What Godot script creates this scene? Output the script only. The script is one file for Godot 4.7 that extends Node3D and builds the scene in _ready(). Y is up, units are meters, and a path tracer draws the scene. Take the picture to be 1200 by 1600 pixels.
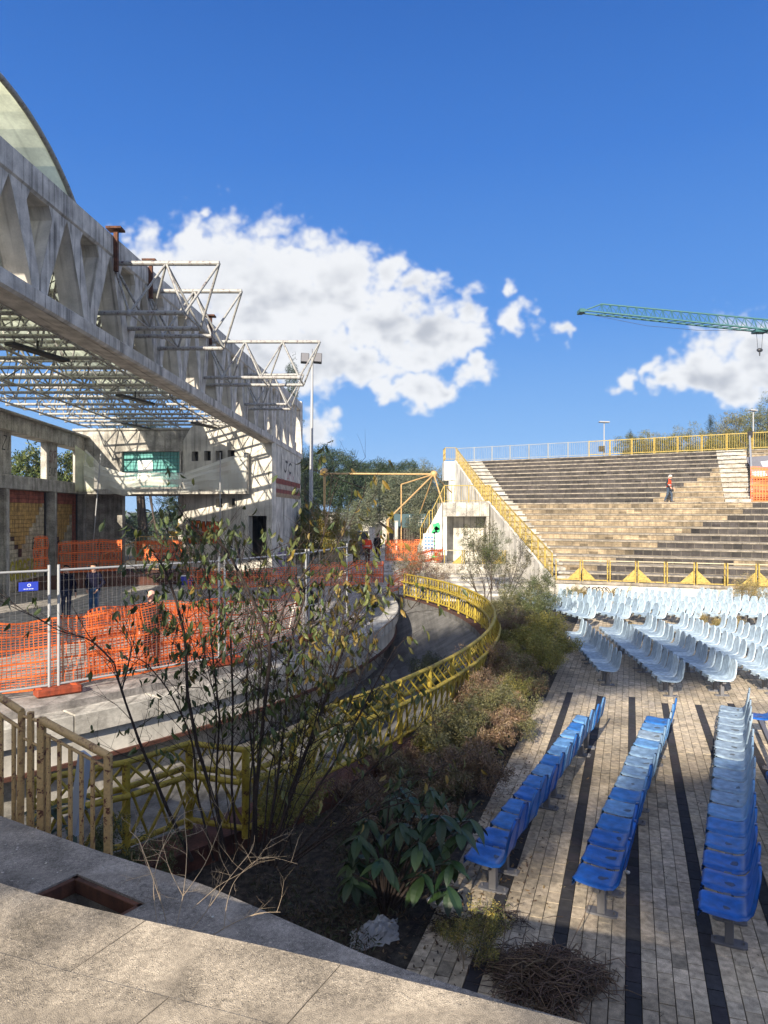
extends Node3D

var rng := RandomNumberGenerator.new()
var used := {}
var mats := {}
var texs := {}

# ---------------------------------------------------------------- mesh builder
class B:
	var v := PackedVector3Array()
	var n := PackedVector3Array()
	var c := PackedColorArray()
	var col := Color(1, 1, 1)

	func tri(a: Vector3, b: Vector3, d: Vector3) -> void:
		var m := (b - a).cross(d - a).normalized()
		v.append(a); v.append(d); v.append(b)
		n.append(m); n.append(m); n.append(m)
		c.append(col); c.append(col); c.append(col)

	func quad(a: Vector3, b: Vector3, d: Vector3, e: Vector3) -> void:
		tri(a, b, d)
		tri(a, d, e)

	func tri_n(a: Vector3, b: Vector3, d: Vector3, na: Vector3, nb: Vector3, nd: Vector3) -> void:
		v.append(a); v.append(d); v.append(b)
		n.append(na); n.append(nd); n.append(nb)
		c.append(col); c.append(col); c.append(col)

	func box(t: Transform3D, s: Vector3, bev: float = 0.0) -> void:
		var h := s * 0.5
		var b := minf(bev, minf(h.x, minf(h.y, h.z)) * 0.8)
		if b <= 0.0:
			var p := []
			for i in 8:
				p.append(t * Vector3(h.x if i & 1 else -h.x, h.y if i & 2 else -h.y, h.z if i & 4 else -h.z))
			quad(p[0], p[2], p[3], p[1]); quad(p[4], p[5], p[7], p[6])
			quad(p[0], p[1], p[5], p[4]); quad(p[2], p[6], p[7], p[3])
			quad(p[0], p[4], p[6], p[2]); quad(p[1], p[3], p[7], p[5])
			return
		var i3 := h - Vector3(b, b, b)
		for ax in 3:
			for sg in [-1.0, 1.0]:
				var a1 := (ax + 1) % 3
				var a2 := (ax + 2) % 3
				var q := []
				for k in [[-1, -1], [1, -1], [1, 1], [-1, 1]]:
					var w := Vector3()
					w[ax] = sg * h[ax]; w[a1] = k[0] * i3[a1]; w[a2] = k[1] * i3[a2]
					q.append(t * w)
				if sg > 0.0: quad(q[0], q[1], q[2], q[3])
				else: quad(q[3], q[2], q[1], q[0])
		for ax in 3:
			var a1 := (ax + 1) % 3
			var a2 := (ax + 2) % 3
			for s1 in [-1.0, 1.0]:
				for s2 in [-1.0, 1.0]:
					var q := []
					for k in [0, 1, 2, 3]:
						var w := Vector3()
						w[ax] = (-i3[ax] if k == 0 or k == 3 else i3[ax])
						if k < 2:
							w[a1] = s1 * h[a1]; w[a2] = s2 * i3[a2]
						else:
							w[a1] = s1 * i3[a1]; w[a2] = s2 * h[a2]
						q.append(t * w)
					if s1 * s2 < 0.0: quad(q[0], q[1], q[2], q[3])
					else: quad(q[3], q[2], q[1], q[0])
		for i in 8:
			var sx := 1.0 if i & 1 else -1.0
			var sy := 1.0 if i & 2 else -1.0
			var sz := 1.0 if i & 4 else -1.0
			var a := t * Vector3(sx * h.x, sy * i3.y, sz * i3.z)
			var bb := t * Vector3(sx * i3.x, sy * h.y, sz * i3.z)
			var d := t * Vector3(sx * i3.x, sy * i3.y, sz * h.z)
			if sx * sy * sz > 0.0: tri(a, bb, d)
			else: tri(a, d, bb)

	# axis aligned box from its two corners
	func cor(a: Vector3, b: Vector3, bev: float = 0.0) -> void:
		box(Transform3D(Basis(), (a + b) * 0.5), (b - a).abs(), bev)

	# a bar of rectangular section from a to b; w across, h upwards
	func bar(a: Vector3, b: Vector3, w: float, h: float, bev: float = 0.0) -> void:
		var z := (b - a).normalized()
		var x := Vector3.UP.cross(z)
		if x.length() < 0.01: x = Vector3.RIGHT
		x = x.normalized()
		box(Transform3D(Basis(x, z.cross(x), z), (a + b) * 0.5), Vector3(w, h, a.distance_to(b)), bev)

	func tube(a: Vector3, b: Vector3, r0: float, r1: float = -1.0, k: int = 6, caps: bool = true) -> void:
		path(PackedVector3Array([a, b]), PackedFloat32Array([r0, r0 if r1 < 0.0 else r1]), k, caps)

	func path(pts: PackedVector3Array, rad: PackedFloat32Array, k: int = 6, caps: bool = true) -> void:
		var m := pts.size()
		var rings := []
		var dirs := []
		var side := Vector3.ZERO
		for i in m:
			var d := (pts[mini(i + 1, m - 1)] - pts[maxi(i - 1, 0)]).normalized()
			if i == 0:
				side = d.cross(Vector3.UP if absf(d.y) < 0.9 else Vector3.RIGHT).normalized()
			else:
				side = (side - d * side.dot(d)).normalized()
			var up := d.cross(side)
			var ring := []
			var dd := []
			for j in k:
				var a := TAU * j / k
				var o := side * cos(a) + up * sin(a)
				dd.append(o)
				ring.append(pts[i] + o * rad[i])
			rings.append(ring)
			dirs.append(dd)
		for i in m - 1:
			for j in k:
				var j2 := (j + 1) % k
				tri_n(rings[i][j], rings[i][j2], rings[i + 1][j2], dirs[i][j], dirs[i][j2], dirs[i + 1][j2])
				tri_n(rings[i][j], rings[i + 1][j2], rings[i + 1][j], dirs[i][j], dirs[i + 1][j2], dirs[i + 1][j])
		if caps:
			for j in range(1, k - 1):
				tri(rings[0][0], rings[0][j + 1], rings[0][j])
				tri(rings[m - 1][0], rings[m - 1][j], rings[m - 1][j + 1])

	# footprint (x, z pairs as Vector2) raised from y0 to y1 with a small chamfer round its top
	func slab(foot: PackedVector2Array, y0: float, y1: float, bev: float = 0.0, bottom: bool = false) -> void:
		var p := foot.duplicate()
		if not Geometry2D.is_polygon_clockwise(p): p.reverse()
		var m := p.size()
		var top := p
		if bev > 0.0:
			top = PackedVector2Array()
			for i in m:
				var e0 := (p[i] - p[(i + m - 1) % m]).normalized()
				var e1 := (p[(i + 1) % m] - p[i]).normalized()
				var n0 := Vector2(-e0.y, e0.x)
				var n1 := Vector2(-e1.y, e1.x)
				var mid := (n0 + n1).normalized()
				top.append(p[i] - mid * bev / maxf(0.3, mid.dot(n0)) * (-1.0 if Geometry2D.is_point_in_polygon(p[i] + mid * 0.001, p) else 1.0))
		var sgn := 1.0
		var ca := Vector3(p[0].x, y0, p[0].y)
		var cb := Vector3(p[1].x, y0, p[1].y)
		var mid2 := (p[0] + p[1]) * 0.5
		var nn := (cb - ca).cross(Vector3.UP)
		if Geometry2D.is_point_in_polygon(mid2 + Vector2(nn.x, nn.z).normalized() * 0.0005, p): sgn = -1.0
		for i in m:
			var j := (i + 1) % m
			var a := Vector3(p[i].x, y0, p[i].y)
			var b := Vector3(p[j].x, y0, p[j].y)
			var a1 := Vector3(p[i].x, y1 - bev, p[i].y)
			var b1 := Vector3(p[j].x, y1 - bev, p[j].y)
			if sgn > 0.0: quad(a, b, b1, a1)
			else: quad(b, a, a1, b1)
			if bev > 0.0:
				var a2 := Vector3(top[i].x, y1, top[i].y)
				var b2 := Vector3(top[j].x, y1, top[j].y)
				if sgn > 0.0: quad(a1, b1, b2, a2)
				else: quad(b1, a1, a2, b2)
		flat(top, y1)
		if bottom: flat(p, y0, true)

	func flat(p: PackedVector2Array, y: float, down: bool = false) -> void:
		var ix := Geometry2D.triangulate_polygon(p)
		for i in range(0, ix.size(), 3):
			var a := Vector3(p[ix[i]].x, y, p[ix[i]].y)
			var b := Vector3(p[ix[i + 1]].x, y, p[ix[i + 1]].y)
			var d := Vector3(p[ix[i + 2]].x, y, p[ix[i + 2]].y)
			if ((b - a).cross(d - a).y > 0.0) == down: tri(a, d, b)
			else: tri(a, b, d)

	# polygon in the xy plane of t, thickness along its z
	func plate(t: Transform3D, poly: PackedVector2Array, th: float) -> void:
		var p := poly.duplicate()
		if Geometry2D.is_polygon_clockwise(p): p.reverse()
		var m := p.size()
		var area := 0.0
		for i in m:
			area += p[i].cross(p[(i + 1) % m])
		if area < 0.0: p.reverse()
		var z := th * 0.5
		for i in m:
			var j := (i + 1) % m
			quad(t * Vector3(p[i].x, p[i].y, -z), t * Vector3(p[j].x, p[j].y, -z), t * Vector3(p[j].x, p[j].y, z), t * Vector3(p[i].x, p[i].y, z))
		var ix := Geometry2D.triangulate_polygon(p)
		for i in range(0, ix.size(), 3):
			var q := [p[ix[i]], p[ix[i + 1]], p[ix[i + 2]]]
			if (q[1] - q[0]).cross(q[2] - q[0]) < 0.0: q = [q[0], q[2], q[1]]
			tri(t * Vector3(q[0].x, q[0].y, z), t * Vector3(q[1].x, q[1].y, z), t * Vector3(q[2].x, q[2].y, z))
			tri(t * Vector3(q[0].x, q[0].y, -z), t * Vector3(q[2].x, q[2].y, -z), t * Vector3(q[1].x, q[1].y, -z))

	# ellipsoid
	func ball(o: Vector3, r: Vector3, k: int = 8, m: int = 6) -> void:
		for i in m:
			for j in k:
				var q := []
				for e in [[i, j], [i, j + 1], [i + 1, j + 1], [i + 1, j]]:
					var th: float = PI * e[0] / m
					var ph: float = TAU * e[1] / k
					q.append(Vector3(sin(th) * cos(ph), cos(th), sin(th) * sin(ph)))
				tri_n(o + q[0] * r, o + q[1] * r, o + q[2] * r, q[0], q[1], q[2])
				tri_n(o + q[0] * r, o + q[2] * r, o + q[3] * r, q[0], q[2], q[3])

	func mesh() -> ArrayMesh:
		var a := []
		a.resize(Mesh.ARRAY_MAX)
		a[Mesh.ARRAY_VERTEX] = v
		a[Mesh.ARRAY_NORMAL] = n
		a[Mesh.ARRAY_COLOR] = c
		var m := ArrayMesh.new()
		if v.size() > 0:
			m.add_surface_from_arrays(Mesh.PRIMITIVE_TRIANGLES, a)
		return m

# ---------------------------------------------------------------- nodes
func numbered(called: String) -> String:
	var k: int = used.get(called, 0)
	used[called] = k + 1
	return called if k == 0 else "%s_%03d" % [called, k]

func thing(called: String, label: String, category: String, at: Vector3 = Vector3.ZERO, group: String = "") -> Node3D:
	var o := Node3D.new()
	o.name = numbered(called)
	add_child(o)
	o.position = at
	meta(o, label, category, group)
	return o

func meta(o: Node3D, label: String, category: String = "", group: String = "", kind: String = "") -> Node3D:
	if label != "": o.set_meta("label", label)
	if category != "": o.set_meta("category", category)
	if group != "": o.set_meta("group", group)
	if kind != "": o.set_meta("kind", kind)
	return o

# one named mesh; world coordinates are kept when it becomes a part of a thing
func put(called: String, m, mt: Material, parent: Node3D = self, local: bool = false) -> MeshInstance3D:
	var o := MeshInstance3D.new()
	o.mesh = m.mesh() if m is B else m
	o.material_override = mt
	if parent == self:
		o.name = numbered(called)
		add_child(o)
	else:
		var k: int = parent.get_meta("n_" + called, 0)
		parent.set_meta("n_" + called, k + 1)
		o.name = called if k == 0 else "%s_%03d" % [called, k]
		parent.add_child(o, true)
		if not local:
			o.transform = whole(parent).affine_inverse()
	return o

func whole(o: Node3D) -> Transform3D:
	var t := o.transform
	var p := o.get_parent()
	while p != self and p is Node3D:
		t = p.transform * t
		p = p.get_parent()
	return t

func struct(called: String, m, mt: Material, label: String = "", parent: Node3D = self) -> MeshInstance3D:
	var o := put(called, m, mt, parent)
	meta(o, label, "", "", "structure" if parent == self else "")
	return o

# ---------------------------------------------------------------- materials
func lin(r: float, g: float, b: float) -> Color:
	return Color(r, g, b).linear_to_srgb()

func nimg(size: int, sd: int, freq: float, oct: int = 4, cell: bool = false) -> PackedByteArray:
	var f := FastNoiseLite.new()
	f.seed = sd
	f.frequency = freq
	f.noise_type = FastNoiseLite.TYPE_CELLULAR if cell else FastNoiseLite.TYPE_SIMPLEX_SMOOTH
	if cell:
		f.cellular_return_type = FastNoiseLite.RETURN_CELL_VALUE
		f.fractal_type = FastNoiseLite.FRACTAL_NONE
	else:
		f.fractal_octaves = oct
	var im := f.get_seamless_image(size, size)
	im.convert(Image.FORMAT_L8)
	return im.get_data()

# grey texture mixed from noises: [seed, frequency, octaves, strength, cellular]; streak > 0 adds runs down the wall
func grey(key: String, size: int, base: float, layers: Array, streak: float = 0.0, spots: float = 0.0) -> ImageTexture:
	if texs.has(key): return texs[key]
	var acc := PackedFloat32Array()
	acc.resize(size * size)
	acc.fill(base)
	for l in layers:
		var d := nimg(size, l[0], l[1], l[2], l.size() > 4 and l[4])
		var s: float = l[3] / 255.0
		for i in size * size:
			acc[i] += (d[i] - 127.5) * s
	if streak > 0.0:
		var f := FastNoiseLite.new()
		f.seed = 77
		f.frequency = 0.03
		f.fractal_octaves = 4
		var im := f.get_seamless_image(size, 16)
		im.convert(Image.FORMAT_L8)
		im.resize(size, size, Image.INTERPOLATE_CUBIC)
		var d := im.get_data()
		for i in size * size:
			acc[i] -= maxf(0.0, d[i] / 255.0 - 0.52) * streak * 2.4
	if spots > 0.0:
		var d := nimg(size, 991, 0.4, 1, true)
		var e := nimg(size, 313, 0.02, 3)
		for i in size * size:
			if d[i] > 246: acc[i] += spots
			elif d[i] < 14: acc[i] -= spots * 0.8
			acc[i] -= maxf(0.0, e[i] / 255.0 - 0.6) * 0.25
	var out := PackedByteArray()
	out.resize(size * size)
	for i in size * size:
		out[i] = clampi(int(acc[i] * 255.0), 4, 255)
	var im2 := Image.create_from_data(size, size, false, Image.FORMAT_L8, out)
	im2.convert(Image.FORMAT_RGB8)
	texs[key] = ImageTexture.create_from_image(im2)
	return texs[key]

# paint with worn and rusty patches, as a factor on the paint's colour
func rusty(key: String, sd: int, cover: float) -> ImageTexture:
	if texs.has(key): return texs[key]
	var size := 512
	var a := nimg(size, sd, 0.02, 5)
	var d := nimg(size, sd + 1, 0.08, 3)
	var out := PackedByteArray()
	out.resize(size * size * 3)
	for i in size * size:
		var v := a[i] / 255.0 * 0.6 + d[i] / 255.0 * 0.4
		var f := smoothstep(cover, cover + 0.07, v)
		var g := 0.82 + 0.18 * d[i] / 255.0
		out[i * 3] = int(255.0 * g * lerpf(1.0, 0.5, f))
		out[i * 3 + 1] = int(255.0 * g * lerpf(1.0, 0.36, f))
		out[i * 3 + 2] = int(255.0 * g * lerpf(1.0, 0.42, f))
	texs[key] = ImageTexture.create_from_image(Image.create_from_data(size, size, false, Image.FORMAT_RGB8, out))
	return texs[key]

func mat(key: String, c: Color, rough: float = 0.9, tex: Texture2D = null, scale: float = 0.5, bump: float = 0.0) -> StandardMaterial3D:
	if mats.has(key): return mats[key]
	var m := StandardMaterial3D.new()
	m.resource_name = key
	m.albedo_color = c
	m.roughness = rough
	m.vertex_color_use_as_albedo = true
	if tex:
		m.albedo_texture = tex
		m.uv1_triplanar = true
		m.uv1_world_triplanar = true
		m.uv1_scale = Vector3(scale, scale, scale)
		if bump > 0.0:
			m.heightmap_enabled = true
			m.heightmap_texture = tex
			m.heightmap_scale = bump
	mats[key] = m
	return m

func metal(key: String, c: Color, rough: float = 0.5) -> StandardMaterial3D:
	var m := mat(key, c, rough)
	return m

func foliage_mat(key: String, back: float = 0.5, rough: float = 0.55) -> StandardMaterial3D:
	if mats.has(key): return mats[key]
	var m := mat(key, Color.WHITE, rough)
	m.backlight_enabled = true
	m.backlight = Color(back, back, back * 0.6)
	m.cull_mode = BaseMaterial3D.CULL_DISABLED
	return m

func rr(a: float, b: float) -> float:
	return rng.randf_range(a, b)

func x3(x: float, y: float, d: float) -> Vector3:
	return Vector3(x, y, -d)

func v2(x: float, d: float) -> Vector2:
	return Vector2(x, -d)


# ---------------------------------------------------------------- the scene
func _ready() -> void:
	rng.seed = 20241
	var cam := Camera3D.new()
	cam.name = "camera"
	cam.fov = 69.65
	cam.near = 0.05
	cam.far = 2500.0
	add_child(cam)
	cam.position = Vector3(0, 3.9, 0)
	var env := Environment.new()
	env.background_mode = Environment.BG_SKY
	env.sky = Sky.new()
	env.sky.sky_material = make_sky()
	env.background_energy_multiplier = 1.0
	env.tonemap_mode = Environment.TONE_MAPPER_LINEAR
	env.tonemap_exposure = EXPOSURE
	env.sdfgi_enabled = true
	env.ssao_enabled = true
	env.ssil_enabled = true
	env.fog_enabled = true
	env.fog_density = 0.00035
	env.fog_light_color = Color(0.75, 0.84, 0.95)
	var we := WorldEnvironment.new()
	we.name = "world_environment"
	we.environment = env
	add_child(we)
	var sun := DirectionalLight3D.new()
	sun.name = "sun"
	sun.light_energy = 1.45
	sun.light_color = Color(1.0, 0.945, 0.86)
	sun.light_angular_distance = 0.5
	sun.shadow_enabled = true
	add_child(sun)
	sun.look_at_from_position(Vector3.ZERO, Vector3(0.307, -0.438, -0.845), Vector3.UP)

	make_materials()
	ground()
	near_stand()
	grandstand()
	stage_house()
	far_court()
	rails_and_fences()
	seating()
	people()
	lamps_and_crane()
	trees()
	garden_plants()
	litter()

const EXPOSURE := 2.3

# ---------------------------------------------------------------- sky
func fbm(f: FastNoiseLite, x: float, y: float) -> float:
	return f.get_noise_2d(x, y)

func make_sky() -> PanoramaSkyMaterial:
	var w := 4096
	var h := 2048
	var fa := FastNoiseLite.new()
	fa.seed = 5
	fa.noise_type = FastNoiseLite.TYPE_SIMPLEX_SMOOTH
	fa.frequency = 1.0
	fa.fractal_octaves = 6
	fa.fractal_gain = 0.55
	var fb: FastNoiseLite = fa.duplicate()
	fb.seed = 91
	fb.fractal_octaves = 3
	# a low sky first: air, and small fair-weather clouds all round, thickened for fill light
	var lw := 1024
	var lh := 512
	var low := PackedFloat32Array()
	low.resize(lw * lh * 3)
	for j in lh:
		var el := PI * 0.5 - (j + 0.5) / lh * PI
		var air := air_at(el)
		for i in lw:
			var az := (i + 0.5) / lw * TAU
			var c := air
			if el > 0.0:
				var dir := Vector3(sin(az) * cos(el), sin(el), -cos(az) * cos(el))
				# forward-scattering glow towards the sun, behind the viewer, added for fill light
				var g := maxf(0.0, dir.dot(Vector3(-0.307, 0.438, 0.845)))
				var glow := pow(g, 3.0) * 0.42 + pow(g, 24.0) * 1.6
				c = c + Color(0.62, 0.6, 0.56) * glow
				if el > 0.02 and el < 1.25:
					var d := dir / (sin(el) + 0.12)
					var q := fb.get_noise_2d(d.x * 0.55 + 7.0, -d.z * 0.55) - 0.06
					if q > 0.0: c = c.lerp(Color(0.48, 0.49, 0.51) * (1.0 + g * 0.7), clampf(q * 5.0, 0.0, 0.92))
			var k := (j * lw + i) * 3
			low[k] = c.r; low[k + 1] = c.g; low[k + 2] = c.b
	var im := Image.create_from_data(lw, lh, false, Image.FORMAT_RGBF, low.to_byte_array())
	im.resize(w, h, Image.INTERPOLATE_BILINEAR)
	# the part of the sky over the stage and the stand, with its cumulus
	var blobs := [[235, 462, 100, 0], [335, 438, 104, 0], [430, 445, 100, 0], [520, 470, 95, 0], [600, 505, 86, 0], [668, 525, 64, 0], [720, 526, 46, 0], [400, 530, 120, 0], [500, 555, 84, 0], [575, 570, 50, 0.05],
		[655, 611, 44, 0.0], [695, 606, 30, 0.1], [618, 612, 26, 0.1], [250, 520, 110, 0], [330, 560, 90, 0], [300, 370, 40, 0.1], [325, 335, 24, 0.45], [610, 430, 50, 0.3], [655, 455, 46, 0.3], [730, 490, 40, 0.3], [810, 494, 40, 0.42], [792, 450, 22, 0.5], [865, 526, 26, 0.52], [500, 676, 50, 0.3], [640, 560, 60, 0.2], [735, 575, 40, 0.5],
		[1180, 575, 80, 0], [1105, 585, 56, 0.05], [1240, 580, 90, 0], [1055, 588, 40, 0.15], [1015, 582, 26, 0.25], [975, 602, 30, 0.12], [1150, 612, 44, 0.2], [1240, 540, 50, 0]]
	var x0 := -560
	var x1 := 560
	var colr := PackedFloat32Array()
	for j in range(380, 1030):
		var el := PI * 0.5 - (j + 0.5) / h * PI
		var air := air_at(el)
		for i in range(x0, x1):
			var az := (i + 0.5) / w * TAU
			var u := 600.0 + 1150.0 * tan(az)
			var vv := 800.0 - 1150.0 * tan(el) / cos(az)
			var edge := clampf(minf(minf(i - x0, x1 - i) / 70.0, (j - 380) / 60.0), 0.0, 1.0)
			if edge <= 0.0: continue
			var c := air
			var dens := 0.0
			if u > 60.0 and vv > 270.0 and vv < 730.0:
				var big := absf(fb.get_noise_2d(u * 0.009, vv * 0.011)) * 1.5 - 0.3 + fa.get_noise_2d(u * 0.006 + 5.0, vv * 0.008) * 0.35
				var fine := absf(fb.get_noise_2d(u * 0.024 + 31.0, vv * 0.028)) * 1.7 - 0.3
				var tiny := fa.get_noise_2d(u * 0.075 + 300.0, vv * 0.085)
				var wu := u + fa.get_noise_2d(u * 0.008, vv * 0.01) * 40.0
				var wv := vv + fb.get_noise_2d(u * 0.012 + 80.0, vv * 0.012) * 30.0
				for b in blobs:
					var dx: float = (wu - b[0]) / b[2]
					var dy: float = (wv - b[1]) / (b[2] * (0.95 if wv < b[1] else 0.68))
					dens = maxf(dens, 1.9 - b[3] - sqrt(dx * dx + dy * dy))
				dens -= 1.0
				var a := smoothstep(-0.05, 0.6, dens + 0.3 + big * 0.42 + fine * 0.2 + tiny * 0.13)
				if a > 0.0:
					var body := clampf(dens + big * 0.45, 0.0, 1.2)
					var gn := fa.get_noise_2d(u * 0.0065 + 40.0, vv * 0.011) * 0.9 + fb.get_noise_2d(u * 0.016 + 9.0, vv * 0.024) * 0.3
					var g := smoothstep(0.05, 1.0, (body - 0.1) * 0.7 + gn * 0.75)
					g *= clampf((vv - 380.0) / 90.0, 0.0, 1.0)
					var cc := Color(0.93, 0.94, 0.96).lerp(Color(0.47, 0.5, 0.56), g * 0.85)
					c = c.lerp(Color(cc.r / EXPOSURE, cc.g / EXPOSURE, cc.b / EXPOSURE), a * 0.97)
			var ii := (i + w) % w
			if edge < 1.0: c = im.get_pixel(ii, j).lerp(c, edge)
			im.set_pixel(ii, j, c)
	var m := PanoramaSkyMaterial.new()
	m.panorama = ImageTexture.create_from_image(im)
	return m

func air_at(el: float) -> Color:
	var stops := [[0.0, Color(0.36, 0.6, 0.93)], [0.1, Color(0.235, 0.49, 0.91)], [0.25, Color(0.112, 0.325, 0.81)], [0.45, Color(0.056, 0.213, 0.67)], [0.62, Color(0.034, 0.15, 0.53)], [1.0, Color(0.022, 0.105, 0.4)], [1.6, Color(0.02, 0.1, 0.37)]]
	if el < 0.0: return Color(0.12, 0.11, 0.1)
	for k in stops.size() - 1:
		if el <= stops[k + 1][0]:
			var t: float = (el - stops[k][0]) / (stops[k + 1][0] - stops[k][0])
			var a: Color = stops[k][1]
			var c := a.lerp(stops[k + 1][1], t)
			return Color(c.r / EXPOSURE, c.g / EXPOSURE, c.b / EXPOSURE)
	return Color(0.02, 0.1, 0.3)

# ---------------------------------------------------------------- materials
func make_materials() -> void:
	var con := grey("concrete", 512, 0.78, [[1, 0.012, 4, 0.35], [2, 0.09, 3, 0.22], [3, 0.3, 2, 0.16]], 0.22)
	var agg := grey("aggregate", 1024, 0.7, [[4, 0.006, 4, 0.24], [5, 0.05, 3, 0.2], [6, 0.35, 2, 0.6], [7, 0.16, 1, 0.06, true], [31, 0.002, 3, 0.18]], 0.0, 0.2)
	var plas := grey("plaster", 512, 0.86, [[8, 0.01, 4, 0.28], [9, 0.12, 3, 0.1]], 0.3)
	var pav := grey("pavement", 512, 0.8, [[10, 0.02, 4, 0.3], [11, 0.2, 3, 0.2]], 0.0, 0.12)
	var soil := grey("soil_noise", 512, 0.62, [[12, 0.02, 4, 0.6], [13, 0.25, 3, 0.5]], 0.0)
	var bark := grey("bark_noise", 256, 0.72, [[14, 0.05, 4, 0.5], [15, 0.3, 2, 0.3]], 0.5)
	var paint := grey("paint_wear", 512, 0.86, [[16, 0.03, 4, 0.25], [17, 0.3, 2, 0.12]], 0.18)
	var rust_a := rusty("rust_a", 41, 0.615)
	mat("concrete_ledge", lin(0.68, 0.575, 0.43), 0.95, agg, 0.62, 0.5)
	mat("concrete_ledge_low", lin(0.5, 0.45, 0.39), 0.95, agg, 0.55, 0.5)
	mat("concrete_grey", lin(0.57, 0.545, 0.49), 0.92, con, 0.24, 0.6)
	mat("concrete_pale", lin(0.64, 0.61, 0.54), 0.92, con, 0.2, 0.6)
	mat("concrete_girder", lin(0.68, 0.645, 0.59), 0.92, plas, 0.35, 0.5)
	mat("concrete_stand", lin(0.42, 0.37, 0.3), 0.95, con, 0.3, 0.5)
	mat("plaster_white", lin(0.78, 0.75, 0.68), 0.92, plas, 0.16, 0.3)
	mat("plaster_wall", lin(0.72, 0.69, 0.61), 0.92, plas, 0.2, 0.3)
	mat("paver", Color.WHITE, 0.88, pav, 0.9, 0.3)
	mat("joint", lin(0.09, 0.08, 0.065), 1.0, soil, 0.6)
	mat("stage_floor", lin(0.46, 0.43, 0.4), 0.9, con, 0.35, 0.2)
	mat("moat_floor", lin(0.2, 0.195, 0.185), 0.9, con, 0.25, 0.3)
	mat("soil", lin(0.13, 0.1, 0.072), 1.0, soil, 0.8, 3.0)
	mat("earth", lin(0.16, 0.14, 0.09), 1.0, soil, 0.12, 2.0)
	mat("trim_rust", lin(0.14, 0.05, 0.03), 0.85, con, 0.5)
	mat("tiles", Color.WHITE, 0.85, plas, 0.5)
	mat("block", Color.WHITE, 0.9, con, 0.4, 0.3)
	mat("yellow_rail", lin(0.46, 0.34, 0.075), 0.5, rust_a, 0.8)
	mat("yellow_truss", lin(0.44, 0.335, 0.04), 0.6, rust_a, 0.7)
	mat("ochre_rail", lin(0.58, 0.38, 0.16), 0.55, rust_a, 0.9)
	mat("cream_rail", lin(0.5, 0.44, 0.3), 0.55, rust_a, 0.9)
	mat("pale_rail", lin(0.3, 0.34, 0.38), 0.55, paint, 0.9)
	mat("grey_tube", lin(0.36, 0.365, 0.35), 0.5, rust_a, 0.6)
	mat("dark_metal", lin(0.02, 0.02, 0.022), 0.5)
	mat("rust", lin(0.16, 0.06, 0.03), 0.85, con, 0.9)
	mat("galvanised", lin(0.3, 0.31, 0.32), 0.45)
	mat("wire", lin(0.16, 0.16, 0.165), 0.6)
	mat("crane_green", lin(0.02, 0.1, 0.1), 0.5)
	mat("leg_metal", lin(0.13, 0.13, 0.14), 0.45)
	mat("orange_plastic", lin(0.62, 0.1, 0.022), 0.6)
	mat("orange_base", lin(0.42, 0.075, 0.025), 0.7, con, 0.9)
	mat("bark", lin(0.13, 0.1, 0.08), 0.95, bark, 1.2, 1.0)
	mat("stem_dark", lin(0.075, 0.05, 0.04), 0.9, bark, 4.0)
	mat("twig_pale", lin(0.33, 0.26, 0.18), 0.9)
	mat("body", Color.WHITE, 0.95).metallic_specular = 0.15
	mat("black_ink", lin(0.02, 0.02, 0.025), 0.8)
	mat("plain", Color.WHITE, 0.8)
	var nets := mat("orange_net", lin(0.85, 0.19, 0.04), 0.55)
	nets.backlight_enabled = true
	nets.backlight = Color(0.7, 0.2, 0.05)
	nets.cull_mode = BaseMaterial3D.CULL_DISABLED
	var mem := mat("membrane", lin(0.86, 0.89, 0.8), 0.6, plas, 0.2)
	mem.backlight_enabled = true
	mem.backlight = Color(1.2, 1.2, 1.06)
	mem.cull_mode = BaseMaterial3D.CULL_DISABLED
	var film := mat("film", lin(0.75, 0.75, 0.68), 0.6)
	film.transparency = BaseMaterial3D.TRANSPARENCY_ALPHA
	film.albedo_color.a = 0.55
	film.backlight_enabled = true
	film.backlight = Color(0.5, 0.5, 0.45)
	film.cull_mode = BaseMaterial3D.CULL_DISABLED
	var glass := mat("glass_block", lin(0.16, 0.42, 0.4), 0.15)
	glass.backlight_enabled = true
	glass.backlight = Color(0.3, 0.7, 0.65)
	foliage_mat("leaf", 0.5)
	foliage_mat("leaf_glossy", 0.22, 0.5)
	var bagm := mat("bag_film", lin(0.7, 0.7, 0.7), 0.4)
	bagm.transparency = BaseMaterial3D.TRANSPARENCY_ALPHA
	bagm.albedo_color.a = 0.38
	bagm.cull_mode = BaseMaterial3D.CULL_DISABLED
	# bleached and unbleached seat plastic; the two palest also paint shaded and sunlit rows
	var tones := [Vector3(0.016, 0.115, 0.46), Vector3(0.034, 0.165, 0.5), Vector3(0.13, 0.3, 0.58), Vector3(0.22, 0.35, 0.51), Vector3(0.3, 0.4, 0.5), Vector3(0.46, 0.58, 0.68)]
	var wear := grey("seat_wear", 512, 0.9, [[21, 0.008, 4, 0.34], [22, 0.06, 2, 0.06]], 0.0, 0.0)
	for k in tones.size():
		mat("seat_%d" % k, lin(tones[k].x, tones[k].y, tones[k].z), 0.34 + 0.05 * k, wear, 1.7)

# ---------------------------------------------------------------- ground
const CX := -17.8
const CD := 22.2
const CR := 20.92
const SX := -21.73
const SD := 28.08
const SR := 22.28

func arc(cx: float, cd: float, r: float, a0: float, a1: float, k: int) -> PackedVector2Array:
	var p := PackedVector2Array()
	for i in k + 1:
		var a := lerpf(a0, a1, float(i) / k)
		p.append(v2(cx + r * cos(a), cd + r * sin(a)))
	return p

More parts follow.
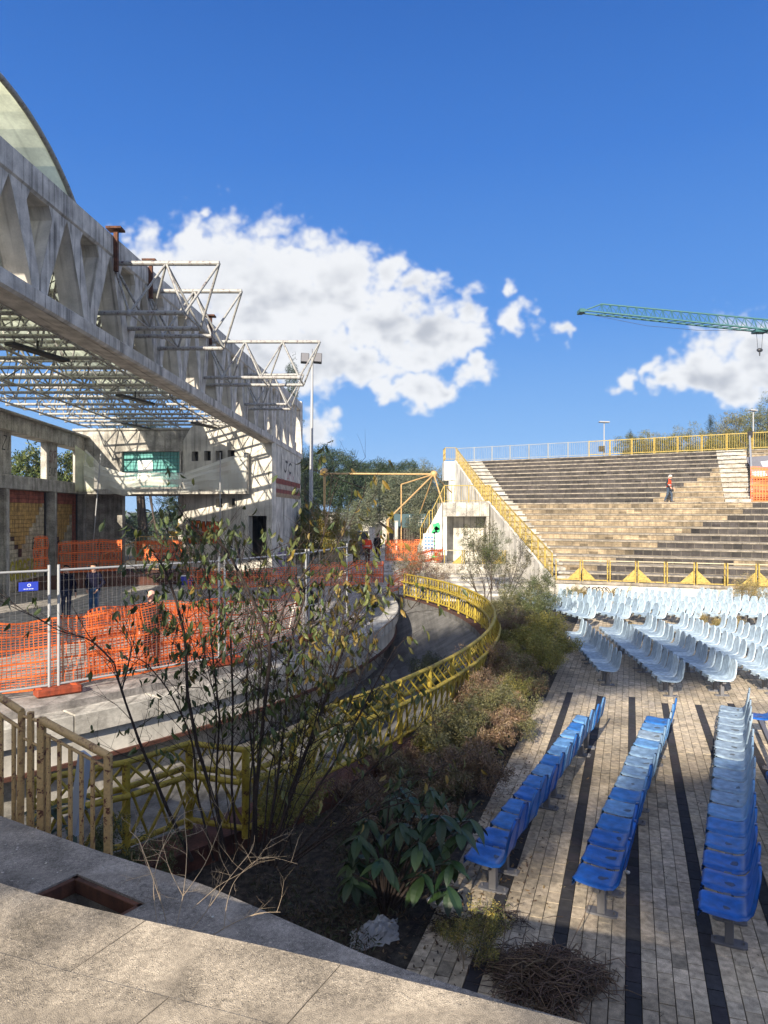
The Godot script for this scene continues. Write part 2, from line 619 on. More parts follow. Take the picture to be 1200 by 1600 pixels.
func ring_strip(b: B, cx: float, cd: float, r0: float, y0: float, r1: float, y1: float, a0: float, a1: float, k: int) -> void:
	for i in k:
		var q := []
		for e in [[r0, y0, i], [r0, y0, i + 1], [r1, y1, i + 1], [r1, y1, i]]:
			var a: float = lerpf(a0, a1, float(e[2]) / k)
			q.append(Vector3(cx + e[0] * cos(a), e[1], -(cd + e[0] * sin(a))))
		b.quad(q[0], q[3], q[2], q[1])

func ground() -> void:
	var b := B.new()
	var rs := [CR, 26.0, 40.0, 80.0, 200.0, 700.0]
	for i in rs.size() - 1:
		ring_strip(b, CX, CD, rs[i], -0.02, rs[i + 1], -0.02, 0.0, TAU, 72)
	struct("ground", b, mats.earth, "dry bare earth around the theatre and under the far trees")
	b = B.new()
	ring_strip(b, CX, CD, 0.5, -1.3, CR, -1.3, 0.0, TAU, 72)
	struct("moat_floor", b, mats.moat_floor, "dark concrete floor of the sunken moat before the stage")
	b = B.new()
	ring_strip(b, CX, CD, CR - 2.6, -1.296, CR - 0.25, 0.06, -1.2, 1.0, 60)
	ring_strip(b, CX, CD, CR - 0.25, 0.06, CR - 0.25, 0.24, -1.2, 1.0, 60)
	struct("moat_bank", b, mats.moat_floor, "sloping concrete bank of the moat under the yellow truss rail")
	b = B.new()
	ring_strip(b, CX, CD, CR - 0.25, 0.24, CR + 0.3, 0.24, -1.2, 1.0, 60)
	ring_strip(b, CX, CD, CR + 0.3, 0.24, CR + 0.3, -0.3, -1.2, 1.0, 60)
	struct("moat_kerb", b, mats.trim_rust, "brown kerb along the foot of the yellow truss rail")
	# the stage: slab, its rim, and the wall below the rim
	b = B.new()
	var p := arc(SX, SD, SR - 1.15, -1.35, 0.42, 40)
	p.append_array(PackedVector2Array([v2(-3.2, 40.0), v2(-4.6, 49.5), v2(-26, 49.5), v2(-26, 6)]))
	b.slab(p, -1.35, 0.3)
	struct("stage_floor", b, mats.stage_floor, "worn pale floor of the round open-air stage")
	b = B.new()
	for s in 26:
		var a0 := lerpf(-1.35, 0.6, s / 26.0) + 0.0006
		var a1 := lerpf(-1.35, 0.6, (s + 1) / 26.0) - 0.0006
		var q := arc(SX, SD, SR, a0, a1, 3)
		var q2 := arc(SX, SD, SR - 0.5, a0, a1, 3)
		q2.reverse()
		q.append_array(q2)
		b.slab(q, -0.02, 0.34, 0.02, true)
	struct("stage_rim", b, mats.concrete_pale, "pale concrete rim curving round the stage edge")
	b = B.new()
	ring_strip(b, SX, SD, SR - 0.12, -0.02, SR - 0.12, -0.5, -1.35, 0.6, 60)
	struct("stage_rim_wall", b, mats.plaster_wall, "whitish wall under the rim of the stage")
	b = B.new()
	ring_strip(b, SX, SD, SR - 0.12, -0.5, SR - 0.06, -0.5, -1.35, 0.6, 60)
	ring_strip(b, SX, SD, SR - 0.06, -0.5, SR - 0.06, -0.57, -1.35, 0.6, 60)
	ring_strip(b, SX, SD, SR - 0.06, -0.57, SR - 0.5, -0.57, -1.35, 0.6, 60)
	struct("stage_wall_trim", b, mats.trim_rust, "rust brown strip along the stage wall")
	b = B.new()
	ring_strip(b, SX, SD, SR - 0.5, -0.57, SR - 0.5, -1.32, -1.35, 0.6, 60)
	ring_strip(b, SX, SD, SR - 0.5, 0.0, SR - 1.15, 0.0, -1.35, 0.6, 60)
	struct("stage_lower_wall", b, mats.concrete_grey, "grey recessed lower wall of the stage above the moat")
	paving()

# paving of the auditorium: courses of small clay pavers with a dark course now and then
const PD := Vector2(0.318, 0.948)

func bed_edge(d: float) -> float:
	var k := [[4.0, -1.2], [6.5, 0.0], [7.54, 0.6], [9.97, 1.2], [13.2, 2.3], [16.9, 3.85], [22.4, 4.9], [27.0, 5.6], [34.0, 5.9]]
	for i in k.size() - 1:
		if d <= k[i + 1][0]:
			return lerpf(k[i][1], k[i + 1][1], (d - k[i][0]) / (k[i + 1][0] - k[i][0]))
	return 5.9

func paving() -> void:
	var b := B.new()
	var bed := PackedVector2Array()
	var sheet := PackedVector2Array()
	for i in 31:
		var d := 2.6 + i * 1.05
		sheet.append(v2(bed_edge(maxf(d, 4.0)), d))
	sheet.append_array(PackedVector2Array([v2(26, 34.1), v2(26, 1), v2(-1.2, 1.0)]))
	b.flat(sheet, 0.0)
	var root := struct("paving", b, mats.joint, "auditorium paving of small buff pavers with dark courses between the seat rows")
	b = B.new()
	for i in 31:
		var d := 2.6 + i * 1.05
		bed.append(v2(bed_edge(maxf(d, 4.0)) + 0.05, d))
	for i in 31:
		var a := lerpf(0.62, -0.95, i / 30.0)
		bed.append(v2(CX + (CR + 0.2) * cos(a), CD + (CR + 0.2) * sin(a)))
	b.flat(bed, 0.012)
	struct("planting_bed", b, mats.soil, "dark soil of the overgrown bed beside the moat rail")
	var pw := 0.126
	var pl := 0.21
	var items := []
	var qn := Vector2(PD.y, -PD.x)
	for ci in range(-14, 170):
		var q := ci * pw + 0.02
		var dark := posmod(ci, 5) == 0
		for ri in range(12, 175):
			var pp := ri * pl + (pl * 0.5 if posmod(ci, 2) == 1 else 0.0)
			var c := PD * pp + qn * q
			if c.y < 2.4 or c.y > 33.6 or c.x > c.y * 0.53 + 1.4 or c.x < -1.0: continue
			if c.x < bed_edge(maxf(c.y, 4.0)) + 0.1: continue
			if c.y < 3.0 and c.x < 1.2: continue
			items.append([c.length_squared() if c.y > 3.4 and c.x < c.y * 0.52 else 9999.0 + c.y, c, dark and pp < 16.35 - fmod(absf(q) * 3.7, 0.5)])
	items.sort_custom(func(a, b2): return a[0] < b2[0])
	var variants := {}
	var dirt := FastNoiseLite.new()
	dirt.seed = 12
	dirt.frequency = 0.35
	dirt.fractal_octaves = 4
	var rest := B.new()
	var ang := atan2(PD.x, PD.y)
	var base := Basis(Vector3.UP, -ang)
	for i in items.size():
		var it = items[i]
		var c: Vector2 = it[1]
		var t := Transform3D(base.rotated(Vector3.RIGHT, rr(-0.012, 0.012)), Vector3(c.x, 0.012 + rr(-0.003, 0.002), -c.y))
		var k := rng.randi() % 9
		var tone := rr(0.86, 1.1) * clampf(1.0 + dirt.get_noise_2d(c.x, c.y) * 0.9, 0.55, 1.2)
		if rng.randf() < 0.03: tone *= 0.7
		var col: Color = Color(0.036, 0.035, 0.042) if it[2] else [Color(0.63, 0.525, 0.375), Color(0.67, 0.56, 0.415), Color(0.57, 0.485, 0.36)][k % 3]
		if i < 300:
			var kt := int(round(tone * 8.0))
			tone = kt / 8.0
			var key := "%d%s%d" % [k % 3, it[2], kt]
			if not variants.has(key):
				var m := B.new()
				m.col = Color(col.r * tone, col.g * tone, col.b * tone)
				m.box(Transform3D(), Vector3(pw - 0.007, 0.03, pl - 0.007), 0.0025)
				variants[key] = m.mesh()
			var o := put("paver", variants[key], mats.paver, root, true)
			o.transform = t
		else:
			rest.col = Color(col.r * tone, col.g * tone, col.b * tone)
			var hx := (pw - 0.007) * 0.5
			var hz := (pl - 0.007) * 0.5
			var y := 0.013
			var q0 := t * Vector3(-hx, y, -hz)
			var q1 := t * Vector3(-hx, y, hz)
			var q2 := t * Vector3(hx, y, hz)
			var q3 := t * Vector3(hx, y, -hz)
			var dn := Vector3(0, -0.024, 0)
			rest.quad(q0, q1, q2, q3)
			if c.y < 16.0:
				rest.quad(q1, q1 + dn, q2 + dn, q2)
				rest.quad(q2, q2 + dn, q3 + dn, q3)
				rest.quad(q0, q0 + dn, q1 + dn, q1)
	meta(put("paver_field", rest, mats.paver, root), "", "", "", "stuff")


# ---------------------------------------------------------------- the stand under the camera
func along(line: PackedVector2Array, s: float) -> Vector2:
	for i in line.size() - 1:
		var l := line[i].distance_to(line[i + 1])
		if s <= l or i == line.size() - 2: return line[i].lerp(line[i + 1], s / l)
		s -= l
	return line[line.size() - 1]

func length_of(line: PackedVector2Array) -> float:
	var s := 0.0
	for i in line.size() - 1: s += line[i].distance_to(line[i + 1])
	return s

func shifted(line: PackedVector2Array, w: float) -> PackedVector2Array:
	var out := PackedVector2Array()
	for i in line.size():
		var d := (line[mini(i + 1, line.size() - 1)] - line[maxi(i - 1, 0)]).normalized()
		out.append(line[i] + Vector2(-d.y, d.x) * w)
	return out

# slabs laid end to end along an edge, from the edge to a line w behind it
func course(called: String, line: PackedVector2Array, w0: float, w1: float, step: float, first: float, y0: float, y1: float, mt: Material, root: Node3D) -> void:
	var a := shifted(line, w0)
	var b := shifted(line, w1)
	var la := length_of(a)
	var lb := length_of(b)
	var s := first
	while s < la - 0.2:
		var e := minf(s + step, la)
		var m := B.new()
		m.col = Color.WHITE * rr(0.9, 1.08)
		var p := PackedVector2Array()
		for k in 4: p.append(along(a, lerpf(s + 0.002, e - 0.002, k / 3.0)))
		for k in 4: p.append(along(b, lerpf(e - 0.002, s + 0.002, k / 3.0) * lb / la))
		m.slab(p, y0, y1, 0.0012)
		put(called, m, mt, root)
		s = e

func smooth_line(pts: Array) -> PackedVector2Array:
	var cv := Curve2D.new()
	for i in pts.size():
		var p := v2(pts[i][0], pts[i][1])
		var t := (v2(pts[mini(i + 1, pts.size() - 1)][0], pts[mini(i + 1, pts.size() - 1)][1]) - v2(pts[maxi(i - 1, 0)][0], pts[maxi(i - 1, 0)][1])) / 6.0
		cv.add_point(p, -t, t)
	return cv.tessellate(3, 2.0)

func near_stand() -> void:
	var e2 := smooth_line([[-7, 8.3], [-4.1, 6.25], [-2.78, 5.33], [-1.84, 4.77], [-1.01, 4.31], [-0.125, 3.68], [0.44, 3.36], [0.91, 3.14], [2.5, 2.35], [5, 1.3]])
	var e1 := smooth_line([[-7, 6.2], [-3.2, 4.05], [-1.655, 3.172], [-0.326, 2.674], [0.64, 2.297], [2.5, 1.5], [5, 0.4]])
	var e0 := smooth_line([[-7, 5.4], [-3, 3.2], [-1.17, 2.22], [-0.92, 2.07], [0.3, 1.2], [2, 0.1], [5, -1.7]])
	# lower ledge with a square shaft
	var h0 := Vector3(-1.869, 1.700, -4.478)
	var h1 := Vector3(-1.343, 1.700, -4.141)
	var across := Vector2(h1.x - h0.x, h1.z - h0.z)
	var back := Vector2(-across.y, across.x)
	var hole := PackedVector2Array([Vector2(h0.x, h0.z), Vector2(h1.x, h1.z), Vector2(h1.x, h1.z) + back, Vector2(h0.x, h0.z) + back])
	var body := e2.duplicate()
	var rev := shifted(e1, 0.15)
	rev.reverse()
	body.append_array(rev)
	var b := B.new()
	# the ledge is cut at the shaft: left part, right part, and the strips before and behind it
	var cutdir := back.normalized()
	var big := 20.0
	var c0 := hole[0]
	var c1 := hole[1]
	var left := Geometry2D.intersect_polygons(body, PackedVector2Array([c0 - cutdir * big, c0 + cutdir * big, c0 + cutdir * big - across.normalized() * big, c0 - cutdir * big - across.normalized() * big]))
	var right := Geometry2D.intersect_polygons(body, PackedVector2Array([c1 - cutdir * big, c1 + cutdir * big, c1 + cutdir * big + across.normalized() * big, c1 - cutdir * big + across.normalized() * big]))
	var front := Geometry2D.intersect_polygons(body, PackedVector2Array([c0, c1, c1 - cutdir * big, c0 - cutdir * big]))
	var behind := Geometry2D.intersect_polygons(body, PackedVector2Array([hole[3], hole[2], hole[2] + cutdir * big, hole[3] + cutdir * big]))
	for set_ in [left, right, front, behind]:
		for p in set_: b.slab(p, 0.0, 1.7, 0.0)
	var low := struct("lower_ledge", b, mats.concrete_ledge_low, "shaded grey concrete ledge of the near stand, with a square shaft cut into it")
	b = B.new()
	b.flat(hole, 1.1)
	put("shaft_floor", b, mats.soil, low)
	b = B.new()
	var md := (c0 + hole[2]) * 0.5
	for i in 4:
		var p0 := hole[i]
		var p1 := hole[(i + 1) % 4]
		var inn := (md - (p0 + p1) * 0.5).normalized() * 0.022
		var a3 := Vector3(p0.x + inn.x, 1.65, p0.y + inn.y)
		var b3 := Vector3(p1.x + inn.x, 1.65, p1.y + inn.y)
		b.bar(a3, b3, 0.035, 0.085, 0.004)
	put("shaft_frame", b, mats.rust, low)
	# a thin lip below the ledge
	b = B.new()
	var lip := shifted(e2, -0.16)
	var lr := e2.duplicate()
	lr.reverse()
	lip.append_array(lr)
	b.slab(lip, 0.0, 1.58, 0.01)
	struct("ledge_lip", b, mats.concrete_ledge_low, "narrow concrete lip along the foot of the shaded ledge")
	# sunlit step: body, nosing slabs and slabs behind
	b = B.new()
	var st := shifted(e1, 0.03)
	var r0 := shifted(e0, 0.1)
	r0.reverse()
	st.append_array(r0)
	b.slab(st, 0.0, 2.22)
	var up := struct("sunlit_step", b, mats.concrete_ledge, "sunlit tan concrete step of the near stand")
	course("slab", e1, 0.0, 0.36, 0.83, 0.28, 2.16, 2.3, mats.concrete_ledge, up)
	course("slab", e1, 0.3615, 0.74, 0.83, 0.71, 2.16, 2.303, mats.concrete_ledge, up)
	course("slab", e1, 0.7415, 1.6, 1.3, 0.1, 2.16, 2.305, mats.concrete_ledge, up)
	# the step the photograph was taken from
	b = B.new()
	var st0 := e0.duplicate()
	var ch0 := (e0[e0.size() - 1] - e0[0]).normalized()
	st0.append(e0[e0.size() - 1] + Vector2(-ch0.y, ch0.x) * 2.2)
	st0.append(e0[0] + Vector2(-ch0.y, ch0.x) * 2.2)
	b.slab(st0, 0.0, 2.33, 0.02)
	struct("upper_step", b, mats.concrete_ledge, "next concrete step of the near stand, blurred at the corner of the view")
	for k in 6:
		b = B.new()
		var ch := (e0[e0.size() - 1] - e0[0]).normalized()
		var nk := Vector2(-ch.y, ch.x)
		var o0 := nk * (2.2 + k * 0.9)
		var o1 := nk * (3.1 + k * 0.9)
		b.slab(PackedVector2Array([e0[0] + o0, e0[e0.size() - 1] + o0, e0[e0.size() - 1] + o1, e0[0] + o1]), 0.0, 2.75 + k * 0.36)
		if k < 3: struct("rear_step", b, mats.concrete_ledge, "concrete step behind the viewpoint")

# ---------------------------------------------------------------- the far grandstand
const ORD := ["first", "second", "third", "fourth", "fifth", "sixth", "seventh", "eighth", "ninth", "tenth", "eleventh", "twelfth", "thirteenth", "fourteenth", "fifteenth"]
const ROWS := 22

func stand_l(t: float) -> Vector2:
	return v2(7.8, 33.5).lerp(v2(6.2, 62.0), t)

func stand_r(t: float) -> Vector2:
	return v2(17.9, 29.4).lerp(v2(30.2, 46.3), t)

func stand_t(k: float) -> float:
	# the aisle halfway up takes some room
	return (k if k <= 11.0 else k + 0.7) / 22.7

func stand_y(k: int) -> float:
	return 0.8 + 0.332 * k

func lerp2(a: Vector2, b: Vector2, t: float, y: float) -> Vector3:
	var p := a.lerp(b, t)
	return Vector3(p.x, y, p.y)

func grandstand() -> void:
	var root := thing("grandstand", "large concrete grandstand with worn beige and dark tiled rows across the court", "grandstand", Vector3(7.8, 0, -33.5))
	var ext := 1.25
	# front wall under the first row
	var b := B.new()
	var a0 := stand_l(0.0)
	var a1 := stand_l(0.0).lerp(stand_r(0.0), ext)
	var dirx := (a1 - a0).normalized()
	var nb := Vector2(dirx.y, -dirx.x)
	if nb.y > 0: nb = -nb
	b.slab(PackedVector2Array([a0, a1, a1 + nb * 1.2, a0 + nb * 1.2]), -0.1, 0.68)
	put("front_wall", b, mats.plaster_white, root)
	b = B.new()
	b.slab(PackedVector2Array([a0 - nb * 0.08, a1 - nb * 0.08, a1 + nb * 1.25, a0 + nb * 1.25]), 0.683, 0.8, 0.01, true)
	put("front_coping", b, mats.concrete_stand, root)
	var stain := FastNoiseLite.new()
	stain.seed = 8
	stain.frequency = 0.5
	stain.fractal_octaves = 4
	for k in ROWS:
		var y0 := stand_y(k)
		var y1 := y0 + 0.332
		var t0 := stand_t(k + (0.0 if k != 11 else 0.0)) + 0.028
		var t1 := stand_t(k + 1.0) + 0.028
		if k == 10: t1 = stand_t(11.01) + 0.028
		if k == 11: t0 = stand_t(11.01) + 0.028
		var l0 := stand_l(t0)
		var r0 := l0.lerp(stand_r(t0), ext)
		var l1 := stand_l(t1)
		var r1 := l1.lerp(stand_r(t1), ext)
		b = B.new()
		b.slab(PackedVector2Array([l0, r0, r1, l1]), y0 - 0.35, y1 - 0.07)
		put("step", b, mats.concrete_stand, root)
		# nosing: a thin overhanging lip
		b = B.new()
		var bk := (l1 - l0).normalized()
		b.slab(PackedVector2Array([l0 - bk * 0.07, r0 - bk * 0.07, r1 - bk * 0.075, l1 - bk * 0.075]), y1 - 0.068, y1, 0.006, true)
		put("tread", b, mats.concrete_stand, root)
		# facing blocks on the riser
		var tiles := B.new()
		var len := l0.distance_to(r0)
		var n := int(len / 0.42)
		for i in n:
			var p := l0.lerp(r0, (i + 0.5) / n)
			var x := p.x
			var dark := false
			if k < 11:
				var bx := lerpf(8.3, 20.5, (k + 0.5) / 11.0)
				dark = x > bx + rr(-0.2, 0.2)
				if k < 3 and x > 17.2 - k * 0.7: dark = k == 0 and x > 18.4
			else:
				var bx2 := lerpf(15.6, 25.0, (k - 10.5) / 11.0)
				dark = x < bx2 + rr(-0.2, 0.2)
				if x > bx2 + 15.0: dark = true
			var g := rr(0.93, 1.06) * clampf(1.05 + 1.1 * minf(0.12, stain.get_noise_2d(p.x, k * 0.55)), 0.3, 1.2)
			var cc := Color(0.09, 0.08, 0.076) if dark else Color(0.46, 0.36, 0.235)
			for h in 2:
				tiles.col = Color(cc.r * g, cc.g * g, cc.b * g) * rr(0.92, 1.06)
				if rng.randf() < 0.02: tiles.col = tiles.col * 0.45
				var hh := 0.115
				tiles.box(Transform3D(Basis(Vector3.UP, -atan2((r0 - l0).y, (r0 - l0).x)), Vector3(p.x, y0 + 0.02 + hh * (h + 0.5), p.y)), Vector3(len / n - 0.012, hh - 0.008, 0.05))
		meta(put("facing_blocks", tiles, mats.block, root), "", "", "", "stuff")
	# aisle halfway and landing at the top
	b = B.new()
	var tl := stand_l(stand_t(22.0) + 0.028)
	var tr := tl.lerp(stand_r(stand_t(22.0) + 0.028), ext)
	var dn := (tr - tl).normalized()
	var up := Vector2(dn.y, -dn.x)
	if up.y > 0: up = -up
	b.slab(PackedVector2Array([tl, tr, tr + up * 3.0, tl + up * 3.0]), 0.0, stand_y(22) - 0.005)
	put("top_walk", b, mats.concrete_stand, root)
	# stair flights: a half step before every riser, at the left end and, in the upper tier, at the right
	for fl in 2:
		for k in range(0 if fl == 0 else 11, 22):
			var y := stand_y(k) + 0.166
			var t := stand_t(k if k != 11 else 11.01) + 0.028
			var t2 := t - 0.5 * (stand_t(k + 1.0) - stand_t(float(k)))
			var s0 := 0.004 if fl == 0 else 0.70
			var s1 := 0.075 if fl == 0 else 0.765
			b = B.new()
			b.slab(PackedVector2Array([stand_l(t2).lerp(stand_r(t2), s0), stand_l(t2).lerp(stand_r(t2), s1), stand_l(t - 0.001).lerp(stand_r(t - 0.001), s1), stand_l(t - 0.001).lerp(stand_r(t - 0.001), s0)]), y - 0.17, y, 0.006)
			var q := t - 0.0042
			var w := t + 0.008
			b.slab(PackedVector2Array([stand_l(q).lerp(stand_r(q), s0), stand_l(q).lerp(stand_r(q), s1), stand_l(w).lerp(stand_r(w), s1), stand_l(w).lerp(stand_r(w), s0)]), y + 0.09, y + 0.172, 0.006)
			put("stair_step", b, mats.concrete_pale, root)
	stand_side(root)
	stand_fences()
	# graffiti on the front wall
	var gr := thing("wall_graffiti", "black looping graffiti on the white front wall below the grandstand fence", "graffiti", Vector3(8.752, 0.514, -33.000))
	b = B.new()
	var o := a0.lerp(a1, 0.09) - nb * 0.012
	var ux := Vector3(dirx.x, 0, dirx.y)
	for s in 5:
		var pts := []
		for i in 14:
			var a := i * 0.62 + s
			pts.append(Vector3(o.x, 0.36, o.y) + ux * (s * 0.34 + 0.17 * cos(a) + i * 0.012) + Vector3(0, 0.2 * sin(a * 1.3 + s), 0))
		ribbon(b, pts, 0.035, Vector3(-nb.x, 0, -nb.y))
	put("strokes", b, mats.black_ink, gr)

# a flat painted stroke along points lying on a wall with normal nrm
func ribbon(b: B, pts: Array, w: float, nrm: Vector3) -> void:
	for i in pts.size() - 1:
		var a: Vector3 = pts[i]
		var c: Vector3 = pts[i + 1]
		var d := (c - a).normalized()
		var s := d.cross(nrm).normalized() * w * 0.5
		b.quad(a - s - d * w * 0.2, c - s + d * w * 0.2, c + s + d * w * 0.2, a + s - d * w * 0.2)

# railing with posts, rails and thin bars following floor points
func bar_rail(root: Node3D, pts: Array, h: float, mt: Material, step: float, post: float = 0.03, gap: float = 0.15) -> void:
	for i in pts.size() - 1:
		var a: Vector3 = pts[i]
		var c: Vector3 = pts[i + 1]
		var l := Vector2(c.x - a.x, c.z - a.z).length()
		var n := maxi(1, int(round(l / step)))
		var bars := B.new()
		for k in n:
			var p0 := a.lerp(c, float(k) / n)
			var p1 := a.lerp(c, float(k + 1) / n)
			var m := B.new()
			m.box(Transform3D(Basis(), p0 + Vector3(0, h * 0.5, 0)), Vector3(post * 2.0, h, post * 2.0), 0.006)
			put("post", m, mt, root)
			m = B.new()
			m.bar(p0 + Vector3(0, h, 0), p1 + Vector3(0, h, 0), 0.06, 0.05, 0.008)
			put("handrail", m, mt, root)
			m = B.new()
			m.bar(p0 + Vector3(0, 0.1, 0), p1 + Vector3(0, 0.1, 0), 0.035, 0.035)
			put("lower_rail", m, mt, root)
			var nb := int(l / n / gap)
			for q in range(1, nb):
				var f := p0.lerp(p1, float(q) / nb)
				bars.box(Transform3D(Basis(), f + Vector3(0, h * 0.5 + 0.05, 0)), Vector3(0.016, h - 0.1, 0.016))
		meta(put("bars", bars, mt, root), "", "", "", "stuff")
	var e: Vector3 = pts[pts.size() - 1]
	var m2 := B.new()
	m2.box(Transform3D(Basis(), e + Vector3(0, h * 0.5, 0)), Vector3(post * 2.0, h, post * 2.0), 0.006)
	put("post", m2, mt, root)

func wall_between(b: B, a: Vector3, c: Vector3, base: float, th: float) -> void:
	# a wall whose top runs from a to c, foot at base
	var d := Vector2(c.x - a.x, c.z - a.z)
	var l := d.length()
	d = d / l
	var t := Transform3D(Basis(Vector3(d.x, 0, d.y), Vector3.UP, Vector3(d.x, 0, d.y).cross(Vector3.UP)), Vector3(a.x, 0, a.z))
	b.plate(t, PackedVector2Array([Vector2(0, base), Vector2(l, base), Vector2(l, c.y), Vector2(0, a.y)]), th)

func stand_side(root: Node3D) -> void:
	# white side walls under the two left flights
	var tm := stand_t(11.0) + 0.028
	var l0 := stand_l(0.0)
	var lm := stand_l(tm)
	var lt := stand_l(1.0)
	var ym := stand_y(11) + 0.02
	var yt := stand_y(22) + 0.05
	var p0 := Vector3(l0.x - 0.14, 0.95, l0.y)
	var pm := Vector3(lm.x - 0.14, ym + 0.15, lm.y)
	var pm2 := Vector3(lm.x - 0.16, ym + 0.15, lm.y - 1.6)
	var pt := Vector3(lt.x - 0.14, yt + 0.1, lt.y)
	var b := B.new()
	wall_between(b, p0, pm, -0.1, 0.24)
	put("side_wall", b, mats.plaster_white, root)
	b = B.new()
	wall_between(b, pm, pm2, -0.1, 0.25)
	wall_between(b, pm2, pt, -0.1, 0.24)
	put("side_wall", b, mats.plaster_white, root)
	b = B.new()
	b.cor(Vector3(pt.x - 1.0, yt - 1.6, pt.z - 2.0), Vector3(pt.x + 0.3, yt, pt.z + 0.2), 0.01)
	put("top_landing", b, mats.plaster_white, root)
	b = B.new()
	b.cor(Vector3(pt.x - 0.6, -0.1, pt.z - 1.7), Vector3(pt.x - 0.13, yt - 1.6, pt.z + 0.1))
	put("landing_pier", b, mats.plaster_white, root)
	var rail := thing("stair_railing", "yellow barred railing climbing both flights of the grandstand's left stair", "railing", p0)
	bar_rail(rail, [p0, pm, pm2, pt, pt + Vector3(-0.9, 0, 0.05), pt + Vector3(-0.9, 0, -1.9)], 1.05, mats.yellow_rail, 1.25)
	# portal block beside the landing
	var gate := thing("stair_portal", "white concrete portal with a deep opening under the landing, left of the grandstand", "portal", Vector3(5.7, 0, -47))
	var zf := -lm.y - 0.2
	var xr := pm.x - 0.14
	var d0 := 46.8
	b = B.new()
	b.cor(x3(3.75, ym - 0.85, d0), x3(xr, ym + 0.03, d0 + 5.0), 0.01)
	put("landing_slab", b, mats.concrete_pale, gate)
	b = B.new()
	b.cor(x3(3.75, -0.1, d0 + 0.02), x3(4.0, ym - 0.853, d0 + 5.0))
	put("left_pier", b, mats.plaster_white, gate)
	b = B.new()
	b.cor(x3(4.0, -0.1, d0 + 1.5), x3(xr, ym - 0.853, d0 + 1.9))
	put("back_wall", b, mats.plaster_wall, gate)
	b = B.new()
	b.cor(x3(xr - 0.18, -0.1, d0 + 0.05), x3(xr - 0.002, ym - 0.853, d0 + 1.5))
	put("right_pier", b, mats.concrete_grey, gate)
	# the flight going down to the left
	b = B.new()
	wall_between(b, x3(3.74, ym + 0.04, d0 + 0.15), x3(2.9, 2.9, d0 + 0.35), -0.1, 0.3)
	wall_between(b, x3(2.9, 2.9, d0 + 0.35), x3(2.5, 2.0, d0 + 0.55), -0.1, 0.3)
	put("flight_wall", b, mats.plaster_white, gate)
	b = B.new()
	wall_between(b, x3(3.74, ym - 0.5, d0 + 1.7), x3(2.3, 1.7, d0 + 1.9), -0.1, 1.6)
	put("flight", b, mats.concrete_grey, gate)
	var rail2 := thing("landing_railing", "yellow railing round the landing above the portal and down its left flight", "railing", x3(3.8, ym, d0))
	var y9 := ym + 0.035
	bar_rail(rail2, [x3(2.35, 1.75, d0 + 0.6), x3(2.9, 2.9, d0 + 0.35), x3(3.1, 2.95, d0 + 0.3), x3(3.85, y9, d0 + 0.12), x3(5.4, y9, d0 + 0.08), x3(xr + 0.1, y9, d0 + 0.06)], 1.08, mats.yellow_rail, 1.3)
	# green splash of paint on the pier
	var sp := thing("green_paint", "bright green spray paint on the white wall left of the portal", "graffiti", x3(3.4, 2.2, d0 + 0.02))
	b = B.new()
	b.col = Color(0.05, 0.5, 0.16)
	var pts := []
	for i in 9: pts.append(x3(3.32 + 0.12 * sin(i * 2.1), 3.1 - i * 0.27, d0 + 0.035))
	ribbon(b, pts, 0.42, Vector3(0, 0, 1))
	put("strokes", b, mats.plain, sp)

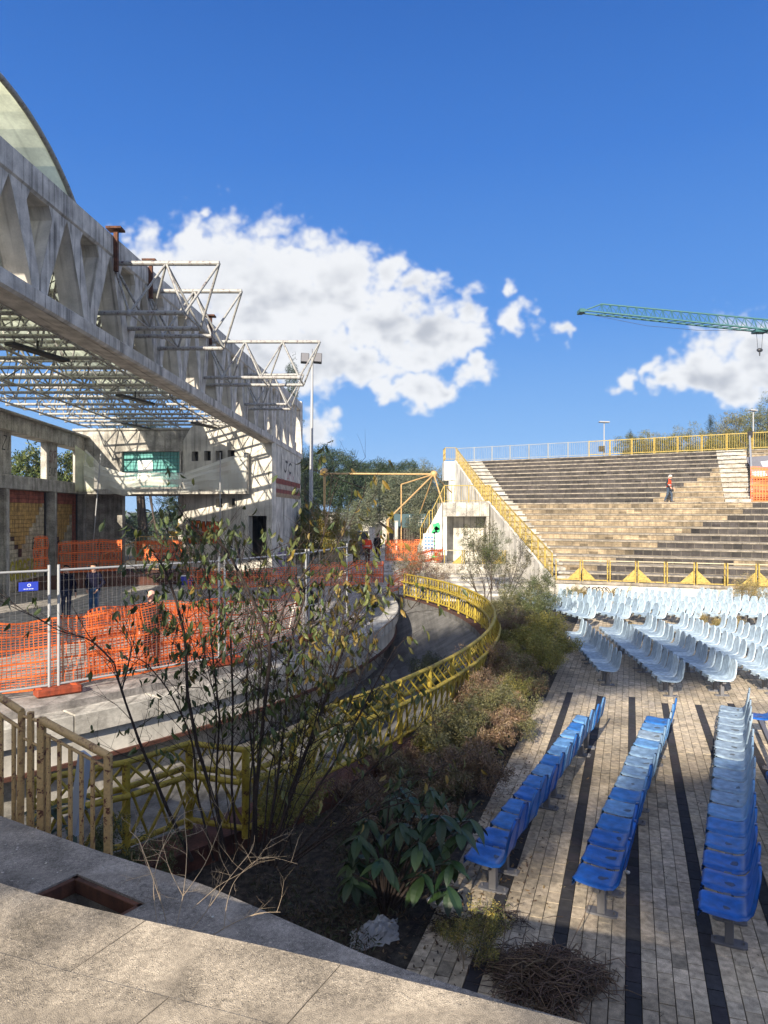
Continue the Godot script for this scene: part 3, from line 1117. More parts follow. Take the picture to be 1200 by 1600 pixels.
func stand_fences() -> void:
	# panels along the foot of the stand
	var a0 := stand_l(0.0)
	var a1 := stand_r(0.0).lerp(stand_l(0.0), -0.25)
	var d := (a1 - a0).normalized()
	var l := a0.distance_to(a1)
	var n := int(l / 1.18)
	for i in n:
		var p := a0 + d * (i * 1.18 + 0.03)
		var q := a0 + d * (i * 1.18 + 1.1)
		var names := ["yellow barrier panel nearest the stair on the grandstand's front wall", "yellow barrier panel with a triangular plate on the grandstand's front wall"]
		var f := thing("crowd_barrier", names[0] if i == 0 else "%s yellow barrier panel from the stair along the grandstand's front wall" % ORD[i], "barrier", Vector3(p.x, 0.8, p.y), "yellow barrier panels along the foot of the grandstand")
		var o := Vector3(p.x, 0.8, p.y)
		var e := Vector3(q.x, 0.8, q.y)
		for s in [o, e]:
			var b := B.new()
			b.box(Transform3D(Basis(), s + Vector3(0, 0.48, 0)), Vector3(0.05, 0.96, 0.05))
			put("post", b, mats.yellow_rail, f)
		for y in [0.93, 0.06]:
			var b := B.new()
			b.bar(o + Vector3(0, y, 0), e + Vector3(0, y, 0), 0.045, 0.045)
			put("rail", b, mats.cream_rail if y > 0.5 else mats.yellow_rail, f)
		var side := 1.0 if i % 2 == 0 else -1.0
		var foot := e if side > 0.0 else o
		var ux := Vector3(d.x, 0, d.y) * -side
		var t := Transform3D(Basis(ux, Vector3.UP, ux.cross(Vector3.UP)), foot + ux * 0.03)
		var b2 := B.new()
		b2.plate(t, PackedVector2Array([Vector2(0, 0.09), Vector2(0.52, 0.09), Vector2(0, 0.6)]), 0.02)
		put("triangular_plate", b2, mats.yellow_rail, f)
	# the long fence on the rim
	var t1 := 1.0
	var tl := stand_l(t1)
	var tr := stand_r(t1).lerp(stand_l(t1), -0.25)
	var dd := (tr - tl).normalized()
	var ln := tl.distance_to(tr)
	var cnt := int(ln / 1.6)
	var yt := stand_y(22)
	for half in 2:
		var root := thing("rim_fence", "pale barred fence on the left half of the grandstand's rim, before open sky" if half == 0 else "yellow barred fence on the right half of the grandstand's rim, before the bushes", "fence", Vector3(tl.x, yt, tl.y), "")
		var m: Material = mats.pale_rail if half == 0 else mats.yellow_rail
		for i in range(0 if half == 0 else int(cnt * 0.36), int(cnt * 0.36) if half == 0 else cnt):
			var p := tl + dd * (i * 1.6)
			var q := tl + dd * (i * 1.6 + 1.52)
			var o := Vector3(p.x, yt, p.y)
			var e := Vector3(q.x, yt, q.y)
			for s in [o, e]:
				var b := B.new()
				b.box(Transform3D(Basis(), s + Vector3(0, 0.6, 0)), Vector3(0.055, 1.2, 0.055))
				put("post", b, m, root)
			for y in [1.15, 0.14]:
				var b := B.new()
				b.bar(o + Vector3(0, y, 0), e + Vector3(0, y, 0), 0.05, 0.05)
				put("rail", b, m, root)
			var b2 := B.new()
			for k in range(1, 10):
				var f := o.lerp(e, k / 10.0)
				b2.box(Transform3D(Basis(), f + Vector3(0, 0.64, 0)), Vector3(0.02, 1.0, 0.02))
			meta(put("bars", b2, m, root), "", "", "", "stuff")


# ---------------------------------------------------------------- the stage house
# a wall standing on the line of t.x, pierced by openings [x0, y0, x1, y1]
func pierced(b: B, t: Transform3D, w: float, y0: float, y1: float, holes: Array, th: float) -> void:
	var xs := [0.0, w]
	var ys := [y0, y1]
	for h in holes:
		xs.append(h[0]); xs.append(h[2]); ys.append(h[1]); ys.append(h[3])
	xs.sort()
	ys.sort()
	for j in ys.size() - 1:
		if ys[j + 1] - ys[j] < 0.001: continue
		var run := -1.0
		for i in xs.size():
			var open := i == xs.size() - 1
			if not open and xs[i + 1] - xs[i] < 0.001: continue
			if not open:
				var mx: float = (xs[i] + xs[i + 1]) * 0.5
				var my: float = (ys[j] + ys[j + 1]) * 0.5
				for h in holes:
					if mx > h[0] and mx < h[2] and my > h[1] and my < h[3]: open = true
			if open:
				if run >= 0.0:
					b.box(t * Transform3D(Basis(), Vector3((run + xs[i]) * 0.5, (ys[j] + ys[j + 1]) * 0.5, 0)), Vector3(xs[i] - run, ys[j + 1] - ys[j], th))
				run = -1.0
			elif run < 0.0:
				run = xs[i]

func frame_at(a: Vector2, c: Vector2, y: float = 0.0) -> Transform3D:
	# a and c in (x, z); local x runs from a to c, local z faces right of that direction seen from above... towards the stage
	var d := (c - a).normalized()
	var x := Vector3(d.x, 0, d.y)
	return Transform3D(Basis(x, Vector3.UP, x.cross(Vector3.UP)), Vector3(a.x, y, a.y))

const GLYPH := {
	"S": [[1, 0.9, 0.5, 1, 0.05, 0.8, 0.15, 0.55, 0.8, 0.45, 0.95, 0.2, 0.5, 0, 0, 0.12]],
	"K": [[0.05, 0, 0.05, 1], [0.9, 1, 0.1, 0.5, 0.95, 0]],
	"P": [[0.05, 0, 0.05, 1, 0.7, 1, 0.95, 0.78, 0.7, 0.52, 0.05, 0.5]],
	"J": [[0.2, 1, 0.95, 1], [0.6, 1, 0.6, 0.2, 0.3, 0, 0, 0.2]],
	"C": [[0.95, 0.85, 0.5, 1, 0.05, 0.7, 0.05, 0.3, 0.5, 0, 0.95, 0.15]],
	"G": [[0.95, 0.85, 0.5, 1, 0.05, 0.7, 0.05, 0.3, 0.5, 0, 0.95, 0.2, 0.95, 0.45, 0.6, 0.45]],
	"A": [[0, 0, 0.5, 1, 1, 0], [0.2, 0.4, 0.8, 0.4]],
	"N": [[0, 0, 0, 1, 1, 0, 1, 1]],
	"M": [[0, 0, 0.1, 1, 0.5, 0.3, 0.9, 1, 1, 0]],
	"W": [[0, 1, 0.2, 0, 0.5, 0.7, 0.8, 0, 1, 1]],
	"B": [[0.05, 0, 0.05, 1, 0.7, 1, 0.85, 0.78, 0.6, 0.52, 0.95, 0.25, 0.7, 0, 0.05, 0], [0.05, 0.52, 0.6, 0.52]],
	"U": [[0, 1, 0.05, 0.2, 0.5, 0, 0.95, 0.2, 1, 1]],
	"E": [[0.95, 1, 0.05, 1, 0.05, 0, 0.95, 0], [0.05, 0.52, 0.75, 0.52]],
	"R": [[0.05, 0, 0.05, 1, 0.7, 1, 0.95, 0.78, 0.7, 0.52, 0.05, 0.5], [0.45, 0.5, 0.95, 0]],
	"I": [[0.5, 0, 0.5, 1]],
	"T": [[0, 1, 1, 1], [0.5, 1, 0.5, 0]],
	"O": [[0.5, 1, 0.05, 0.75, 0.05, 0.25, 0.5, 0, 0.95, 0.25, 0.95, 0.75, 0.5, 1]],
	"X": [[0, 0, 1, 1], [0, 1, 1, 0]],
	"Z": [[0, 1, 1, 1, 0, 0, 1, 0]],
}

func letters(b: B, txt: String, t: Transform3D, h: float, wd: float, stroke: float, lean: float = 0.0, adv: float = 0.82) -> void:
	var x := 0.0
	for ch in txt:
		if GLYPH.has(ch):
			for line in GLYPH[ch]:
				var pts := []
				for i in range(0, line.size(), 2):
					pts.append(t * Vector3(x + line[i] * wd * 0.62 + line[i + 1] * lean * h, line[i + 1] * h, 0))
				ribbon(b, pts, stroke, t.basis.z)
		x += wd * adv

func tagged(called: String, label: String, txt: String, t: Transform3D, h: float, wd: float, stroke: float, c: Color, lean: float = 0.0) -> void:
	var g := thing(called, label, "graffiti", t.origin)
	var b := B.new()
	b.col = c
	letters(b, txt, t, h, wd, stroke, lean)
	put("strokes", b, mats.plain, g)

func wall_x(d: float) -> float:
	return -16.6 - 0.087 * (d - 33.0)

func girder_x(d: float) -> float:
	return -7.19 + 0.0348 * d

func yb(d: float) -> float:
	return 7.87 - (d - 12.9) * 0.0126

func yt(d: float) -> float:
	return 10.56 + (d - 12.9) * 0.018

func stage_house() -> void:
	left_wall()
	end_wall()
	tower()
	girder()
	roof()
	var b := B.new()
	b.slab(PackedVector2Array([v2(-17.6, 32.9), v2(-11.5, 36.2), v2(-7.5, 37.6), v2(-5.9, 38.9), v2(-11.1, 41.0), v2(-17.9, 42.0)]), 0.28, 0.72, 0.015)
	struct("back_platform", b, mats.trim_rust, "low reddish platform along the back of the stage")

func left_wall() -> void:
	var root := thing("colonnade_wall", "two-storey concrete frame wall on the left of the stage, painted tile infill below", "wall", x3(wall_x(33.0), 0.3, 33.0))
	var a := v2(wall_x(20.0), 20.0)
	var c := v2(wall_x(42.2), 42.2)
	var t := frame_at(a, c)
	var near := B.new()
	near.box(t * Transform3D(Basis(), Vector3(-7.4, 4.2, 0)), Vector3(14.0, 7.8, 0.5))
	put("blank_wall", near, mats.concrete_grey, root)  # unseen solid stretch, added to shade the back of the stage
	var k := 1.0 / cos(atan(0.087))
	for d in [20.0, 25.6, 31.3, 37.0, 41.75]:
		var s: float = (d - 20.0) * k
		var b := B.new()
		b.box(t * Transform3D(Basis(), Vector3(s, 2.59, 0.05)), Vector3(0.3, 4.6, 0.8), 0.015)
		put("column", b, mats.concrete_grey, root)
		b = B.new()
		b.box(t * Transform3D(Basis(), Vector3(s + (0.0 if d > 40.0 else 0.45), 6.45, -0.05)), Vector3(0.5 if d > 40.0 else 1.5, 1.9, 0.3), 0.015)
		put("upper_pier", b, mats.concrete_pale, root)
	var b := B.new()
	b.box(t * Transform3D(Basis(), Vector3(11.2, 5.2, 0)), Vector3(23.0, 0.6, 0.85), 0.02)
	put("lower_beam", b, mats.concrete_grey, root)
	b = B.new()
	b.box(t * Transform3D(Basis(), Vector3(11.2, 7.75, 0)), Vector3(23.0, 0.7, 0.8), 0.02)
	put("upper_beam", b, mats.concrete_pale, root)
	b = B.new()
	b.box(t * Transform3D(Basis(), Vector3(11.2, 8.14, 0.1)), Vector3(23.2, 0.1, 1.1), 0.02)
	put("beam_cap", b, mats.concrete_grey, root)
	# painted block infill of the two bays in view and the bay before them
	var bays := [[25.6, 31.3], [31.3, 37.0], [37.0, 41.75]]
	for bi in 3:
		var s0: float = (bays[bi][0] - 20.0) * k + 0.15
		var s1: float = (bays[bi][1] - 20.0) * k - 0.15
		var w := s1 - s0
		var pan := B.new()
		var rows := 24
		var cols := int(w / 0.4)
		for r in rows:
			for q in cols:
				var u := (q + 0.5) / cols
				var v := (r + 0.5) / rows
				var cc := Color(0.82, 0.7, 0.48)
				if v > 0.86 or u < 0.1 and bi != 2 or u > 0.82 and bi == 2: cc = Color(0.56, 0.17, 0.11)
				elif v > 0.36 and absf(u - 0.42) < (v - 0.36) * 0.95: cc = Color(0.78, 0.48, 0.15)
				var e := absf(absf(u - 0.42) - (v - 0.36) * 0.95)
				if v > 0.3 and v < 0.86 and e < 0.035 and u < 0.5: cc = Color(0.12, 0.04, 0.03)
				var g := rr(0.9, 1.08)
				pan.col = Color(cc.r * g, cc.g * g, cc.b * g)
				pan.box(t * Transform3D(Basis(), Vector3(s0 + w * (q + 0.5) / cols, 0.3 + 4.6 * (r + 0.5) / rows, -0.12)), Vector3(w / cols - 0.006, 4.6 / rows - 0.014, 0.2))
		meta(put("painted_blocks", pan, mats.block, root), "", "", "", "stuff")
		b = B.new()
		b.box(t * Transform3D(Basis(), Vector3((s0 + s1) * 0.5, 2.6, -0.3)), Vector3(w, 4.6, 0.1))
		put("infill_backing", b, mats.joint, root)
		b = B.new()
		b.box(t * Transform3D(Basis(), Vector3(s1 - 0.1, 2.6, 0.0)), Vector3(0.18, 4.56, 0.06))
		put("dark_reveal", b, mats.dark_metal, root)
	var ts := t * Transform3D(Basis(), Vector3((37.35 - 20.0) * k, 6.35, 0.106))
	tagged("tag_writing", "black and red SKP tag on the upper concrete pier of the left wall", "SKP", t * Transform3D(Basis(), Vector3((37.1 - 20.0) * k - 0.1, 6.4, 0.106)), 0.62, 0.42, 0.05, Color(0.12, 0.02, 0.03), 0.15)
	tagged("tag_writing", "black scribbled tag low on the same pier, under the SKP letters", "EXUE", t * Transform3D(Basis(), Vector3((37.1 - 20.0) * k - 0.15, 5.75, 0.107)), 0.4, 0.32, 0.04, Color(0.02, 0.02, 0.02), 0.25)
	tagged("tag_writing", "black tag on the upper pier at the very left of the wall", "ZI", t * Transform3D(Basis(), Vector3((31.5 - 20.0) * k, 6.6, 0.107)), 0.6, 0.55, 0.05, Color(0.02, 0.02, 0.02), 0.3)
	tagged("tag_writing", "yellow bubble letters with dark outline low on the painted blocks of the left wall", "GARGEIU", t * Transform3D(Basis(), Vector3((32.6 - 20.0) * k, 0.86, 0.0)), 0.8, 0.55, 0.12, Color(0.42, 0.36, 0.03), 0.1)
	tagged("tag_writing", "black tags over the cream blocks beside the red diamond net", "XMT", t * Transform3D(Basis(), Vector3((35.2 - 20.0) * k, 1.5, 0.0)), 0.5, 0.45, 0.06, Color(0.03, 0.03, 0.035), 0.1)
	tagged("tag_writing", "second line of black tags over the cream blocks of the left wall", "BXR", t * Transform3D(Basis(), Vector3((35.1 - 20.0) * k, 2.15, 0.0)), 0.5, 0.5, 0.06, Color(0.03, 0.03, 0.035), 0.2)

func end_wall() -> void:
	var root := thing("end_wall", "concrete end wall of the stage with teal glass blocks above a wide opening", "wall", x3(-14.0, 0.3, 42.0))
	var a := v2(-17.6, 42.0)
	var c := v2(-10.9, 41.4)
	var t := frame_at(a, c)
	var w := a.distance_to(c)
	var b := B.new()
	pierced(b, t, w, 0.3, 8.5, [[2.85, 0.3, 6.35, 4.8], [2.75, 5.3, 6.3, 7.3]], 0.4)
	put("wall_face", b, mats.concrete_grey, root)
	b = B.new()
	b.box(t * Transform3D(Basis(), Vector3(w * 0.5, 8.56, 0)), Vector3(w + 0.1, 0.12, 0.6), 0.02)
	put("coping", b, mats.concrete_pale, root)
	# glass blocks
	for f in [[2.75, 5.3, 0.1, 2.0], [6.2, 5.3, 0.1, 2.0]]:
		b = B.new()
		b.box(t * Transform3D(Basis(), Vector3(f[0] + f[2] * 0.5, f[1] + f[3] * 0.5, 0.12)), Vector3(f[2], f[3], 0.3), 0.01)
		put("window_frame", b, mats.concrete_pale, root)
	var nx := 17
	var ny := 10
	var bm := B.new()
	bm.box(Transform3D(), Vector3(3.33 / nx - 0.014, 2.0 / ny - 0.014, 0.1), 0.012)
	var shared := bm.mesh()
	for i in nx:
		for j in ny:
			var o := put("glass_block", shared, mats.glass_block, root, true)
			o.transform = whole(root).affine_inverse() * t * Transform3D(Basis(), Vector3(2.86 + 3.33 * (i + 0.5) / nx, 5.3 + 2.0 * (j + 0.5) / ny, rr(0.0, 0.008)))
	b = B.new()
	b.box(t * Transform3D(Basis(), Vector3(4.55, 6.3, -0.25)), Vector3(3.5, 2.0, 0.05))
	put("glass_backing", b, mats.concrete_pale, root)
	b = B.new()
	b.col = Color(0.8, 0.8, 0.78)
	b.box(t * Transform3D(Basis(Vector3(0, 0, 1), 0.03), Vector3(4.15, 6.5, 0.09)), Vector3(0.85, 0.62, 0.012))
	b.box(t * Transform3D(Basis(), Vector3(4.1, 5.9, 0.09)), Vector3(0.8, 0.35, 0.012))
	put("paper_sheet", b, mats.plain, root)
	tagged("tag_writing", "dark tags on the grey wall between the painted bays and the opening", "TENTO", t * Transform3D(Basis(), Vector3(1.25, 1.75, 0.204)), 0.34, 0.36, 0.05, Color(0.02, 0.02, 0.02), 0.1)
	tagged("tag_writing", "second row of dark tags on the grey wall left of the opening", "EXAMA", t * Transform3D(Basis(), Vector3(1.5, 1.25, 0.204)), 0.34, 0.3, 0.05, Color(0.03, 0.03, 0.06), 0.1)
	# balcony
	var bal := thing("balcony", "concrete balcony under the glass blocks, with rail and end slab", "balcony", x3(-11.0, 4.9, 39.4))
	b = B.new()
	b.slab(PackedVector2Array([v2(-16.4, 39.4), v2(-7.2, 38.9), v2(-7.2, 39.45), v2(-11.2, 41.1), v2(-16.4, 41.75)]), 4.86, 5.14, 0.02, true)
	put("floor_slab", b, mats.concrete_grey, bal)
	b = B.new()
	b.cor(x3(-7.42, 5.145, 38.92), x3(-7.2, 7.05, 39.4), 0.01)
	put("end_slab", b, mats.concrete_pale, bal)
	for y in [5.98, 5.55]:
		b = B.new()
		b.bar(x3(-16.3, y, 39.45), x3(-7.45, y, 38.98), 0.05, 0.05)
		put("rail", b, mats.leg_metal, bal)
	for i in 9:
		b = B.new()
		var x := -16.2 + i * 1.05
		b.cor(x3(x, 5.14, 39.42 - i * 0.056), x3(x + 0.04, 6.0, 39.46 - i * 0.056))
		put("rail_post", b, mats.leg_metal, bal)
	# debris netting over the balcony front
	var net := thing("debris_sheet", "torn translucent white sheeting slung across the balcony front", "sheeting", x3(-11, 5.2, 38.8))
	b = B.new()
	var n := 44
	var m := 8
	var p := []
	for i in n + 1:
		var row := []
		var s := float(i) / n
		var top := lerpf(6.5, 5.95, smoothstep(0.0, 0.3, s)) + smoothstep(0.55, 1.0, s) * 1.0 + (0.75 if s < 0.1 else 0.0) * (1.0 - s * 10.0)
		var bot := 5.0 + 0.07 * sin(s * 19.0) - 0.16 * exp(-pow((s - 0.25) * 14.0, 2.0))
		for j in m + 1:
			var f := float(j) / m
			row.append(x3(lerpf(-16.0, -7.25, s), lerpf(bot, top, f), lerpf(39.36, 38.85, s) - 0.06 * sin(s * 33.0 + f * 4.0) - 0.12 * sin(f * PI) - 0.05 * sin(f * 23.0 + s * 8.0) * f))
		p.append(row)
	for i in n:
		for j in m: b.quad(p[i][j], p[i + 1][j], p[i + 1][j + 1], p[i][j + 1])
	put("sheet", b, mats.film, net)
	b = B.new()
	for i in 5:
		for j in 6:
			b.quad(x3(-16.5 + i * 0.2, 4.98 + j * 0.42 - i * 0.05 * j * 0.5, 39.3 - 0.05 * sin(i * 2.0)), x3(-16.3 + i * 0.2, 4.98 + j * 0.42 - (i + 1) * 0.025 * j, 39.3 - 0.05 * sin(i * 2.0 + 2.0)), x3(-16.3 + i * 0.2, 5.4 + j * 0.42 - (i + 1) * 0.025 * (j + 1), 39.3 - 0.05 * sin(i * 2.0 + 2.0)), x3(-16.5 + i * 0.2, 5.4 + j * 0.42 - i * 0.025 * (j + 1), 39.3 - 0.05 * sin(i * 2.0)))
	put("white_cloth", b, mats.membrane, net)
	for q in [[-14.85, 38.6, 0], [-8.5, 38.2, 1]]:
		var pr := thing("scaffold_prop", ["thin leaning steel prop at the left end of the balcony", "thin upright steel prop before the orange graffiti"][q[2]], "prop", x3(q[0], 0.7, q[1]), "")
		b = B.new()
		b.tube(x3(q[0] - (0.5 if q[2] == 0 else 0.0), 0.72, q[1] - 0.1), x3(q[0], 7.0, q[1]), 0.03)
		put("pole", b, mats.galvanised, pr)
		b = B.new()
		b.cor(x3(q[0] - 0.7 if q[2] == 0 else q[0] - 0.1, 0.715, q[1] - 0.22), x3(q[0] - 0.3 if q[2] == 0 else q[0] + 0.1, 0.74, q[1] + 0.02))
		put("foot_plate", b, mats.galvanised, pr)

func tower() -> void:
	var root := thing("stage_tower", "pale concrete tower at the far end of the stage with small square windows", "tower", x3(-6, 0.3, 40))
	var a := v2(-11.1, 41.2)
	var c := v2(-5.83, 39.0)
	var t := frame_at(a, c)
	var w := a.distance_to(c)
	var b := B.new()
	var holes := []
	for u in [0.55, 1.38, 2.15, 2.92]: holes.append([u, 6.72, u + 0.45, 7.25])
	for u in [2.15, 2.98]: holes.append([u, 4.15, u + 0.42, 4.65])
	holes.append([4.25, 1.35, 5.42, 3.7])
	pierced(b, t, w, 0.3, 7.6, holes, 0.4)
	put("front_wall", b, mats.plaster_wall, root)
	b = B.new()
	b.plate(t, PackedVector2Array([Vector2(0, 7.603), Vector2(w, 7.603), Vector2(w, 8.4), Vector2(4.6, 8.95), Vector2(3.6, 9.25), Vector2(2.4, 9.3), Vector2(1.3, 9.05), Vector2(0.5, 8.6), Vector2(0, 7.9)]), 0.4)
	put("curved_top", b, mats.plaster_wall, root)
	for h in holes:
		b = B.new()
		var cx: float = (h[0] + h[2]) * 0.5
		var ww: float = h[2] - h[0]
		if h[3] < 4.0:
			b.box(t * Transform3D(Basis(), Vector3(cx, h[1] - 0.03, 0.05)), Vector3(ww + 0.1, 0.06, 0.42), 0.01)
			put("window_sill", b, mats.concrete_pale, root)
		else:
			b.box(t * Transform3D(Basis(), Vector3(cx, (h[1] + h[3]) * 0.5, -0.16)), Vector3(ww, h[3] - h[1], 0.04))
			put("window_pane", b, mats.dark_metal, root)
	b = B.new()
	var sd := v2(-5.5, 48.6)
	var ts := frame_at(c, sd)
	var l := c.distance_to(sd)
	b.box(ts * Transform3D(Basis(), Vector3(l * 0.5, 3.95, -0.2)), Vector3(l, 7.3, 0.4))
	put("side_wall", b, mats.plaster_wall, root)
	b = B.new()
	b.cor(x3(-12.0, 0.3, 48.3), x3(-5.9, 8.6, 48.6))
	put("back_wall", b, mats.plaster_wall, root)
	b = B.new()
	b.cor(x3(-11.6, 0.3, 41.5), x3(-11.2, 8.2, 48.28))
	put("inner_wall", b, mats.plaster_wall, root)
	b = B.new()
	b.slab(PackedVector2Array([v2(-11.4, 41.6), v2(-6.2, 39.5), v2(-5.95, 48.25), v2(-11.4, 48.25)]), 7.62, 7.9, 0.0, true)
	put("roof_slab", b, mats.concrete_grey, root)
	# painted bands on the side wall
	for s in [[5.45, 5.75, Color(0.3, 0.07, 0.05)], [5.17, 5.448, Color(0.55, 0.45, 0.36)], [4.95, 5.168, Color(0.32, 0.08, 0.06)], [4.72, 4.948, Color(0.42, 0.3, 0.18)]]:
		b = B.new()
		b.col = s[2]
		b.box(ts * Transform3D(Basis(), Vector3(l * 0.5 - 0.1, (s[0] + s[1]) * 0.5, 0.002)), Vector3(l - 0.3, s[1] - s[0], 0.012))
		put("painted_band", b, mats.tiles, root)
	tagged("tag_writing", "big black JC tag on the shaded side of the tower", "JC", ts * Transform3D(Basis(), Vector3(3.2, 6.2, 0.006)), 0.62, 1.7, 0.12, Color(0.02, 0.02, 0.025), 0.3)
	tagged("tag_writing", "pinkish scrawl under the JC tag on the tower side", "UTIX", ts * Transform3D(Basis(), Vector3(4.2, 5.85, 0.006)), 0.28, 0.8, 0.06, Color(0.3, 0.12, 0.16), 0.3)
	tagged("tag_writing", "purple graffiti low on the tower side", "SAR", ts * Transform3D(Basis(), Vector3(1.0, 0.6, 0.006)), 1.1, 2.2, 0.3, Color(0.22, 0.17, 0.3), 0.1)
	# the big orange piece: black outline, orange letters
	var g := thing("orange_graffiti", "large orange block letters with black outline on the tower's front wall", "graffiti", t * Vector3(0.3, 2.1, 0.21))
	b = B.new()
	b.col = Color(0.012, 0.012, 0.015)
	var tg := t * Transform3D(Basis(), Vector3(0.35, 2.2, 0.204))
	letters(b, "JBMWK", tg, 1.15, 0.56, 0.2, 0.05)
	put("outline", b, mats.plain, g)
	b = B.new()
	b.col = Color(0.5, 0.1, 0.02)
	letters(b, "JBMWK", tg * Transform3D(Basis(), Vector3(0, 0, 0.005)), 1.15, 0.56, 0.115, 0.05)
	put("fill", b, mats.plain, g)
	tagged("tag_writing", "two small orange loops on the tower front beside the balcony end", "OO", t * Transform3D(Basis(), Vector3(2.3, 6.05, 0.204)), 0.42, 0.5, 0.05, Color(0.4, 0.14, 0.06), 0.0)
	var w2 := thing("ghost_graffiti", "white painted ghost-like figure low on the tower front, right of the orange letters", "graffiti", t * Vector3(3.2, 0.8, 0.21))
	b = B.new()
	b.col = Color(0.7, 0.7, 0.7)
	ribbon(b, [t * Vector3(3.25, 1.9, 0.206), t * Vector3(3.2, 1.3, 0.206), t * Vector3(3.0, 0.76, 0.206)], 0.26, t.basis.z)
	ribbon(b, [t * Vector3(3.28, 1.75, 0.208), t * Vector3(3.5, 1.2, 0.208), t * Vector3(3.55, 0.76, 0.208)], 0.16, t.basis.z)
	put("strokes", b, mats.plain, w2)
	tagged("tag_writing", "black ring-shaped tag above the white painted figure", "OGO", t * Transform3D(Basis(), Vector3(2.4, 1.35, 0.204)), 0.7, 0.55, 0.12, Color(0.03, 0.025, 0.06), 0.1)

func girder() -> void:
	var root := thing("roof_girder", "long weathered concrete V-braced girder carrying the stage roof", "girder", x3(girder_x(14.0), 7.8, 14.0))
	var d0 := 8.5
	var d1 := 48.6
	var n := 12
	for i in n:
		var da := lerpf(d0, d1, float(i) / n)
		var db := lerpf(d0, d1, float(i + 1) / n)
		for q in 2:
			var b := B.new()
			var ya0 := yb(da) if q == 0 else yt(da) - 0.56
			var ya1 := yb(da) + 0.36 if q == 0 else yt(da)
			var yb0 := yb(db) if q == 0 else yt(db) - 0.56
			var yb1 := yb(db) + 0.36 if q == 0 else yt(db)
			var w := 0.62 if q == 0 else 0.56
			var xa := girder_x(da) + (0.05 if q == 0 else 0.0)
			var xb := girder_x(db) + (0.05 if q == 0 else 0.0)
			var p := [x3(xa, ya0, da), x3(xa, ya1, da), x3(xb, yb0, db), x3(xb, yb1, db)]
			var o := Vector3(-w, 0, 0)
			var ch := Vector3(0, 0.05, 0)
			b.quad(p[0] + ch, p[2] + ch, p[3] - ch, p[1] - ch)
			b.quad(p[1] - ch, p[3] - ch, p[3] + o * 0.1, p[1] + o * 0.1)
			b.quad(p[0] + o * 0.1, p[2] + o * 0.1, p[2] + ch, p[0] + ch)
			b.quad(p[1] + o * 0.1, p[3] + o * 0.1, p[3] + o, p[1] + o)
			b.quad(p[2] + o * 0.1, p[0] + o * 0.1, p[0] + o, p[2] + o)
			b.quad(p[2] + o, p[0] + o, p[1] + o, p[3] + o)
			if i == 0: b.quad(p[0], p[1], p[1] + o, p[0] + o)
			if i == n - 1: b.quad(p[2], p[2] + o, p[3] + o, p[3])
			put("lower_chord" if q == 0 else "upper_chord", b, mats.concrete_girder, root)
	for k in range(-2, 16):
		var d := 14.4 + 2.26 * k
		if d > 48.0: break
		for sg in [-1.0, 1.0]:
			var b := B.new()
			var e := Vector3(0.0348, 0, -1).normalized()
			var t := Transform3D(Basis(e, Vector3.UP, e.cross(Vector3.UP)), x3(girder_x(d) - 0.29, 0, d))
			var lo := yb(d) + 0.34
			var hi := yt(d) - 0.54
			var poly := PackedVector2Array([Vector2(sg * 0.02, lo), Vector2(sg * 0.3, lo), Vector2(sg * 0.42, lo + 0.35), Vector2(sg * 0.98, hi - 0.3), Vector2(sg * 1.14, hi), Vector2(sg * 0.36, hi), Vector2(sg * 0.5, hi - 0.25), Vector2(sg * 0.02, lo + 0.3)])
			b.plate(t, poly, 0.5)
			put("diagonal", b, mats.concrete_girder, root)
	var b2 := B.new()
	b2.cor(x3(girder_x(48.6) - 0.62, yb(48.6), 48.602), x3(girder_x(48.6) + 0.06, yt(48.6) + 0.02, 49.2), 0.02)
	put("end_post", b2, mats.concrete_girder, root)
	# rusty bracket posts where the roof trusses cross
	for d in [17.9, 20.3, 26.4]:
		b2 = B.new()
		var x := girder_x(d)
		b2.cor(x3(x + 0.003, yt(d) - 0.9, d - 0.05), x3(x + 0.1, yt(d) + 0.1, d + 0.05))
		b2.cor(x3(x - 0.15, yt(d) + 0.1, d - 0.16), x3(x + 0.22, yt(d) + 0.15, d + 0.16))
		put("bracket", b2, mats.rust, root)

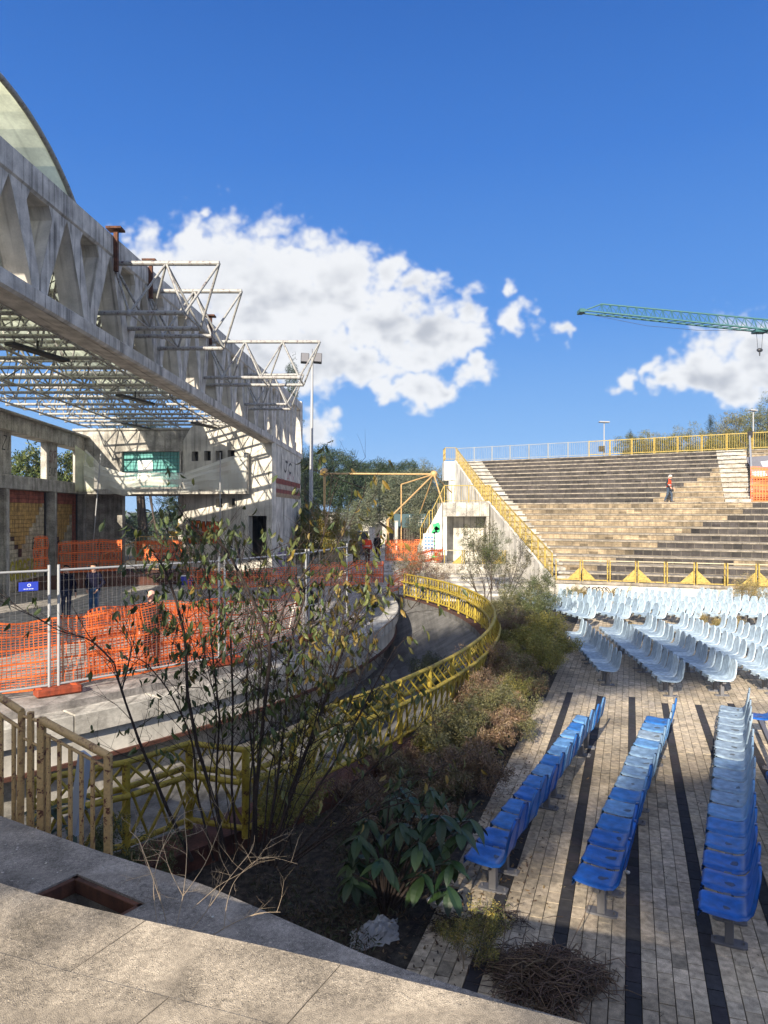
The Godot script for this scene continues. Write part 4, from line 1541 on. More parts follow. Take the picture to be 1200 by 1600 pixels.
func roof() -> void:
	# triangular tube trusses
	var ds := [14.3, 16.2, 18.2, 20.5, 23.3, 26.6, 29.8, 33.0, 36.2, 39.0]
	var tips := {2: -4.07, 3: -3.96, 5: -2.31, 7: -3.6}
	var words := ["first", "second", "third", "fourth", "fifth", "sixth", "seventh", "eighth", "ninth", "tenth"]
	for i in ds.size():
		var d: float = ds[i]
		var x1: float = tips.get(i, girder_x(d) - 0.7)
		var proj := tips.has(i)
		var lab: String = "grey tube roof truss, %s from the camera end%s" % [words[i], ", its tip jutting out past the girder" if proj else ", ending at the girder"]
		var root := thing("roof_truss", lab, "roof truss", x3(-17.0, 8.6, d), "grey tube trusses under the stage roof")
		var yl := 8.62
		var yh := 10.02 if not proj else 10.05
		var x0 := -17.2
		var gx := girder_x(d)
		var runs := [[x0, x1]]
		for r in runs:
			var n := int(round((r[1] - r[0]) / 1.3))
			var step: float = (r[1] - r[0]) / n
			var top := []
			for k in n + 1: top.append(x3(r[0] + k * step, yh, d))
			var lo := [[], []]
			for k in n:
				for s in 2: lo[s].append(x3(r[0] + (k + 0.5) * step, yl, d + (0.75 if s else -0.75)))
			var b := B.new()
			b.tube(top[0], top[n], 0.065, -1, 8)
			put("top_chord", b, mats.grey_tube, root)
			for s in 2:
				b = B.new()
				b.tube(lo[s][0], lo[s][n - 1], 0.06, -1, 8)
				put("bottom_chord", b, mats.grey_tube, root)
			for k in n:
				for s in 2:
					for q in [0, 1]:
						b = B.new()
						b.tube(lo[s][k], top[k + q], 0.033, -1, 5, false)
						put("web", b, mats.grey_tube, root)
				b = B.new()
				b.tube(lo[0][k], lo[1][k], 0.024, -1, 5, false)
				put("web", b, mats.grey_tube, root)
			# hubs with clamps on some nodes
			for k in range(0, n, 2):
				b = B.new()
				b.ball(lo[0][k], Vector3(0.09, 0.09, 0.09), 6, 4)
				put("node_ball", b, mats.galvanised, root)
	# long tubes tying the trusses
	var tie := thing("tie_tubes", "long grey tubes and cables tying the roof trusses together along the stage", "tie tube", x3(-12, 8.5, 14))
	for x in [-15.6, -13.1, -10.6, -8.4]:
		var b := B.new()
		b.tube(x3(x, 8.54, 13.0), x3(x - 0.6, 8.54, 40.5), 0.04, -1, 6)
		put("tube", b, mats.grey_tube, tie)
		for i in 9:
			b = B.new()
			b.tube(x3(x, 8.55, 13.5 + i * 3.0), x3(x + 1.2, 10.0, 15.0 + i * 3.0), 0.012, -1, 4, false)
			put("cable", b, mats.dark_metal, tie)
			b = B.new()
			b.tube(x3(x + 1.2, 10.0, 13.5 + i * 3.0), x3(x, 8.55, 15.0 + i * 3.0), 0.012, -1, 4, false)
			put("cable", b, mats.dark_metal, tie)
	for q in [[-9.4, 20.4, "black lamp bar hanging under the roof trusses at the near left"], [-9.6, 29.0, "black lamp bar hanging under the middle roof trusses"], [-9.0, 37.6, "black lamp bar under the far trusses, beside the tower top"], [-12.6, 38.0, "black lamp bar under the far trusses, above the end wall"], [-13.5, 24.0, "black lamp bar under the trusses nearest the left wall"]]:
		var bar := thing("lamp_bar", q[2], "lamp bar", x3(q[0], 8.3, q[1]), "black lamp bars under the roof")
		var b := B.new()
		b.bar(x3(q[0] - 0.5, 8.35, q[1] - 1.0), x3(q[0] + 0.15, 8.3, q[1] + 1.0), 0.3, 0.09, 0.01)
		put("housing", b, mats.dark_metal, bar)
		b = B.new()
		b.tube(x3(q[0] - 0.2, 8.3, q[1]), x3(q[0] - 0.2, 8.65, q[1]), 0.03)
		put("hanger", b, mats.dark_metal, bar)
	# barrel vaults of translucent sheet
	var vs := [[9.9, 15.95, -17.0], [16.05, 21.9, -17.0], [22.0, 28.1, -17.0], [28.3, 34.4, -15.0], [34.6, 40.8, -15.4]]
	for i in vs.size():
		var v = vs[i]
		var root := thing("roof_vault", ["translucent barrel vault sheet at the camera end of the stage roof", "second translucent barrel vault of the stage roof", "middle translucent barrel vault of the stage roof", "fourth translucent barrel vault, torn short on its far side", "last translucent barrel vault, next to the tower"][i], "roof vault", x3(-12, 10.6, (v[0] + v[1]) * 0.5), "translucent barrel vaults of the stage roof")
		var dm: float = (v[0] + v[1]) * 0.5
		var half: float = (v[1] - v[0]) * 0.5
		var y0: float = yt(dm) + [0.0, -0.85, -0.6, -0.35, -0.6][i]
		var rise := 0.95 if i == 0 else 0.55
		var rad := (half * half + rise * rise) / (2.0 * rise)
		var am := asin(half / rad)
		var n := 14
		var xr: float = (girder_x(dm) - (0.02 if i == 0 else 0.7)) if i < 4 else -11.6
		var np := 4
		for q in np:
			if i == 3 and q == 1: continue
			var xa := lerpf(xr, v[2], float(q) / np) - 0.004
			var xb := lerpf(xr, v[2], float(q + 1) / np) + 0.004
			var b := B.new()
			for k in n:
				var a0 := lerpf(-am, am, float(k) / n)
				var a1 := lerpf(-am, am, float(k + 1) / n)
				b.quad(x3(xa, y0 + rad * cos(a0) - rad + rise, dm + rad * sin(a0)), x3(xa, y0 + rad * cos(a1) - rad + rise, dm + rad * sin(a1)), x3(xb, y0 + rad * cos(a1) - rad + rise, dm + rad * sin(a1)), x3(xb, y0 + rad * cos(a0) - rad + rise, dm + rad * sin(a0)))
			put("sheet", b, mats.membrane, root)
		for q in np + 1:
			var x := lerpf(xr, v[2], float(q) / np)
			var pts := PackedVector3Array()
			var rd := PackedFloat32Array()
			for k in n + 1:
				var a0 := lerpf(-am, am, float(k) / n)
				pts.append(x3(x + (0.05 if q == 0 else 0.0), y0 + rad * cos(a0) - rad + rise - (0.0 if q == 0 else 0.08), dm + rad * sin(a0)))
				rd.append(0.06 if q == 0 else 0.04)
			b2_path(root, "rib", pts, rd, mats.grey_tube)

func b2_path(root: Node3D, called: String, pts: PackedVector3Array, rd: PackedFloat32Array, m: Material, k: int = 6) -> void:
	var b := B.new()
	b.path(pts, rd, k)
	put(called, b, m, root)


# ---------------------------------------------------------------- court behind the moat
func far_court() -> void:
	for i in 7:
		var b := B.new()
		var d := 32.2 + i * 1.35
		b.slab(PackedVector2Array([v2(1.0 - i * 0.55, d), v2(7.5, d - 0.6 + i * 0.05), v2(7.5, d + 1.4), v2(0.4 - i * 0.55, d + 1.4)]), -0.1, 0.1 * (i + 1), 0.012)
		struct("court_step", b, mats.concrete_pale, "broad pale steps rising from the moat to the gate, one of seven")
	var b := B.new()
	b.slab(PackedVector2Array([v2(-5.3, 41.6), v2(7.6, 41.6), v2(7.4, 75.0), v2(-9, 75.0)]), -0.1, 0.705)
	struct("terrace", b, mats.concrete_pale, "flat terrace in front of the far gate")
	var lw := thing("low_curved_wall", "low pale curved wall at the top of the broad steps", "wall", x3(3.6, 0.5, 39.8))
	b = B.new()
	var cp := arc(5.2, 43.0, 3.6, -2.6, -0.9, 8)
	var cq := arc(5.2, 43.0, 3.3, -2.6, -0.9, 8)
	cq.reverse()
	cp.append_array(cq)
	b.slab(cp, 0.2, 1.1, 0.02)
	put("wall_body", b, mats.concrete_pale, lw)
	# barriers before the portal
	for i in 4:
		var o := x3(3.5 + i * 1.15, 0.7, 42.6 - i * 0.1)
		var f := thing("crowd_barrier", ["yellow barrier panel at the left end of the row before the portal", "second yellow barrier panel before the portal", "third yellow barrier panel before the portal", "yellow barrier panel before the portal, nearest the grandstand"][i], "barrier", o, "yellow barrier panels before the portal")
		for s in [0.0, 1.05]:
			b = B.new()
			b.box(Transform3D(Basis(), o + Vector3(s, 0.5, 0)), Vector3(0.05, 1.0, 0.05))
			put("post", b, mats.yellow_rail, f)
		for y in [0.98, 0.08]:
			b = B.new()
			b.bar(o + Vector3(0, y, 0), o + Vector3(1.05, y, 0), 0.045, 0.045)
			put("rail", b, mats.cream_rail, f)
		if i % 2 == 0:
			b = B.new()
			b.plate(Transform3D(Basis(), o + Vector3(0.98, 0, 0)), PackedVector2Array([Vector2(0, 0.1), Vector2(-0.7, 0.1), Vector2(0, 0.72)]), 0.02)
			put("triangular_plate", b, mats.yellow_rail, f)
	# white fence with hedge on the left of the steps
	var wf := thing("garden_fence", "cream metal fence beside the tower, left of the steps", "fence", Vector3(-4.635, 0.977, -41.000))
	bar_rail(wf, [x3(-5.0, 0.75, 41.2), x3(-2.2, 0.75, 41.0)], 1.05, mats.cream_rail, 1.4, 0.035, 0.16)
	var gp := thing("gate_pier", "white pier with pale blue graffiti at the end of the cream fence", "pier", x3(-2.0, 0, 41))
	b = B.new()
	b.cor(x3(-2.15, -0.1, 40.7), x3(-1.75, 1.55, 41.2), 0.015)
	put("pier_body", b, mats.plaster_white, gp)
	b = B.new()
	b.cor(x3(-1.748, -0.1, 40.75), x3(-1.3, 1.0, 41.2), 0.015)
	put("pier_step", b, mats.plaster_white, gp)
	b = B.new()
	b.col = Color(0.2, 0.42, 0.66)
	ribbon(b, [x3(-2.05, 0.7, 40.69), x3(-1.9, 0.3, 40.69), x3(-1.6, 0.65, 40.69)], 0.1, Vector3(0, 0, 1))
	ribbon(b, [x3(-1.7, 0.75, 40.74), x3(-1.4, 0.35, 40.74)], 0.2, Vector3(0, 0, 1))
	put("blue_graffiti", b, mats.plain, gp)
	# gate, walls and boards behind the terrace
	var gt := thing("dark_gate", "dark blue-green barred gate with brown panel behind the terrace", "gate", x3(2.0, 0.7, 55))
	b = B.new()
	b.cor(x3(0.75, 0.7, 55.2), x3(3.3, 2.7, 55.3))
	put("lower_panel", b, mat("gate_brown", lin(0.05, 0.035, 0.025), 0.8), gt)
	for i in 14:
		b = B.new()
		b.cor(x3(0.78 + i * 0.185, 0.75, 55.05), x3(0.84 + i * 0.185, 2.65, 55.15))
		put("slat", b, mat("gate_slat", lin(0.09, 0.07, 0.055), 0.8), gt)
	b = B.new()
	b.cor(x3(0.75, 2.75, 55.15), x3(3.3, 3.75, 55.2))
	put("upper_panel", b, mat("gate_teal", lin(0.03, 0.07, 0.085), 0.6), gt)
	for i in 6:
		b = B.new()
		b.cor(x3(1.9 + i * 0.22, 2.85, 55.08), x3(1.94 + i * 0.22, 3.65, 55.12))
		put("white_bar", b, mats.plaster_white, gt)
	for y in [3.1, 3.4]:
		b = B.new()
		b.cor(x3(1.9, y, 55.03), x3(3.1, y + 0.04, 55.07))
		put("white_bar", b, mats.plaster_white, gt)
	for q in [[-1.05, 2.75, 52.0, 0.4, "wide white gate post left of the walkers in orange"], [0.8, 3.2, 54.0, 0.22, "slim white post left of the dark gate"]]:
		var po := thing("white_post", q[4], "post", x3(q[0], 0.7, q[2]))
		b = B.new()
		b.cor(x3(q[0], 0.7, q[2]), x3(q[0] + q[3], q[1], q[2] + 0.3), 0.015)
		put("post_body", b, mats.plaster_white, po)
		b = B.new()
		b.cor(x3(q[0] - 0.03, q[1] + 0.002, q[2] - 0.03), x3(q[0] + q[3] + 0.03, q[1] + 0.06, q[2] + 0.33), 0.01)
		put("cap", b, mats.concrete_pale, po)
	var bl := thing("blue_gate_leaf", "dark blue metal gate leaf standing behind the walkers", "gate", x3(-1.7, 0.7, 53))
	b = B.new()
	b.cor(x3(-2.1, 0.8, 53.0), x3(-1.12, 2.45, 53.06))
	put("panel", b, mat("gate_blue", lin(0.02, 0.03, 0.06), 0.5), bl)
	for y in [0.75, 1.6, 2.46]:
		b = B.new()
		b.cor(x3(-2.15, y, 52.94), x3(-1.08, y + 0.06, 53.1))
		put("rail", b, mats.leg_metal, bl)
	var nb := thing("notice_board", "white notice board with blue print at the foot of the portal's left stair", "notice board", x3(2.9, 0.7, 44))
	b = B.new()
	b.col = Color(0.7, 0.76, 0.82)
	b.cor(x3(2.35, 1.35, 44.0), x3(3.0, 2.6, 44.05), 0.01)
	b.col = Color(0.72, 0.78, 0.84)
	b.cor(x3(3.05, 1.5, 43.9), x3(3.35, 2.65, 43.95), 0.01)
	put("sheet", b, mats.plain, nb)
	b = B.new()
	b.col = Color(0.12, 0.22, 0.4)
	for r in 5:
		for s in 3: b.cor(x3(2.42 + s * 0.19, 1.48 + r * 0.21, 43.99), x3(2.56 + s * 0.19, 1.6 + r * 0.21, 43.996))
	put("print", b, mats.plain, nb)
	b = B.new()
	b.cor(x3(2.4, 0.7, 44.06), x3(2.46, 2.6, 44.1))
	b.cor(x3(3.2, 0.7, 43.96), x3(3.26, 2.6, 44.0))
	put("posts", b, mats.leg_metal, nb)
	# far low buildings between the trees
	var hb := thing("low_building", "low pale building half hidden behind the olive trees", "building", x3(-3, 0, 74))
	b = B.new()
	b.cor(x3(-7.0, 0, 74), x3(1.0, 3.6, 80))
	put("wall", b, mats.plaster_wall, hb)
	b = B.new()
	b.cor(x3(-7.3, 3.6, 73.6), x3(1.3, 3.85, 80.3))
	put("roof", b, mats.concrete_grey, hb)
	for i in 3:
		b = B.new()
		b.cor(x3(-5.6 + i * 2.2, 1.3, 73.97), x3(-4.6 + i * 2.2, 2.7, 74.02))
		put("window", b, mats.dark_metal, hb)
	# yellow canopy skeleton
	var cf := thing("canopy_frame", "rusty yellow canopy skeleton of long beam and fanned struts above the gate", "canopy frame", x3(1.0, 0.7, 56))
	var hub := Vector3(3.663, 6.670, -54.000)
	for q in [["post", Vector3(-4.367, 0.613, -54.000), Vector3(-4.367, 6.811, -54.000), 0.088], ["beam", Vector3(-4.367, 6.717, -54.000), hub, 0.068], ["strut", hub, Vector3(1.221, 5.844, -52.000), 0.054], ["post", Vector3(1.221, 5.844, -52.000), Vector3(1.221, 0.735, -52.000), 0.05], ["strut", hub, Vector3(0.261, 3.378, -50.000), 0.061], ["strut", hub, Vector3(2.776, 3.801, -57.000), 0.048], ["strut", hub, Vector3(4.080, 4.432, -51.000), 0.054], ["strut", hub, Vector3(5.254, 5.387, -57.000), 0.048], ["post", Vector3(0.261, 3.378, -50.000), Vector3(0.261, 0.770, -50.000), 0.09], ["post", Vector3(2.776, 3.801, -57.000), Vector3(2.776, 0.331, -57.000), 0.06]]:
		b = B.new()
		b.tube(q[1], q[2], q[3], -1, 8)
		put(q[0], b, mats.ochre_rail, cf)
	b = B.new()
	b.ball(Vector3(-4.367, 6.811, -54.000), Vector3(0.32, 0.32, 0.32))
	b.ball(hub, Vector3(0.28, 0.28, 0.28))
	put("hub", b, mats.ochre_rail, cf)

# orange plastic safety net hung along points, y0 to y1 above them
func safety_net(label: String, pts: Array, h0: float, h1: float, cell: float, band: float = 0.023, posts: bool = true) -> void:
	var root := thing("safety_net", label, "safety net", pts[0])
	var b := B.new()
	var len := 0.0
	for i in pts.size() - 1: len += pts[i].distance_to(pts[i + 1])
	var nx := int(len / cell)
	var ny := maxi(4, int((h1 - h0) / (cell * 0.62)))
	var sd := rr(0, 50)
	var at := func(s: float, f: float) -> Vector3:
		var l := s * len
		var p: Vector3 = pts[pts.size() - 1]
		var dir := Vector3.RIGHT
		for i in pts.size() - 1:
			var e: float = pts[i].distance_to(pts[i + 1])
			if l <= e or i == pts.size() - 2:
				p = pts[i].lerp(pts[i + 1], clampf(l / e, 0.0, 1.0))
				dir = (pts[i + 1] - pts[i]).normalized()
				break
			l -= e
		var nr := dir.cross(Vector3.UP)
		var sag := 0.03 * sin(s * len * 1.7 + sd) * f + 0.03 * sin(s * len * 4.3 + sd) * f + 0.05 * sin(s * len * 0.8 + sd * 2.0)
		return p + Vector3(0, lerpf(h0, h1 + sag, f), 0) + nr * (0.07 * sin(s * len * 2.3 + f * 2.0 + sd) + 0.04 * sin(s * len * 5.1 - f * 3.0) + 0.04 * sin(f * 9.0 + s * len))
	for j in ny + 1:
		var f := float(j) / ny
		var th := band * 0.55 if j % 5 else band * 1.7
		for i in nx:
			var a: Vector3 = at.call(float(i) / nx, f)
			var c: Vector3 = at.call(float(i + 1) / nx, f)
			var o := Vector3(0, th * 0.5, 0)
			b.quad(a - o, c - o, c + o, a + o)
	for i in nx + 1:
		var s := float(i) / nx
		for j in ny:
			var a: Vector3 = at.call(s, float(j) / ny)
			var c: Vector3 = at.call(s, float(j + 1) / ny)
			var e: Vector3 = at.call(minf(1.0, s + 0.01), 0.5) - at.call(maxf(0.0, s - 0.01), 0.5)
			var o := e.normalized() * band * 0.34
			b.quad(a - o, a + o, c + o, c - o)
	meta(put("mesh_strands", b, mats.orange_net, root), "", "", "", "stuff")
	if posts:
		for p in pts:
			b = B.new()
			b.tube(p + Vector3(0.02, 0, -0.06), p + Vector3(0.02, h1 + 0.06, -0.06), 0.018)
			put("stake", b, mats.rust, root)

func site_fence(label: String, a: Vector3, c: Vector3, h: float) -> void:
	var root := thing("site_fence", label, "fence panel", a, "wire site fence panels along the stage edge")
	for p in [a, c]:
		var b := B.new()
		b.tube(p + Vector3(0, 0.06, 0), p + Vector3(0, h + 0.06, 0), 0.03, -1, 8)
		put("post", b, mats.galvanised, root)
	for y in [h - 0.05, 0.2]:
		var b := B.new()
		b.tube(a + Vector3(0, y, 0), c + Vector3(0, y, 0), 0.024, -1, 8)
		put("rail", b, mats.galvanised, root)
	var b := B.new()
	var l := a.distance_to(c)
	var n := int(l / 0.1)
	for i in range(1, n):
		var p := a.lerp(c, float(i) / n)
		b.tube(p + Vector3(0, 0.2, 0), p + Vector3(0, h - 0.05, 0), 0.0019, -1, 3, false)
	var m := int(h / 0.22)
	for j in range(1, m):
		b.tube(a + Vector3(0, 0.2 + (h - 0.25) * j / m, 0), c + Vector3(0, 0.2 + (h - 0.25) * j / m, 0), 0.0019, -1, 3, false)
	meta(put("wire_mesh", b, mats.wire, root), "", "", "", "stuff")

func rails_and_fences() -> void:
	# wire site fence on the stage with orange block feet
	var f := [x3(-11.6, 0.3, 11.2), x3(-9.0, 0.3, 12.5), x3(-6.5, 0.3, 14.5), x3(-3.8, 0.3, 17.3), x3(-2.15, 0.3, 20.7), x3(-1.2, 0.3, 24.4)]
	var nm := ["wire site fence panel at the left edge of the view, nearest its end", "wire site fence panel with a blue plate, left of the twin posts", "wire site fence panel right of the twin posts, before the two standing men", "wire site fence panel behind the tall shrub", "farthest wire site fence panel, towards the rim of the stage"]
	for i in 5:
		var d: Vector3 = (f[i + 1] - f[i]).normalized() * 0.09
		site_fence(nm[i], f[i] + d, f[i + 1] - d, 2.5)
	var fn := ["orange block foot at the left edge, holding two fence panels", "big orange block foot under the twin fence posts", "orange block foot behind the tall shrub", "orange block foot near the crouching worker"]
	for i in range(1, 5):
		var o: Vector3 = f[i]
		var foot := thing("fence_block", fn[i - 1], "fence foot", o, "orange block feet of the site fence")
		var dir: Vector3 = (f[i] - f[i - 1]).normalized()
		var t := Transform3D(Basis(dir, Vector3.UP, dir.cross(Vector3.UP)), o + Vector3(0, 0.09, 0))
		var b := B.new()
		b.box(t * Transform3D(Basis(), Vector3(0.06, 0, 0.06)), Vector3(0.86, 0.16, 0.3), 0.035)
		put("block", b, mats.orange_base, foot)
		b = B.new()
		for s in [-0.3, 0.36]: b.box(t * Transform3D(Basis(), Vector3(s, 0.082, 0.06)), Vector3(0.1, 0.012, 0.18), 0.004)
		put("slot_rims", b, mats.orange_plastic, foot)
	var plate := thing("fence_sign", "small blue plate with white emblem hung on the wire fence", "sign", Vector3(-6.347, 2.569, -13.200))
	var b := B.new()
	b.col = Color(0.02, 0.05, 0.42)
	var dirp: Vector3 = (f[2] - f[1]).normalized()
	var tp := Transform3D(Basis(dirp, Vector3.UP, dirp.cross(Vector3.UP)), Vector3(-6.708, 2.493, -13.950) + Vector3(0, 0, 0.06))
	b.box(tp, Vector3(0.34, 0.17, 0.012), 0.003)
	put("plate", b, mats.plain, plate)
	b = B.new()
	b.col = Color(0.75, 0.8, 0.9)
	letters(b, "O", tp * Transform3D(Basis(), Vector3(-0.02, 0.0, 0.009)), 0.05, 0.09, 0.012)
	for q in 4: b.box(tp * Transform3D(Basis(), Vector3(-0.07 + q * 0.045, -0.045, 0.009)), Vector3(0.035, 0.012, 0.004))
	put("emblem", b, mats.plain, plate)
	# orange nets
	safety_net("orange net along the wire fence at the left edge of the view", [x3(-11.3, 0.3, 11.9), x3(-8.95, 0.3, 12.75), x3(-6.55, 0.3, 14.75)], 0.12, 1.45, 0.085)
	safety_net("sunlit orange net right of the twin fence posts", [x3(-6.5, 0.3, 14.8), x3(-5.1, 0.3, 16.4), x3(-3.95, 0.3, 17.7)], 0.1, 1.5, 0.085)
	safety_net("second orange net with thick strands, just behind the sunlit one", [x3(-6.3, 0.3, 15.6), x3(-4.9, 0.3, 17.3), x3(-3.9, 0.3, 18.6)], 0.2, 1.45, 0.11, 0.05)
	safety_net("orange net behind the tall shrub on the stage edge", [x3(-3.95, 0.3, 17.8), x3(-3.0, 0.3, 19.4), x3(-2.3, 0.3, 21.2)], 0.1, 1.35, 0.1)
	safety_net("orange net across the far end of the stage rim", [x3(-3.6, 0.3, 35.4), x3(-1.8, 0.3, 36.2), x3(-0.05, 0.3, 36.4)], 0.05, 1.1, 0.14, 0.055)
	safety_net("orange net along the tower's foot on the stage", [x3(-9.0, 0.3, 33.8), x3(-6.5, 0.3, 34.6), x3(-4.2, 0.3, 35.2)], 0.1, 0.95, 0.14, 0.05)
	safety_net("orange net hung by the terrace fence before the dark gate", [x3(0.1, 0.7, 48.4), x3(1.4, 0.7, 48.4), x3(2.6, 0.7, 48.2)], 0.05, 1.35, 0.15, 0.075)
	safety_net("orange net slanting down beside the notice board", [x3(1.5, 0.5, 40.4), x3(2.7, 0.7, 42.0), x3(3.4, 0.7, 43.2)], 0.0, 1.1, 0.15, 0.07)
	safety_net("crumpled orange net lying down the broad steps", [x3(0.2, 0.1, 33.6), x3(1.2, 0.4, 37.0), x3(1.9, 0.6, 40.4)], 0.0, 0.8, 0.15, 0.06)
	safety_net("orange net before the painted blocks of the left wall", [x3(-16.2, 0.7, 36.6), x3(-14.6, 0.7, 37.6), x3(-13.6, 0.7, 38.1)], 0.2, 1.75, 0.15, 0.05)
	safety_net("red net square hung over the painted blocks", [x3(-16.1, 0.3, 33.8), x3(-15.8, 0.3, 34.6)], 1.0, 2.4, 0.14, 0.05, false)
	safety_net("bright orange net closing the wide opening in the end wall", [x3(-13.6, 0.7, 40.2), x3(-12.2, 0.7, 40.1), x3(-11.0, 0.7, 40.0)], 0.6, 1.65, 0.15, 0.07)
	safety_net("orange net on the right of the grandstand's upper tier", [x3(20.2, 4.46, 40.5), x3(25.0, 4.46, 37.8)], 0.0, 1.85, 0.14, 0.055, false)
	var tp2 := thing("grey_tarpaulin", "grey tarpaulin with white patches stretched on the grandstand's upper tier", "tarpaulin", x3(25, 6.6, 46.5))
	b = B.new()
	var qd := []
	for i in 9:
		var row := []
		for j in 5: row.append(x3(21.6 + i * 0.62 + 0.3 * j, 5.95 + j * 0.36 + 0.04 * sin(i * 2.0 + j), 43.0 - i * 0.36 + j * 0.85))
		qd.append(row)
	for i in 8:
		for j in 4:
			b.col = Color(0.7, 0.7, 0.72) if (i * 5 + j * 3) % 11 == 0 else Color(0.16, 0.16, 0.18)
			b.quad(qd[i][j], qd[i + 1][j], qd[i + 1][j + 1], qd[i][j + 1])
	put("sheet", b, mats.plain, tp2)
	var sp := thing("stand_handrail", "galvanised handrail beside the right stair of the upper tier", "handrail", x3(20.35, 4.46, 40.7))
	for q in [[x3(20.35, 4.46, 40.7), x3(20.35, 5.5, 40.7)], [x3(24.6, 7.9, 49.5), x3(24.6, 9.0, 49.5)], [x3(20.35, 5.5, 40.7), x3(24.6, 9.0, 49.5)]]:
		b = B.new()
		b.tube(q[0], q[1], 0.06)
		put("tube", b, mats.galvanised, sp)
	# railings of the steps at the end wall
	var sr := thing("stage_stair_railing", "yellow barred railing of the short stair up to the end wall's opening", "railing", x3(-14.2, 0.3, 38.4))
	bar_rail(sr, [x3(-14.6, 0.72, 38.0), x3(-13.4, 1.35, 39.6)], 0.95, mats.ochre_rail, 0.8, 0.025, 0.15)
	var sr2 := thing("opening_railing", "yellow barred railing across the wide opening in the end wall", "railing", x3(-13.4, 0.7, 39.9))
	bar_rail(sr2, [x3(-13.45, 0.72, 39.9), x3(-10.6, 0.72, 39.6)], 1.85, mats.ochre_rail, 1.4, 0.03, 0.2)
	var bo := thing("folded_sign", "yellow folded notice panel behind the opening of the end wall", "panel", x3(-12, 2.4, 41.9))
	b = B.new()
	b.col = Color(0.42, 0.33, 0.08)
	b.plate(Transform3D(Basis(), x3(-12.6, 2.2, 42.6)), PackedVector2Array([Vector2(0, 0.6), Vector2(1.7, 0.5), Vector2(1.7, -0.3), Vector2(1.2, -0.4)]), 0.04)
	put("panel", b, mats.plain, bo)
	var sb := thing("white_pipe_stand", "white pipe handrail at the end of the site fence near the crouching worker", "handrail", x3(-2.6, 0.3, 22.5))
	for q in [[x3(-2.9, 0.3, 22.4), x3(-2.7, 1.35, 22.8)], [x3(-2.9, 0.95, 22.5), x3(-1.9, 1.02, 23.3)], [x3(-1.9, 0.3, 23.3), x3(-1.9, 1.02, 23.3)]]:
		b = B.new()
		b.tube(q[0], q[1], 0.025)
		put("tube", b, mats.plaster_white, sb)
	yellow_truss_rail()
	near_railing()
	var bx := thing("blue_crate", "small blue plastic crate on the stage near the end steps", "crate", x3(-9.8, 0.3, 36.4))
	b = B.new()
	b.col = Color(0.04, 0.05, 0.4)
	b.box(Transform3D(Basis(Vector3.UP, 0.4), x3(-9.8, 0.52, 36.4)), Vector3(0.6, 0.42, 0.4), 0.02)
	put("crate_body", b, mats.plain, bx)
	b = B.new()
	b.col = Color(0.7, 0.72, 0.75)
	b.box(Transform3D(Basis(Vector3.UP, 0.4), x3(-9.8, 0.75, 36.4)), Vector3(0.62, 0.03, 0.42), 0.01)
	put("crate_lid", b, mats.plain, bx)

func yellow_truss_rail() -> void:
	var root := thing("truss_rail", "curved yellow lattice rail along the outer edge of the moat", "railing", x3(1.0, 0.2, 13.5))
	var pts := [x3(-3.5, 0.25, 7.3), x3(-2.75, 0.25, 7.85), x3(-2.25, 0.25, 8.5), x3(-1.55, 0.25, 8.25), x3(-1.1, 0.25, 8.9)]
	var a := -0.635
	while a < 0.5:
		pts.append(x3(CX + CR * cos(a), 0.25, CD + CR * sin(a)))
		a += 0.0525
	var m: Material = mats.yellow_truss
	for i in pts.size():
		var b := B.new()
		b.tube(pts[i], pts[i] + Vector3(0, 1.0, 0), 0.045, -1, 8)
		put("post", b, m, root)
	for i in pts.size() - 1:
		var p: Vector3 = pts[i]
		var q: Vector3 = pts[i + 1]
		var dir := (q - p).normalized()
		var nr := dir.cross(Vector3.UP) * 0.12
		for e in [[0.98, 0.036, 0.0], [0.66, 0.036, 1.0], [0.66, 0.036, -1.0], [0.1, 0.034, 0.0]]:
			var b := B.new()
			b.tube(p + Vector3(0, e[0], 0) + nr * e[2], q + Vector3(0, e[0], 0) + nr * e[2], e[1], -1, 8)
			put("rail_tube", b, m, root)
		var n := maxi(2, int(round(p.distance_to(q) / 0.26)))
		for k in n:
			var u := p.lerp(q, float(k) / n)
			var w := p.lerp(q, float(k + 1) / n)
			var b := B.new()
			b.tube(u + Vector3(0, 0.1, 0), w + Vector3(0, 0.66, 0) + nr, 0.019, -1, 4, false)
			put("lattice_bar", b, m, root)
			b = B.new()
			b.tube(u + Vector3(0, 0.66, 0) + nr, w + Vector3(0, 0.1, 0), 0.019, -1, 4, false)
			put("lattice_bar", b, m, root)
			b = B.new()
			b.tube(u + Vector3(0, 0.66, 0) - nr, w + Vector3(0, 0.98, 0), 0.016, -1, 4, false)
			b.tube(u + Vector3(0, 0.98, 0), w + Vector3(0, 0.66, 0) + nr, 0.016, -1, 4, false)
			put("upper_lattice", b, m, root)

